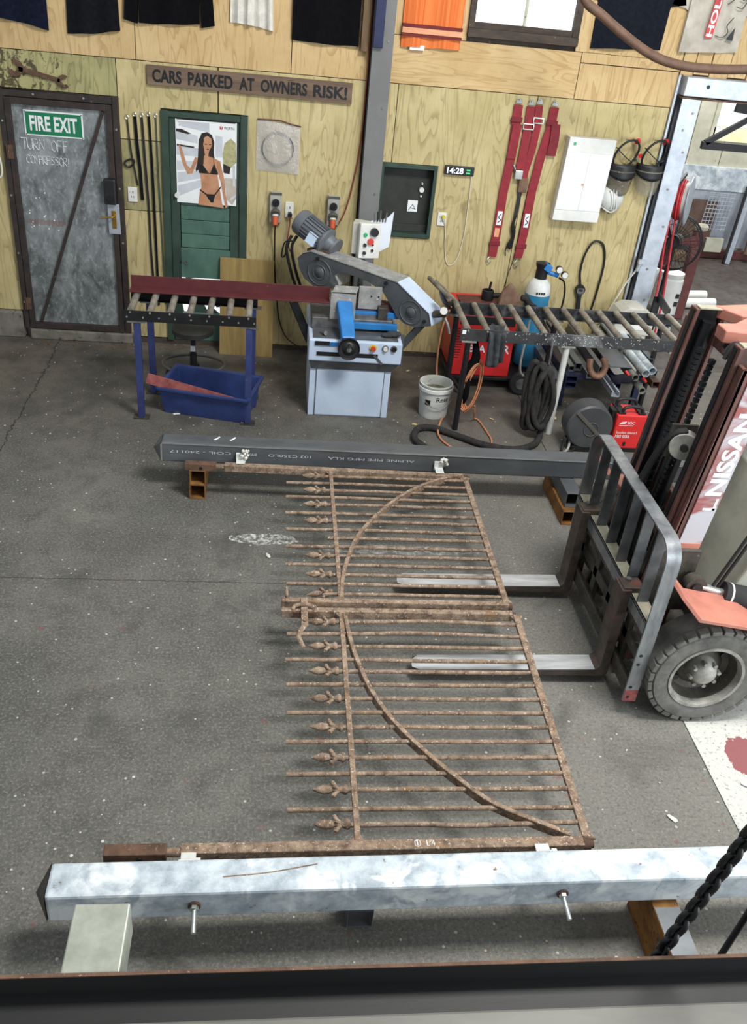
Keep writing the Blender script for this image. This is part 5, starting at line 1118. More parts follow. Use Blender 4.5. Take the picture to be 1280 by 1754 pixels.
# orange lead coil and floor run
t = thing('orange_lead', 'coiled orange lead hung on the right stand and looping over the floor', 'cable', (1.68, -1.5, .02))
for k in range(6):
    ph = .006*k; cx, w_ = 1.685-.008*k, .052+.006*(k % 3)
    B().tube([(cx+w_*math.cos(a)+.03*math.sin(a), -1.49-.008*k+.012*math.sin(2*a), .385+(.20+.012*(k % 4))*math.sin(a)) for a in [2*PI*i/14 for i in range(14)]], .0065, 6, closed=True).out('coil_turn', 'cable_orange', t, smooth=60)
B().tube([(1.72, -1.49, .20), (1.735, -1.46, .12), (1.76, -1.38, .03), (1.80, -1.38, .012), (1.835, -1.6, .012), (1.845, -1.75, .012), (1.80, -1.87, .012), (1.70, -1.97, .012), (1.60, -2.05, .012)], .0075, 8).out('floor_run', 'cable_orange', t, smooth=60)
cable('orange_lead', 'orange lead dropping behind the bucket and looping to the black post', 'cable', [(1.50, -1.0, .88), (1.455, -1.0, .72), (1.44, -1.0, .5), (1.455, -1.02, .25), (1.50, -1.18, .03), (1.485, -1.36, .012), (1.44, -1.52, .05), (1.40, -1.66, .03), (1.42, -1.78, .012), (1.49, -1.91, .012), (1.57, -1.995, .012), (1.66, -2.06, .012)], .0085, 'cable_orange')
# thick sleeved hose: coil on the leg and floor run
t = thing('sleeved_hose', 'thick dusty black sleeved welding hose coiled on the white leg', 'hose', (2.27, -1.62, 0))
for k in range(5):
    cx = 2.15+.022*k; w_ = .052+.007*k; y = -1.59-.022*k
    B().tube([(cx+w_*math.cos(a)+.02*math.sin(a)*(1 if k % 2 else -1), y+.02*math.sin(3*a+k), .365+(.31-.016*k)*math.sin(a)) for a in [2*PI*i/12 for i in range(12)]], .024, 8, closed=True).out('coil_turn', 'hose_sleeve', t, smooth=60)
B().tube([(2.30, -1.62, .12), (2.29, -1.62, .05), (2.27, -1.68, .03), (2.18, -1.83, .03), (1.99, -1.925, .03), (1.76, -1.866, .03), (1.54, -1.712, .03), (1.36, -1.595, .03), (1.23, -1.635, .03), (1.185, -1.794, .03), (1.24, -1.93, .03), (1.34, -2.04, .03)], .028, 10).out('floor_run', 'hose_sleeve', t, smooth=60)
B().tube([(2.24, -1.60, .85), (2.24, -1.62, .74), (2.24, -1.62, .66)], .008, 6).out('hook_wire', 'steel', t)
cable('grey_lead', 'pale grey lead hanging in front of the blue cylinder', 'cable', [(2.20, -1.0, .80), (2.19, -1.02, .6), (2.19, -1.0, .42), (2.22, -.95, .3), (2.27, -.9, .24)], .011, 'iso_grey')

# ================================================================== WIRE FEEDER AND RED MIG CASE
t = thing('wire_feeder', 'round dark grey wire spool case standing on the floor', 'wire feeder', (2.62, -1.78, 0))
B().lathe([(0, -.10), (.17, -.10), (.195, -.085), (.195, .07), (.18, .085), (.0, .09)], (2.615, -1.78, .225), (0, -1, 0), 40).out('drum_case', mat('charcoal_plastic', (74, 76, 78), (62, 64, 66), 6, .5), t, smooth=35)
B().bar((2.48, -1.872, .36), (2.76, -1.872, .11), .03, .012, (0, -1, 0)).out('moulded_rib', 'iso_dark', t, bev=.004)
B().tube([(2.625+.06*math.cos(2*PI*k/20), -1.872, .215+.06*math.sin(2*PI*k/20)) for k in range(20)], .004, 6, closed=True, smooth=1).out('moulded_ring', 'iso_dark', t, smooth=50)
B().box(2.50, 2.75, -1.86, -1.70, 0, .05).out('foot_base', 'blackmetal', t, bev=.004)
B().box(2.80, 2.84, -1.80, -1.70, .05, .36).out('hinge_block', 'blackmetal', t)
t = thing('mig_wire_feed_case', 'bright red MIG power case with white lettering and black handles', 'welder', (2.96, -1.70, 0))
B().prism([(2.835, -1.84, .035), (3.09, -1.84, .035), (3.09, -1.84, .345), (2.835, -1.84, .345)], (0, .22, .0)).out('case', 'redplastic', t, bev=.012)
B().box(2.84, 3.085, -1.83, -1.62, 0, .035).out('base_feet', 'black', t)
for x in (2.875, 3.045): B().box(x-.03, x+.03, -1.83, -1.64, .345, .362).out('handle_mount', 'black', t, bev=.003)
B().tube([(2.875, -1.82, .36), (2.89, -1.82, .40), (2.96, -1.81, .41), (3.03, -1.82, .40), (3.045, -1.82, .36)], .014, 8).out('handle', 'black', t, smooth=50)
B().tube([(2.875, -1.66, .36), (2.89, -1.66, .40), (2.96, -1.66, .41), (3.03, -1.66, .40), (3.045, -1.66, .36)], .014, 8).out('handle', 'black', t, smooth=50)
lettering('BOC', 'white', t, (2.935, -1.8405, .262), (1, 0, 0), (0, 0, 1), w=.06, h=.024, bold=.02)
B().prism([(2.865, -1.8412, .262), (2.915, -1.8412, .268), (2.925, -1.8412, .286), (2.885, -1.8412, .282)], (0, .001, 0)).out('logo_stroke', 'white', t)
B().box(2.865, 2.985, -1.8412, -1.84, .248, .252).out('fine_line', 'white', t)
lettering('Smootharc Advance II', 'white', t, (2.855, -1.8405, .175), (1, 0, 0), (0, 0, 1), w=.18, h=.022, bold=.008)
lettering('MIG 555R', 'white', t, (2.855, -1.8405, .135), (1, 0, 0), (0, 0, 1), w=.125, h=.028, bold=.02)
B().box(2.935, 2.96, -1.842, -1.84, .062, .098).out('black_label', 'black', t)
for k, (dx, m_) in enumerate(((0, 'cable_black'), (.05, 'iso_grey'), (.1, 'cable_black'))):
    cable('floor_lead', ('black lead snaking from the wire spool case', 'grey lead lying between the spool case and black post', 'second black lead behind the spool case foot')[k], 'cable', [(2.52+dx*.3, -1.80, .05), (2.44+dx, -1.82, .12-.03*k), (2.42+dx, -1.86, .02), (2.36+dx*.5, -1.95, .012), (2.22+dx, -2.06, .012), (2.08+dx, -2.14, .012)], .011, m_)

# ================================================================== STOCK RACK
t = thing('stock_rack', 'dark blue steel rack holding tube stock under the right stand', 'rack', (3.0, -.7, 0))
for x, y in ((2.63, -.95), (3.30, -1.02), (2.63, -.15), (3.30, -.15)): B().rhs((x, y, 0), (x, y, .26), .05, .05, .004, (0, 1, 0)).out('leg', 'bluedark', t)
for y in (-.95, -.15): B().rhs((2.46 if y < -.5 else 2.57, y, .285), (3.5, y, .285), .05, .05, .004).out('cross_bar', 'bluedark', t)
B().bar((2.30, -.99, .80), (2.62, -.99, .36), .03, .05).out('brace', 'timberdark', t)
stock_n = 0
LB = {'rhs': 'square tube', 'pipe': 'round pipe', 'chan': 'channel'}
def stock(kind, label, x, z, w, h, y0, y1, m_):
    b = B()
    if kind == 'rhs': b.rhs((x, y0, z), (x, y1, z), w, h, .005)
    if kind == 'pipe': b.pipe((x, y0, z), (x, y1, z), w/2, w/2-.006, 20)
    if kind == 'chan': b.box(x-w/2, x-w/2+.004, y0, y1, z-h/2, z+h/2).box(x+w/2-.004, x+w/2, y0, y1, z-h/2, z+h/2).box(x-w/2, x+w/2, y0, y1, z-h/2, z-h/2+.004).box(x-w/2, x-w/4, y0, y1, z+h/2-.004, z+h/2).box(x+w/4, x+w/2, y0, y1, z+h/2-.004, z+h/2)
    if kind == 'plate': b.box(x-w/2, x+w/2, y0, y1, z-h/2, z+h/2)
    tag(b.out('steel_stock', m_, None, smooth=30 if kind == 'pipe' else None), label, LB.get(kind, 'plate'), 'tube stock on the rack')
stock('rhs', 'lower dark blue rectangular tube at the left of the rack', 2.585, .338, .10, .055, -1.28, -.05, 'bluedark')
stock('rhs', 'upper dark blue rectangular tube at the left of the rack', 2.585, .396, .10, .055, -1.28, -.05, 'bluedark')
stock('rhs', 'plain steel square tube at the far left of the rack', 2.495, .335, .07, .05, -1.20, -.1, 'mill_light')
stock('rhs', 'small square tube on top of the blue tubes', 2.60, .45, .05, .05, -1.18, -.1, 'mill_light')
stock('rhs', 'black square tube on top of the blue tubes', 2.665, .46, .06, .07, -1.16, -.1, 'black_tube')
stock('chan', 'long galvanised strut channel poking out lowest towards the camera', 2.95, .336, .075, .05, -1.42, -.05, 'galv_clean')
stock('rhs', 'dull steel tube lying beside the strut channel', 2.83, .336, .06, .05, -1.05, -.05, 'mill_light')
stock('rhs', 'tall narrow black rectangular tube in the middle of the rack', 2.90, .405, .045, .09, -1.10, -.05, 'black_tube')
stock('rhs', 'small dark square tube under the rag', 3.03, .336, .05, .05, -1.24, -.05, 'bluedark')
stock('plate', 'dark steel plate offcut lying on the rack', 3.07, .46, .20, .008, -1.12, -.35, 'black_tube')
stock('pipe', 'lowest galvanised pipe on the rack nearest the camera', 3.215, .345, .062, .062, -1.34, -.05, 'galv_grey')
stock('pipe', 'second galvanised pipe lying on the rack', 3.17, .42, .062, .062, -1.24, -.05, 'galv_grey')
stock('pipe', 'left of the two upper shiny galvanised pipes', 3.225, .49, .07, .07, -1.30, -.05, 'galv')
stock('pipe', 'right of the two upper shiny galvanised pipes', 3.295, .50, .07, .07, -1.26, -.05, 'galv')
stock('rhs', 'brown rusty flat tube at the right of the rack', 3.39, .345, .07, .06, -1.2, -.05, 'rust_dark')
stock('rhs', 'plain square tube stacked at the right of the rack', 3.39, .41, .06, .06, -1.1, -.05, 'mill_light')
stock('rhs', 'plate-grey tube topmost at the right of the rack', 3.38, .48, .05, .06, -1.0, -.05, 'black_tube')
cable('bent_pipe', 'brown U-shaped bent pipe hooked over the tube stock', 'pipe', [(2.70, -1.30, .60), (2.70, -1.33, .53), (2.74, -1.36, .475), (2.80, -1.36, .48), (2.835, -1.33, .55), (2.82, -1.28, .60)], .029, 'copper', 14)
tag(B().ball((3.09, -1.20, .39), .07, 12, 8, (1.4, .9, .55)).ball((3.02, -1.22, .385), .05, 10, 6, (1.2, .8, .6)).ball((3.15, -1.18, .385), .045, 10, 6, (1.1, .9, .6)).out('dark_rag', 'cloth_bluerag', None, smooth=60), 'dark blue rag stuffed between the pipes on the rack', 'rag')
for x, z, k in ((3.09, .455, 0), (3.26, .40, 1)):
    q = B(); q.cyl((x, -1.18-.0*k, z), (x+.03, -1.21, z-.03), .014, 10); tag(q.out('red_marker', 'redplastic', None, smooth=40), ('red-handled tool end lying on the dark plate', 'red-handled tool end lying under the shiny pipes')[k], 'tool')
# beige machine at the foot of the post
t = thing('beige_scale', 'beige plastic cased machine at the foot of the galvanised post', 'machine', (3.40, -.25, 0))
B().prism([(3.20, -.42, .50), (3.58, -.42, .50), (3.575, -.42, .64), (3.52, -.42, .73), (3.46, -.42, .76), (3.31, -.42, .76), (3.24, -.42, .72), (3.20, -.42, .62)], (0, .26, 0)).out('case', 'offwhite', t, bev=.012)
B().box(3.36, 3.50, -.425, -.415, .64, .70).out('display_window', 'iso_dark', t, bev=.002)
B().box(3.34, 3.54, -.423, -.418, .56, .62).out('front_panel', 'plasticwhite', t)
B().box(3.24, 3.54, -.40, -.18, 0, .50).out('pedestal', 'offwhite', t, bev=.006)
# ================================================================== NEXT BAY
t = thing('hose_reel', 'metal hose reel wound with red hose behind the galvanised post', 'hose reel', (3.86, .36, 1.4))
ra = Vector((.86, -.50, .05)).normalized(); rc = Vector((3.85, .36, 1.60))
B().lathe([(.06, -.095), (.21, -.105), (.225, -.10), (.225, -.092), (.06, -.08)], rc, ra, 36).out('flange', 'galv_clean', t, smooth=35)
B().lathe([(.06, .095), (.21, .105), (.225, .10), (.225, .092), (.06, .08)], rc, ra, 36).out('flange', 'galv_clean', t, smooth=35)
B().cyl(rc-ra*.09, rc+ra*.09, .165, 32).out('drum', 'whitepaint', t, smooth=40)
for k in range(3):
    o = -.01+.022*k; d_, a_, b_ = frame(ra); B().tube([rc+ra*o+(a_*math.cos(2*PI*i/24)+b_*math.sin(2*PI*i/24))*(.175+.010*(k % 2)) for i in range(24)], .012, 8, closed=True, smooth=1).out('hose_turn', 'hose_red', t, smooth=60)
B().bar((3.60, .02, 1.72), (3.86, .36, 1.84), .02, .03).out('bracket', 'blackmetal', t); B().bar((3.60, .02, 1.60), (3.86, .36, 1.60), .03, .03).out('axle_arm', 'blackmetal', t)
for k in range(2): cable('red_hose', ('inner red hose hanging down from the reel', 'outer red hose hanging down from the reel')[k], 'hose', [(3.78+.05*k, .28, 1.42), (3.78+.07*k, .26, 1.2), (3.80+.07*k, .22, .9), (3.80+.08*k, .18, .6), (3.80+.08*k, .15, .25), (3.84+.1*k, .2, .02)], .011, 'hose_red')
t = thing('pedestal_fan', 'caged black pedestal fan with dark red blades in the next bay', 'fan', (4.0, .62, 0))
fc = Vector((4.03, .62, 1.13)); fa = Vector((-.55, -.80, .12)).normalized(); d_, a_, b_ = frame(fa)
def FP(r, an, o): return fc+fa*o+(a_*math.cos(an)+b_*math.sin(an))*r
for r_, o in ((.275, 0), (.272, .07), (.272, -.07), (.18, .10), (.10, .115)): B().tube([FP(r_, 2*PI*i/32, o) for i in range(32)], .006 if r_ > .25 else .003, 6, closed=True, smooth=1).out('cage_ring', 'black', t, smooth=50)
cg = B()
for i in range(36):
    an = 2*PI*i/36; cg.tube([FP(.05, an, .118), FP(.18, an+.06, .10), FP(.275, an+.1, .03), FP(.275, an+.1, -.03), FP(.18, an+.06, -.10), FP(.08, an, -.12)], .0022, 4, smooth=1)
q = cg.out('cage_wires', 'black', t); q['kind'] = 'stuff'
for k in range(3):
    an = 2*PI*k/3-1.3; b = B(); b.add([FP(.05, an-.3, -.02), FP(.24, an-.22, -.035), FP(.255, an+.1, .0), FP(.22, an+.28, .03), FP(.05, an+.3, .02)], [(0, 1, 2, 3, 4)]); o = b.out('blade', 'maroon', t, fix=False); o.modifiers.new('thick', 'SOLIDIFY').thickness = .004
B().cyl(fc-fa*.2, fc+fa*.05, .07, 20).out('motor_housing', 'black', t, smooth=40); B().cyl(fc+fa*.11, fc+fa*.13, .05, 20).out('badge_cap', 'black', t, smooth=40)
B().cyl((4.10, .75, 0), (4.08, .72, 1.12), .024, 14).out('pole', 'black', t, smooth=40); B().lathe([(0, 0), (.26, 0), (.26, .015), (.06, .05), (.03, .06)], (4.10, .75, 0), (0, 0, 1), 28).out('base', 'black', t, smooth=40)
t = thing('white_drum', 'tall white plastic drum with printed label beside the fan pole', 'drum', (4.36, 1.15, 0))
B().lathe([(0, 0), (.13, 0), (.135, .02), (.135, .60), (.12, .62), (.13, .635), (.13, .67), (0, .68)], (4.36, 1.15, 0), (0, 0, 1), 28).out('body', 'plasticwhite', t, smooth=35)
for k in range(2): B().box(4.40+.0*k, 4.44, 1.010, 1.016, .33+.09*k, .38+.09*k).out('printed_mark', 'printblack', t)
t = thing('white_pail', 'stained white pail behind the fan pole', 'bucket', (4.08, 1.1, 0))
B().lathe([(0, 0), (.12, 0), (.14, .36), (.148, .37), (.148, .42), (0, .42)], (4.04, 1.16, .30), (0, 0, 1), 28).out('pail', 'whitepaint', t, smooth=35); B().box(3.90, 4.18, 1.02, 1.30, 0, .30).out('stand_block', 'timberdark', t)
tag(B().bar((4.76, 1.62, 0), (4.76, 1.62, 1.02), .12, .10, (0, 1, 0)).out('maroon_post', 'maroon_dull', None, bev=.006), 'upright dull maroon steel post behind the fan', 'post')
tag(B().ball((4.76, 1.60, 1.06), .085, 8, 5, (1, .8, .55)).out('stone_chunk', 'shelf_pale', None), 'pale rough block sitting on the maroon post', 'block')
tag(B().box(5.72, 6.22, 4.30, 4.315, .12, .80).out('rusty_sheet', 'brownsheet', None), 'flat rust-brown sheet leaning on the far wall', 'sheet')
t = thing('wire_mesh_panel', 'square wire mesh offcut leaning on the brown sheet', 'mesh', (6.1, 4.2, .40))
for k in range(8): B().cyl((5.97+.052*k, 4.16+.0*k, .42), (6.04+.052*k, 4.27, .92), .005, 6).out('wire', 'galv_clean', t)
for k in range(10): B().cyl((5.965+.008*k, 4.165+.0115*k, .44+.052*k), (6.345+.008*k, 4.165+.0115*k, .44+.052*k), .005, 6).out('wire', 'galv_clean', t)
t = thing('steel_channel', 'bright steel channel leaning upright against the far wall', 'channel', (6.45, 4.1, 0))
b = B(); b.bar((6.42, 4.05, 0), (6.58, 4.30, 1.02), .012, .10, (0, 1, 0)).bar((6.46, 4.04, 0), (6.62, 4.29, 1.02), .08, .012, (0, 1, 0)); b.out('channel', 'galv_clean', t)
B().bar((6.40, 4.03, 0), (6.56, 4.28, 1.02), .02, .05, (0, 1, 0)).out('dark_edge', 'black', t)
tag(B().bar((6.78, 4.15, .11), (6.86, 4.33, .62), .09, .05, (0, 1, 0)).out('timber_stick', 'timber', None, bev=.004), 'brown timber stick leaning at the far right wall', 'timber')
tag(B().box(5.62, 5.82, 3.98, 4.2, 0, .12).out('timber_block', 'timber', None, bev=.01), 'small timber block on the far bay floor', 'block')
for k, (x0, x1, m_) in enumerate(((5.75, 6.12, 'cavity'), (6.14, 6.40, 'palewall'))): tag(B().box(x0, x1, 4.2, 4.26, .11, .30).out('low_board', m_, None), ('dark low board standing along the far wall', 'white low board standing along the far wall')[k], 'board')
t = thing('black_bracket', 'black angle iron bracket hanging under the lintel', 'bracket', (4.6, .9, 2.0))
B().bar((4.15, .85, 2.03), (5.6, .85, 2.03), .05, .07).out('lower_angle', 'black', t, bev=.003); B().bar((4.18, .85, 2.05), (4.75, .85, 2.42), .05, .05).out('diagonal', 'black', t, bev=.003)
B().bar((4.4, .85, 2.43), (5.8, .85, 2.30), .05, .16).out('upper_plate', 'black', t); B().bar((5.6, .85, 2.0), (5.6, .85, 2.6), .05, .05, (0, 1, 0)).out('hanger', 'black', t)
for k in range(2): tag(B().cyl((4.72+.05*k, 1.95+.28*k, .06), (5.4, 2.05+.28*k, .06), .06, 16).out('white_tube', 'plasticwhite', None, smooth=40), ('nearer white tube lying on the far bay floor', 'farther white tube lying on the far bay floor')[k], 'tube')
t = thing('black_rail', 'black drilled angle rail sloping behind the right roller stand end', 'rail', (3.8, -.4, 0))
B().bar((3.52, -.80, .86), (3.68, -.13, .80), .012, .09).out('rail', 'blackmetal', t); B().rhs((3.655, -.16, 0), (3.655, -.16, .80), .04, .04, .003, (0, 1, 0)).out('support', 'blackmetal', t)

# ================================================================== GATE POSTS (STEEL BEAMS) AND BLOCKS
BZ = .23
t = thing('black_gate_post', 'long black square steel post lying at the back of the gate', 'steel post', (1.0, -2.63, BZ))
def capped(b, p0, p1, s_):
    b.bar(p0, p1, s_, s_); return b
B().bar((-.74, -2.615, BZ+.075), (3.4, -2.655, BZ+.075), .15, .15).out('tube', 'black_tube', t, bev=.014)
B().add([(-.74, -2.69, BZ), (-.74, -2.54, BZ), (-.74, -2.54, BZ+.15), (-.74, -2.69, BZ+.15), (-.80, -2.615, BZ+.075)], [(0, 1, 2, 3), (0, 4, 1), (1, 4, 2), (2, 4, 3), (3, 4, 0)]).out('pyramid_cap', 'black_tube', t)
B().bar((-.735, -2.6925, BZ+.146), (3.3, -2.7325, BZ+.146), .004, .005).out('bright_edge', 'zinc', t)
B().bar((-.737, -2.6915, BZ+.01), (-.737, -2.6915, BZ+.14), .004, .012, (1, 0, 0)).out('end_weld', 'zinc', t)
yf = lambda x: -2.6905-.04*(x+.74)/4.14
for s_, x, w_ in (('COIL - 240117', -.68, .42), ('89X121', -.2, .12), ('ALPINE PIPE MFG KLA', .42, .62), ('103 C350LO', .0, .30)):
    lettering(s_, 'printgrey', t, (x+w_, yf(x+w_)-.0012, BZ+.098), (-1, .0097, 0), (0, 0, -1), w=w_, h=.02)
for x in (-.38, -.27): B().tube([(x, -2.62, BZ+.1515), (x+.02, -2.60, BZ+.1515), (x+.035, -2.575, BZ+.1515)], .007, 6, flat=.3).out('chalk_mark', 'white', t)
def block(label, x, y0, y1, z0, m_, yaw=0.0):
    c = Vector((x, (y0+y1)/2, 0)); b = B().rhs((x, y0, z0+.0575), (x, y1, z0+.0575), .11, .113, .006)
    if yaw: b.rot(yaw, 'Z', c)
    tag(b.out('support_block', m_, None, bev=.003), label, 'steel block', 'tube offcuts propping the gate posts')
block('lower rusty tube offcut propping the left end of the black post', -.487, -2.80, -2.35, 0, 'rust_orange')
block('upper rusty tube offcut propping the left end of the black post', -.484, -2.80, -2.35, .115, 'rust_orange')
block('lower orange rusty tube offcut under the black post by the forklift', 2.165, -2.99, -2.45, 0, 'rust_orange')
block('upper dark tube offcut under the black post by the forklift', 2.185, -2.93, -2.45, .115, 'black_tube')
t = thing('galvanised_gate_post', 'long galvanised square steel post lying at the front of the gate', 'steel post', (.8, -6.08, BZ))
B().bar((-.762, -6.090, BZ+.075), (3.0, -6.040, BZ+.075), .148, .148).out('tube', 'galv', t, bev=.012)
B().add([(-.762, -6.164, BZ+.001), (-.762, -6.016, BZ+.001), (-.762, -6.016, BZ+.149), (-.762, -6.164, BZ+.149), (-.812, -6.090, BZ+.075)], [(0, 1, 2, 3), (0, 4, 1), (1, 4, 2), (2, 4, 3), (3, 4, 0)]).out('pyramid_cap', 'dirtysteel', t)
for x, y in ((-.222, -6.158), (1.213, -6.138)):
    nt = B().cyl((x, y+.004, BZ+.075), (x, y-.006, BZ+.075), .024, 18).out('washer', 'rust_dark', t, smooth=40)
    B().cyl((x, y-.004, BZ+.075), (x, y-.02, BZ+.074), .017, 6).out('nut', 'zinc', nt); B().cyl((x, y-.01, BZ+.075), (x+.004, y-.105, BZ+.062), .0095, 12).out('threaded_stud', 'zinc', nt, smooth=40)
B().tube([(-.12, -6.09, BZ+.1495), (.05, -6.075, BZ+.1495), (.24, -6.04, BZ+.1495)], .003, 4, flat=.3).out('scratch', 'rust', t)
block('upper tube offcut propping the front galvanised post near the chain', 1.66, -6.42, -5.99, .115, 'rust_orange')
block('lower tube offcut propping the front galvanised post near the chain', 1.66, -6.42, -5.99, 0, 'rust_orange')
block('lower dark tube offcut under the middle of the front galvanised post', .43, -6.07, -5.98, 0, 'black_tube')
block('upper dark tube offcut under the middle of the front galvanised post', .43, -6.07, -5.98, .115, 'black_tube')
B().box(1.607, 1.713, -6.42, -6.16, .2285, .2315).out('bright_top_face', 'mill_light', bpy.data.objects['support_block.004'])

# ================================================================== WROUGHT IRON GATES
GZ = .265                                    # centre height of the pickets
fin = B()
fin.lathe([(.0, -.094), (.005, -.086), (.016, -.062), (.022, -.040), (.017, -.014), (.009, .0), (.009, .012)], (0, 0, 0), (1, 0, 0), 12)
fin.lathe([(.010, .0), (.013, .01), (.014, .03), (.020, .046), (.024, .052), (.020, .062), (.012, .066)], (0, 0, 0), (1, 0, 0), 12)
for s_ in (-1, 1): fin.tube([(.030, s_*.004, 0), (.014, s_*.017, 0), (.002, s_*.032, .002), (-.002, s_*.042, .004)], .009, 8, radii=[.008, .008, .011, .009])
fin.tube([(.026, 0, .004), (.010, 0, .016), (.0, 0, .024)], .008, 6, radii=[.007, .008, .006])
FIN = None
def build_gate(name, label, y_out, y_in, lock, bot, arch, ys, finials, stile_x0):
    global FIN
    s_ = 1 if y_out(.5) > y_in(.5) else -1
    t = thing(name, label, 'gate', (.6, (y_out(.6)+y_in(.6))/2, .23), 'rusty gate leaves')
    xe = 1.385
    B().bar((-.30, y_out(-.30), .255), (xe, y_out(xe), .255), .05, .05).out('outer_stile', 'rust', t, bev=.004)
    B().bar((stile_x0, y_out(stile_x0), .253), (-.355, y_out(-.355), .253), .055, .055).out('stile_end_block', 'rust_dark', t, bev=.004)
    B().cyl((-.36, y_out(-.36), .255), (-.295, y_out(-.295), .255), .018, 14).out('turned_neck', 'rust', t, smooth=40)
    B().cyl((-.46, y_out(-.46)-.027, .25), (-.46, y_out(-.46)-.032, .25), .012, 12).out('pin_hole', 'black', t)
    B().cyl((xe, y_out(xe), .255), (xe+.03, y_out(xe), .255), .026, 14).cyl((xe+.03, y_out(xe), .255), (xe+.045, y_out(xe), .255), .018, 12).out('pivot_end', 'rust_dark', t, smooth=40)
    B().bar((.098, y_in(.1), .255), (1.405, y_in(1.4), .255), .038, .05).out('inner_stile', 'rust', t, bev=.003)
    B().cyl((1.405, y_in(1.4), .255), (1.425, y_in(1.4), .255), .022, 12).out('pivot_end', 'rust_dark', t, smooth=40)
    for nm, (xo, xi), w_ in (('lock_rail', lock, .026), ('bottom_rail', bot, .038)):
        B().bar((xo, y_out(xo)-s_*.02, .268), (xi, y_in(xi)+s_*.015, .268), w_, .022).out(nm, 'rust', t, bev=.003)
        for (x, y, k) in ((xo, y_out(xo)-s_*.035, s_), (xi, y_in(xi)+s_*.03, -s_)): B().prism([(x-w_*.5-.022, y+k*.02, .272), (x+w_*.5+.022, y+k*.02, .272), (x+w_*.4, y-k*.03, .272), (x-w_*.4, y-k*.03, .272)], (0, 0, -.014)).out('weld_gusset', 'rust', t, bev=.003)
    # arched brace: flat bar on edge
    P = [Vector((x, y, .262)) for x, y in arch]; Q = []
    for i in range(len(P)-1):
        p0 = P[i-1] if i else P[0]*2-P[1]; p1, p2 = P[i], P[i+1]; p3 = P[i+2] if i+2 < len(P) else p2*2-p1
        for k in range(4):
            u = k/4; Q.append(.5*((2*p1)+(p2-p0)*u+(2*p0-5*p1+4*p2-p3)*u*u+(3*p1-p0-3*p2+p3)*u**3))
    Q.append(P[-1]); vs = []; fs = []
    for i, p in enumerate(Q):
        d = (Q[min(i+1, len(Q)-1)]-Q[max(i-1, 0)]).normalized(); nn = Vector((-d.y, d.x, 0))*.011
        vs += [p-nn+Vector((0, 0, -.022)), p+nn+Vector((0, 0, -.022)), p+nn+Vector((0, 0, .026)), p-nn+Vector((0, 0, .026))]
    for i in range(len(Q)-1):
        for k in range(4): fs.append((4*i+k, 4*i+(k+1) % 4, 4*i+4+(k+1) % 4, 4*i+4+k))
    fs += [(3, 2, 1, 0), tuple(4*(len(Q)-1)+k for k in range(4))]
    B().add(vs, fs).out('arched_brace', 'rust', t, bev=.003, smooth=40)
    # pickets
    span = y_out(.6)-y_in(.6)
    for i, y in enumerate(ys):
        isf = i % 2 == 0
        u = (y-ys[0])/(ys[-1]-ys[0]); xb = bot[0]+(bot[1]-bot[0])*u-.01
        xa = .33 if isf else .125+.004*math.sin(i*2.1)
        if finials[i] == 'short': xa = .385
        bow = {'bow1': .018, 'bow2': .022, 'bow3': -.012}.get(finials[i], random.uniform(-.003, .003))
        pts = [(xa, y, GZ-.004), (xa+(xb-xa)*.35, y+bow*.4, GZ+.001), (xa+(xb-xa)*.55, y+bow, GZ), (xb, y, GZ)]
        pk = B().tube(pts, .0112, 10, smooth=4).out('picket', 'rust', t, smooth=60)
        if isf and finials[i] != 'short':
            if FIN is None:
                b = B(); b.v = [v.copy() for v in fin.v]; b.f = list(fin.f); f0 = b.out('finial', 'rust', None, smooth=60); FIN = (f0, WL[f0.name].copy())
                place(f0, Vector((.328, y, GZ))+FIN[1], pk); continue
            n = FIN[0].copy(); COL.objects.link(n); place(n, Vector((.328, y, GZ))+FIN[1], pk)
            if finials[i] == 'broken': n.rotation_euler = (.5, .1, .35); n.scale = (1.0, .8, 1.25)
    return t
yo = lambda x: -2.737-.0233*(x+.57)-.030
yi = lambda x: -4.268+.003*x
g1 = build_gate('iron_gate_leaf', 'rusty wrought iron gate leaf lying nearest the back wall', yo, yi, (.436, .432), (1.392, 1.392),
    [(1.375, -2.81), (1.141, -2.916), (.913, -3.11), (.733, -3.339), (.581, -3.599), (.504, -3.823), (.457, -4.031), (.436, -4.245)],
    [-2.869, -2.966, -3.057, -3.148, -3.236, -3.345, -3.434, -3.535, -3.624, -3.722, -3.816, -3.909, -4.006, -4.098, -4.191],
    ['f', 'l', 'f', 'l', 'f', 'l', 'f', 'l', 'short', 'l', 'f', 'l', 'f', 'l', 'broken'], -.57)
yo2 = lambda x: -5.890+.0088*(x+.6)
yi2 = lambda x: -4.352+.002*x
g2 = build_gate('iron_gate_leaf', 'rusty wrought iron gate leaf lying nearest the galvanised post', yo2, yi2, (.419, .428), (1.405, 1.425),
    [(1.335, -5.845), (1.04, -5.684), (.883, -5.527), (.745, -5.355), (.626, -5.17), (.543, -4.973), (.49, -4.759), (.462, -4.576), (.446, -4.38)],
    [-5.768, -5.69, -5.585, -5.497, -5.402, -5.306, -5.214, -5.120, -5.026, -4.926, -4.83, -4.745, -4.64, -4.545, -4.44],
    ['bow3', 'l', 'f', 'l', 'f', 'l', 'f', 'l', 'f', 'l', 'f', 'l', 'f', 'bow2', 'bow1'], -.60)
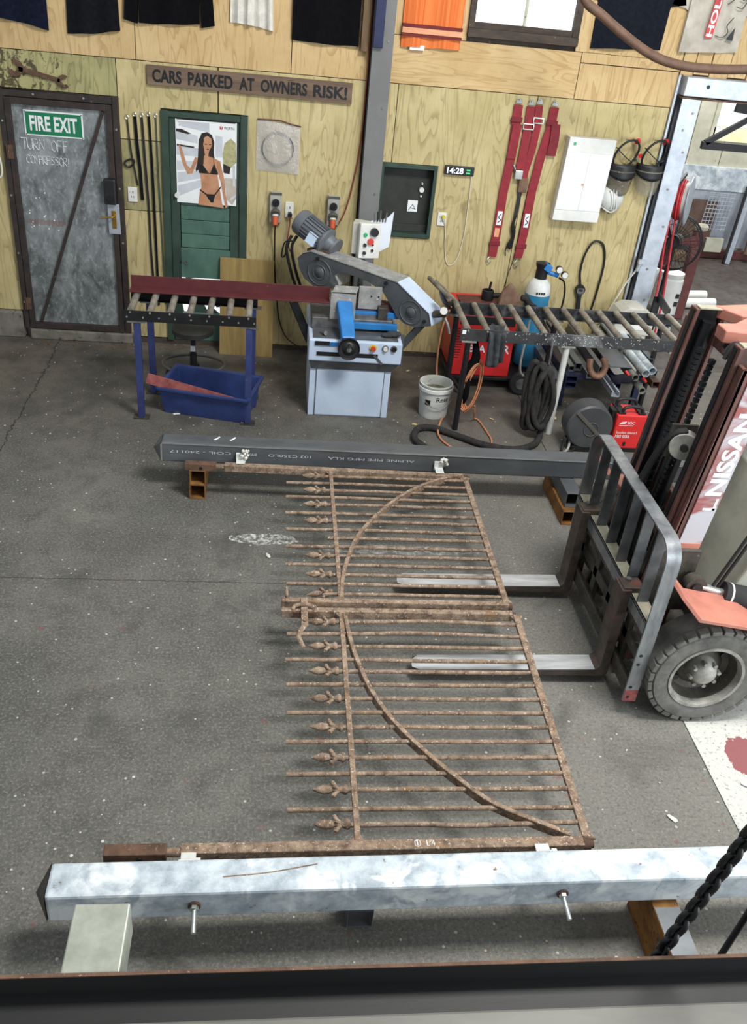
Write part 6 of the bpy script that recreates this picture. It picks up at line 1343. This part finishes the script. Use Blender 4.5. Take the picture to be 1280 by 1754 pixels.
# latch on the meeting stiles, hinges, chalk number
lt = B().box(.205, .243, -4.505, -4.262, .284, .294).out('latch_bar', 'rust', g2, bev=.003)
B().tube([(.224, -4.50, .289), (.20, -4.545, .287), (.19, -4.58, .28), (.205, -4.63, .272), (.215, -4.66, .27)], .014, 8, radii=[.016, .014, .012, .013, .010], flat=.6).out('latch_tail', 'rust', lt, smooth=50)
B().cyl((.226, -4.47, .292), (.226, -4.47, .303), .011, 12).out('rivet', 'rust', lt, smooth=40)
B().tube([(.165, -4.372, .276), (.17, -4.352, .300), (.224, -4.345, .309), (.278, -4.352, .300), (.283, -4.372, .276)], .010, 6, flat=.5).out('latch_keeper', 'rust', g2, smooth=50)
B().box(.165, .283, -4.378, -4.372, .235, .275).out('keeper_plate', 'rust_dark', g2, bev=.002)
B().tube([(.128, -4.25, .28), (.128, -4.245, .30), (.126, -4.215, .308), (.124, -4.20, .306)], .009, 8).out('stop_peg', 'rust', g1, smooth=50)
cb_ = B(); chalk('1', (.66, -5.89, .2815), (1, 0, 0), (0, 1, 0), .026, .03, .0016, cb_); chalk('o', (.655, -5.893, .2815), (1, 0, 0), (0, 1, 0), .03, .03, .0014, cb_); chalk('L4', (.705, -5.89, .2815), (1, 0, 0), (0, 1, 0), .026, .022, .0018, cb_); cb_.out('chalk_writing', 'white', g2)
def bracket(label, x, y0, y1):
    t = thing('hinge_clip', label, 'hinge bracket', (x, (y0+y1)/2, .29), 'white painted hinge clips between posts and gates')
    B().box(x-.03, x+.03, min(y0, y1), max(y0, y1), .284, .292).out('plate', 'whitepaint', t, bev=.002)
    B().box(x-.034, x+.034, y1-.008, y1+.008, .262, .335).out('upright', 'whitepaint', t, bev=.003)
    B().cyl((x+.03, y1+.02, .30), (x+.05, y1+.02, .30), .016, 12).out('pin', 'whitepaint', t, smooth=40)
bracket('white hinge clip joining galvanised post to the gate stile at the left', -.265, -5.915, -5.985)
bracket('white hinge clip joining galvanised post to the gate stile at the right', 1.19, -5.895, -5.965)
bracket('white hinge clip on the black post near its left end', -.19, -2.78, -2.712)
bracket('white hinge clip on the black post near the arched brace', 1.215, -2.81, -2.724)
for k, x in enumerate((-.16, 1.25)):
    b = B(); rs = random.Random(k+5)
    for i in range(14): b.ball((x+rs.uniform(-.025, .025), -2.712-.014*k+rs.uniform(-.03, .0), .33+rs.uniform(-.02, .035)), rs.uniform(.008, .014), 6, 4)
    tag(b.out('foam_blob', 'scrap', None, smooth=60), ('crumbly white foam blob on the black post left clip', 'crumbly white foam blob on the black post right clip')[k], 'foam')

# ================================================================== FORKLIFT
fl = thing('forklift', 'worn red forklift with forks slid under the gate', 'forklift', (2.9, -4.2, 0))
for yc in (-3.80, -4.56):
    hw_ = .062
    b = B(); prof = [(.83, .072), (.86, .066), (1.90, .055), (1.93, .075), (1.93, .66), (1.875, .66), (1.875, .13), (1.85, .102), (.86, .086)]
    b.prism([(x, yc-hw_, z) for x, z in prof], (0, 2*hw_, 0)); fk = b.out('fork', 'forkred', fl, bev=.004)
    tp = B(); tp.add([(.86, yc-hw_+.002, .0885), (1.855, yc-hw_+.002, .1045), (1.855, yc+hw_-.002, .1045), (.86, yc+hw_-.002, .0885), (.822, yc-.028, .080), (.822, yc+.028, .080)], [(0, 1, 2, 3), (4, 0, 3, 5)]); tp.out('worn_blade', 'silver', fk, fix=False)
    B().box(1.885, 2.0, yc-.05, yc+.05, .61, .67).out('fork_hook', 'forkred', fk, bev=.008)
    B().cyl((1.93, yc+.02, .67), (1.93, yc+.02, .685), .016, 8).out('fork_pin', 'steel', fk)
Y0, Y1 = -4.86, -3.60
B().box(1.935, 1.965, Y0+.02, Y1-.02, .52, .60).out('carriage_bar', 'dirtysteel', fl, bev=.006)
B().box(1.935, 1.965, Y0+.02, Y1-.02, .14, .23).out('carriage_bar', 'dirtysteel', fl, bev=.006)
B().box(1.965, 2.02, Y0+.05, Y1-.05, .33, .40).out('carriage_bar', 'dirtysteel', fl, bev=.006)
for y in (-4.60, -4.30, -4.05, -3.78): B().box(1.965, 1.995, y-.03, y+.03, .16, .60).out('carriage_plate', 'dirtysteel', fl, bev=.004)
B().box(1.925, 2.005, Y0+.01, Y1-.01, .625, .637).out('backrest_shelf', 'shelf_pale', fl, bev=.002)
B().box(1.925, 1.935, Y0+.01, Y1-.01, .56, .637).out('shelf_lip', 'grille', fl)
# backrest: one bent flat bar
path = [(Y0, .10), (Y0, .98)]
for k in range(1, 7): an = PI-PI/2*k/6; path.append((Y0+.12+.12*math.cos(an), .98+.12*math.sin(an)))
for k in range(0, 7): an = PI/2-PI/2*k/6; path.append((Y1-.12+.12*math.cos(an), .98+.12*math.sin(an)))
path += [(Y1, .42)]
vs = []; fs = []
for i, (y, z) in enumerate(path):
    a = path[max(i-1, 0)]; b_ = path[min(i+1, len(path)-1)]; d = Vector((b_[0]-a[0], b_[1]-a[1])).normalized(); n_ = Vector((d.y, -d.x))*.010
    vs += [(1.93, y, z), (2.005, y, z), (2.005, y+n_.x, z+n_.y), (1.93, y+n_.x, z+n_.y)]
for i in range(len(path)-1):
    for k in range(4): fs.append((4*i+k, 4*i+(k+1) % 4, 4*i+4+(k+1) % 4, 4*i+4+k))
fs += [(3, 2, 1, 0), tuple(4*(len(path)-1)+k for k in range(4))]
br = B().add(vs, fs).out('backrest_frame', 'grille', fl, smooth=40)
for z in (.13, .20, .42, .36): B().cyl((1.955, Y0-.001, z), (1.955, Y0-.003, z), .009, 10).out('bolt_hole', 'black', br)
B().box(1.932, 2.003, Y0-.0015, Y0, .10, .18).out('red_painted_end', 'redrust', br)
for k in range(6):
    y = Y1-(.18+.18*k); B().box(1.937, 1.997, y-.005, y+.005, .635, 1.095).out('backrest_slat', 'slat', fl, bev=.001)
# mast, leaning back a little
def SH(b):
    b.v = [Vector((p.x+.09*(p.z-.9), p.y, p.z)) for p in b.v]; return b
def shp(p): return Vector((p.x+.09*(p.z-.9), p.y, p.z))
def mast(yc, s_):
    """s_ = +1: channel opens towards +y"""
    w = s_*.012
    b = B(); b.box(2.085, 2.25, yc, yc+w, .12, 1.90); b.box(2.085, 2.107, yc, yc+s_*.07, .12, 1.90); b.box(2.228, 2.25, yc, yc+s_*.07, .12, 1.90); SH(b).out('outer_mast', 'mast_red', fl, bev=.003)
    yi_ = yc+s_*.085
    b = B(); b.box(2.06, 2.08, yi_-s_*.03, yi_+s_*.045, .20, 1.98); b.box(2.21, 2.23, yi_-s_*.03, yi_+s_*.045, .20, 1.98); b.box(2.08, 2.21, yi_, yi_+s_*.014, .20, 1.98); SH(b).out('inner_mast', 'mast_red', fl, bev=.003)
    b = B(); b.box(2.083, 2.208, yi_+s_*.014, yi_+s_*.019, .20, 1.97); b.box(2.055, 2.06, yi_-s_*.005, yi_+s_*.03, .2, 1.97); SH(b).out('greased_track', 'grease', fl)
    SH(B().box(2.08, 2.22, yi_-s_*.02, yi_+s_*.04, 1.98, 1.986)).out('mast_cap', 'shelf_pale', fl)
mast(-4.55, 1); mast(-3.84, -1)
# near face plate with lettering
pl = SH(B().box(2.128, 2.252, -4.558, -4.551, .89, 1.90)).out('mast_side_plate', 'plate_red', fl, bev=.002)
lettering('NISSAN', 'white', pl, (2.240, -4.5585, 1.222), (0, 0, 1), (-1, 0, 0), w=.46, h=.088, bold=.035, bend=shp)
SH(B().box(2.175, 2.240, -4.5595, -4.5585, 1.135, 1.148)).out('white_bar', 'white', pl); SH(B().box(2.226, 2.240, -4.5595, -4.5585, 1.135, 1.205)).out('white_bar', 'white', pl)
SH(B().box(2.133, 2.250, -4.561, -4.557, .89, .93)).out('orange_patch', 'orange', pl)
SH(B().box(2.133, 2.250, -4.563, -4.557, .878, .89)).out('plate_edge', 'galv_clean', pl)
# lift cylinders, chains, pulley, hoses
for y in (-3.97, -4.42): SH(B().cyl((2.15, y, .15), (2.15, y, 1.92), .036, 18)).out('lift_cylinder', 'grease', fl, smooth=40)
SH(B().cyl((2.14, -4.17, .2), (2.14, -4.17, 1.25), .045, 20)).out('free_lift_cylinder', 'grease', fl, smooth=40)
for y in (-4.10, -4.25):
    b = B()
    for k in range(46): b.box(2.075, 2.10, y-.012-.004*(k % 2), y+.012+.004*(k % 2), .45+.03*k, .474+.03*k)
    SH(b).out('lift_chain', 'grease', fl)
pu = B().lathe([(.0, -.03), (.07, -.03), (.075, -.026), (.055, -.01), (.055, .01), (.075, .026), (.07, .03), (0, .03)], (2.10, -4.36, 1.40), (-.35, -1, .0), 28).out('hose_pulley', 'rim', fl, smooth=35)
B().cyl((2.09, -4.39, 1.40), (2.085, -4.405, 1.40), .02, 14).out('pulley_pin', 'black', pu, smooth=40); B().box(2.03, 2.17, -4.325, -4.31, 1.31, 1.495).out('pulley_bracket', 'dirtysteel', pu)
for k in range(3): B().tube([(2.10, -4.34-.012*k, 1.48), (2.04, -4.31-.012*k, 1.43), (2.01, -4.23-.015*k, 1.22), (2.01, -4.12-.02*k, .9), (2.0, -4.05-.02*k, .62)], .011, 8).out('hydraulic_hose', 'rubber', fl, smooth=60)
for k in range(3): SH(B().tube([(2.10, -4.28-.022*k, 1.90-.02*k), (2.13, -4.28-.022*k, 1.94), (2.17, -4.28-.022*k, 1.86), (2.17, -4.28-.022*k, 1.3), (2.16, -4.28-.022*k, .5)], .011, 8)).out('hydraulic_hose', 'rubber', fl, smooth=60)
# cross members
for z in (1.84, .95, .3): SH(B().box(2.215, 2.255, -4.54, -3.85, z-.05, z+.05)).out('cross_member', 'mast_red', fl, bev=.006)
B().prism([(2.27, -3.92, 1.93), (2.46, -3.87, 1.93), (2.80, -3.80, 1.92), (2.80, -4.02, 1.92), (2.36, -4.06, 1.93)], (0, 0, .06)).out('tie_arm', 'orange', fl, bev=.006)
B().prism([(2.165, -4.20, 1.93), (2.26, -4.19, 1.93), (2.36, -4.10, 1.93), (2.80, -4.10, 1.92), (2.80, -4.28, 1.92), (2.33, -4.33, 1.93), (2.165, -4.30, 1.93)], (0, 0, .065)).out('tie_arm', 'orange', fl, bev=.006)
# wheels
def wheel(xc, yc, s_, R_, wd, nm='front_wheel'):
    """outer face towards s_*y"""
    w_ = thing_part(nm, (xc, yc, R_), fl)
    ax = (0, s_, 0); h = wd/2
    B().lathe([(R_*.63, -h), (R_*.88, -h), (R_*.985, -h*.85), (R_*.985, h*.62), (R_*.90, h), (R_*.72, h*1.02), (R_*.64, h*.9), (R_*.63, -h)], (xc, yc, R_), ax, 44).out('tyre', 'tyre', w_, smooth=30)
    for k in range(30):
        an = 2*PI*k/30; d = Vector((math.cos(an), 0, math.sin(an)))
        c = Vector((xc, yc+s_*h*.70, R_))+d*(R_*.958); B().bar(c-Vector((0, 1, 0))*h*.26, c+Vector((0, 1, 0))*h*.26, R_*.165, R_*.08, d).out('tread_lug', 'tyre', w_, bev=.004)
    B().lathe([(R_*.66, h*.8), (R_*.645, h*.98), (R_*.60, h*.96), (R_*.56, h*.55), (R_*.50, h*.0), (R_*.40, -h*.1), (R_*.30, h*.1), (0, h*.1)], (xc, yc, R_), ax, 40, cap=False).out('rim_dish', 'dirtysteel', w_, smooth=35)
    B().lathe([(R_*.665, h*.84), (R_*.65, h*1.0), (R_*.60, h*.985), (R_*.565, h*.6), (R_*.55, h*.3), (R_*.57, h*.3), (R_*.59, h*.7)], (xc, yc, R_), ax, 40, cap=False).out('rim_lip', 'rim', w_, smooth=35)
    B().lathe([(R_*.27, h*.05), (R_*.25, h*.45), (R_*.20, h*.75), (R_*.13, h*.92), (0, h*.96)], (xc, yc, R_), ax, 28).out('hub', 'rim', w_, smooth=35)
    for k in range(8):
        an = 2*PI*k/8+.2; p = Vector((xc+R_*.24*math.cos(an), yc+s_*h*.5, R_+R_*.24*math.sin(an))); B().cyl(p, p+Vector((0, s_*h*.28, 0)), R_*.038, 6).out('wheel_nut', 'rim', w_)
    for k in range(2):
        an = .6+PI*k; p = Vector((xc+R_*.44*math.cos(an), yc+s_*h*.0, R_+R_*.44*math.sin(an))); B().cyl(p, p+Vector((0, s_*h*.05, 0)), R_*.06, 14).out('rim_hole', 'black', w_)
    return w_
def thing_part(name, c, parent):
    o = bpy.data.objects.new(name, None); COL.objects.link(o); o.empty_display_size = .05; place(o, Vector(c), parent); return o
wheel(2.325, -4.815, -1, .315, .20); wheel(2.325, -3.585, 1, .315, .20)
B().cyl((2.325, -4.75, .315), (2.325, -3.65, .315), .07, 18).out('front_axle', 'dirtysteel', fl, smooth=40)
# body
B().box(2.38, 4.15, -4.68, -3.72, .24, .52).out('chassis', 'dirtysteel', fl, bev=.02)
b = B(); b.prism([(2.045, -4.93, .86), (2.17, -4.93, .725), (2.46, -4.93, .675), (2.64, -4.93, .58), (2.95, -4.93, .44), (2.95, -4.93, .42), (2.63, -4.93, .56), (2.455, -4.93, .655), (2.16, -4.93, .705), (2.03, -4.93, .845)], (0, .26, 0)); b.out('front_fender', 'orange', fl, bev=.003)
b = B(); b.prism([(2.045, -3.47, .86), (2.17, -3.47, .725), (2.46, -3.47, .675), (2.64, -3.47, .58), (2.95, -3.47, .44), (2.95, -3.47, .42), (2.63, -3.47, .56), (2.455, -3.47, .655), (2.16, -3.47, .705), (2.03, -3.47, .845)], (0, -.26, 0)); b.out('front_fender', 'orange', fl, bev=.003)
B().box(2.42, 3.05, -4.70, -3.70, .50, .56).out('floor_plate', 'cowl', fl, bev=.01)
B().prism([(2.42, -4.64, .56), (2.56, -4.64, .56), (2.70, -4.64, 1.18), (2.62, -4.64, 1.20)], (0, .88, 0)).out('dash_cowl', 'cowl', fl, bev=.012)
for y in (-4.66, -3.74):
    B().bar((2.60, y, .56), (2.95, y, 2.05), .05, .07, (1, 0, 0)).out('guard_post', 'blackmetal', fl, bev=.006); B().bar((3.75, y, .95), (3.68, y, 2.08), .05, .07, (1, 0, 0)).out('guard_post', 'blackmetal', fl, bev=.006)
    B().bar((2.93, y, 2.07), (3.72, y, 2.09), .06, .06).out('guard_side', 'blackmetal', fl, bev=.006)
for k in range(6): B().bar((3.0+.13*k, -4.66, 2.11), (3.0+.13*k, -3.74, 2.11), .035, .03).out('guard_bar', 'blackmetal', fl, bev=.004)
B().box(3.05, 3.72, -4.60, -3.80, .52, .86).out('engine_cover', 'orange', fl, bev=.03); B().box(3.12, 3.58, -4.46, -3.94, .86, .98).out('seat_cushion', 'black', fl, bev=.03); B().box(3.55, 3.66, -4.46, -3.94, .98, 1.38).out('seat_back', 'black', fl, bev=.03)
B().prism([(3.72, -4.70, .26), (4.18, -4.70, .34), (4.24, -4.70, .62), (4.14, -4.70, 1.02), (3.72, -4.70, 1.02)], (0, 1.0, 0)).out('counterweight', 'orange', fl, bev=.05)
wheel(3.72, -4.76, -1, .24, .16, 'rear_wheel'); wheel(3.72, -3.64, 1, .24, .16, 'rear_wheel')
B().bar((2.62, -4.2, .95), (2.80, -4.2, 1.22), .03, .03).out('steering_column', 'black', fl); B().tube([(2.83+.1*math.cos(2*PI*k/20)*.55, -4.2+.18*math.sin(2*PI*k/20), 1.24-.1*math.cos(2*PI*k/20)) for k in range(20)], .014, 8, closed=True, smooth=1).out('steering_wheel', 'black', fl, smooth=50)
# tilt cylinder by the fender
tc = B().cyl((2.25, -4.60, .72), (2.25, -4.66, .72), .058, 20).out('tilt_pivot', 'dirtysteel', fl, smooth=40); B().cyl((2.25, -4.66, .72), (2.25, -4.675, .72), .03, 12).out('pivot_nut', 'black', tc, smooth=40)
B().cyl((2.27, -4.64, .72), (2.42, -4.66, .685), .022, 14).out('tilt_rod', 'zinc', fl, smooth=40); B().cyl((2.40, -4.655, .69), (2.47, -4.662, .675), .062, 20).out('tilt_gland', 'rubber', fl, smooth=40)
B().cyl((2.43, -4.658, .684), (2.44, -4.659, .682), .064, 20).out('gland_ring', 'plasticwhite', fl, smooth=40)
B().tube([(2.45, -4.66, .68), (2.60, -4.67, .65), (2.80, -4.66, .64)], .065, 16, radii=[.06, .075, .07]).out('rubber_boot', 'rubber', fl, smooth=50)
B().box(2.05, 2.27, -4.575, -4.54, .50, .90).out('mast_gusset', 'dirtysteel', fl, bev=.01)
for k in range(2): B().tube([(2.32+.03*k, -4.64, .62), (2.40+.03*k, -4.66, .95), (2.50+.03*k, -4.66, 1.3), (2.58+.03*k, -4.66, 1.6)], .009, 8).out('control_hose', 'rubber', fl, smooth=60)
B().cyl((2.05, -4.70, .40), (2.16, -4.72, .40), .012, 8).out('grease_nipple', 'steel', fl, smooth=40)

# ================================================================== FOREGROUND: BEAM, RAIL, TUBE, CHAIN
t = thing('steel_beam', 'dark steel beam crossing the bottom of the view', 'steel beam', (.3, -7.34, 1.75))
b = B(); b.box(-3, 4, -7.312, -7.306, 1.70, 1.84); b.box(-3, 4, -7.46, -7.312, 1.775, 1.785); b.out('beam', mat('dark_beam_steel', (30, 29, 29), (21, 21, 21), 6, .6, .1, .2, 40, stretch=(.2, 1, 1), c3=(60, 59, 57), c3scale=30, c3thr=.74), t)
b = B(); b.box(-3, 4, -7.3122, -7.3058, 1.839, 1.8412); b.out('rusty_edge', 'rust_dark', t)
t = thing('mezzanine_rail', 'dusty grey steel rail parallel to the dark beam at the bottom edge', 'rail', (.3, -7.45, 1.75))
B().box(-3, 4, -7.50, -7.372, 1.72, 1.80).out('rail', mat('dusty_rail', (112, 111, 104), (88, 87, 82), 5, .6, .1, .1, 40, stretch=(.3, 1, 1), c4=(146, 149, 150), c4scale=2, c4thr=.6), t, bev=.006)
t = thing('galvanised_tube', 'short galvanised square tube jutting out from the dark beam', 'tube', (-.3, -7.22, 1.75))
B().rhs((-.283, -7.304, 1.79), (-.283, -7.168, 1.79), .102, .09, .006).out('tube', 'galv_grey', t, bev=.006); B().box(-.33, -.236, -7.173, -7.169, 1.75, 1.83).out('end_plate', 'galv_grey', t)
B().box(-.335, -.231, -7.304, -7.29, 1.70, 1.745).out('cleat', 'blackmetal', t)
t = thing('hoist_chain', 'black hoist chain hanging in the bottom right corner', 'chain', (.78, -7.27, 1.72))
c0, c1 = Vector((.858, -7.272, 2.161)), Vector((.778, -7.272, 1.72)); d_ = (c1-c0).normalized(); nl = 34; dd, ca_, cb2 = frame(d_)
top = c0-d_*1.7; link = None
L_ = .034; pitch = .0215
cnt = int((c1-top).length/pitch)
for k in range(cnt+2):
    c = top+d_*pitch*k; sidev = (ca_, cb2)[k % 2]
    if k < 2:
        pts = []
        for i in range(12):
            an = 2*PI*i/12; pts.append(c+d_*(L_*.32*(1 if math.cos(an) > 0 else -1)*(abs(math.cos(an))**.6)+.006*math.cos(an))+sidev*math.sin(an)*.0110)
        o = B().tube(pts, .0056, 8, closed=True, smooth=2).out('chain_link', 'black', t, smooth=60)
        if k == 0: l0 = o
        else: l1 = o
    else: dup((l0, l1)[k % 2], t, c)
cable('control_cord', 'thin black cord hanging behind the hoist chain', 'cord', [(1.17, -7.2, 3.7), (1.06, -7.2, 2.5), (1.003, -7.2, 1.80), (.984, -7.2, 1.58)], .007, 'cable_black')

# ================================================================== LITTER
rs = random.Random(3)
LOC = [(-.22, -1.62, 'brown curled dry leaf beside the blue front leg', 'leafmat'), (.02, -3.47, 'white paper scrap left of the gate pickets', 'scrap'), (1.23, -1.50, 'small yellow leaf left of the bucket', 'leafmat'), (1.93, -1.33, 'pale leaf on the floor between the stand legs', 'leafmat'), (1.30, -.38, 'pale dry leaf near the wall behind the bucket', 'leafmat'), (2.52, -1.25, 'yellow leaf right of the white stand leg', 'leafmat'), (2.55, -1.42, 'small pale leaf right of the white stand leg', 'leafmat'), (1.33, -1.54, 'tiny pale stalk in front of the bucket', 'leafmat'), (2.45, -5.35, 'white scrap on the painted floor', 'scrap'), (1.98, -5.55, 'white chip on the concrete near the galvanised post', 'scrap'), (-.76, -1.50, 'white chip under the left roller stand', 'scrap')]
for i, (x, y, lb_, m_) in enumerate(LOC):
    r = rs.uniform(.022, .036); a = rs.uniform(0, PI); c, s_ = math.cos(a), math.sin(a); vs = []
    for k in range(8):
        an = 2*PI*k/8; u, v_ = r*math.cos(an), r*.45*math.sin(an)*(1-.3*math.cos(an)); vs.append((x+u*c-v_*s_, y+u*s_+v_*c, .004+.006*abs(math.sin(an*1.5+i))))
    b = B(); b.add(vs+[(p[0], p[1], p[2]-.003) for p in vs], [tuple(range(8)), tuple(range(8, 16))[::-1]]+[((k+1) % 8, k, 8+k, 8+(k+1) % 8) for k in range(8)])
    tag(b.out('dry_leaf' if m_ == 'leafmat' else 'scrap_chip', m_, None), lb_, 'leaf' if m_ == 'leafmat' else 'scrap', 'litter on the floor')
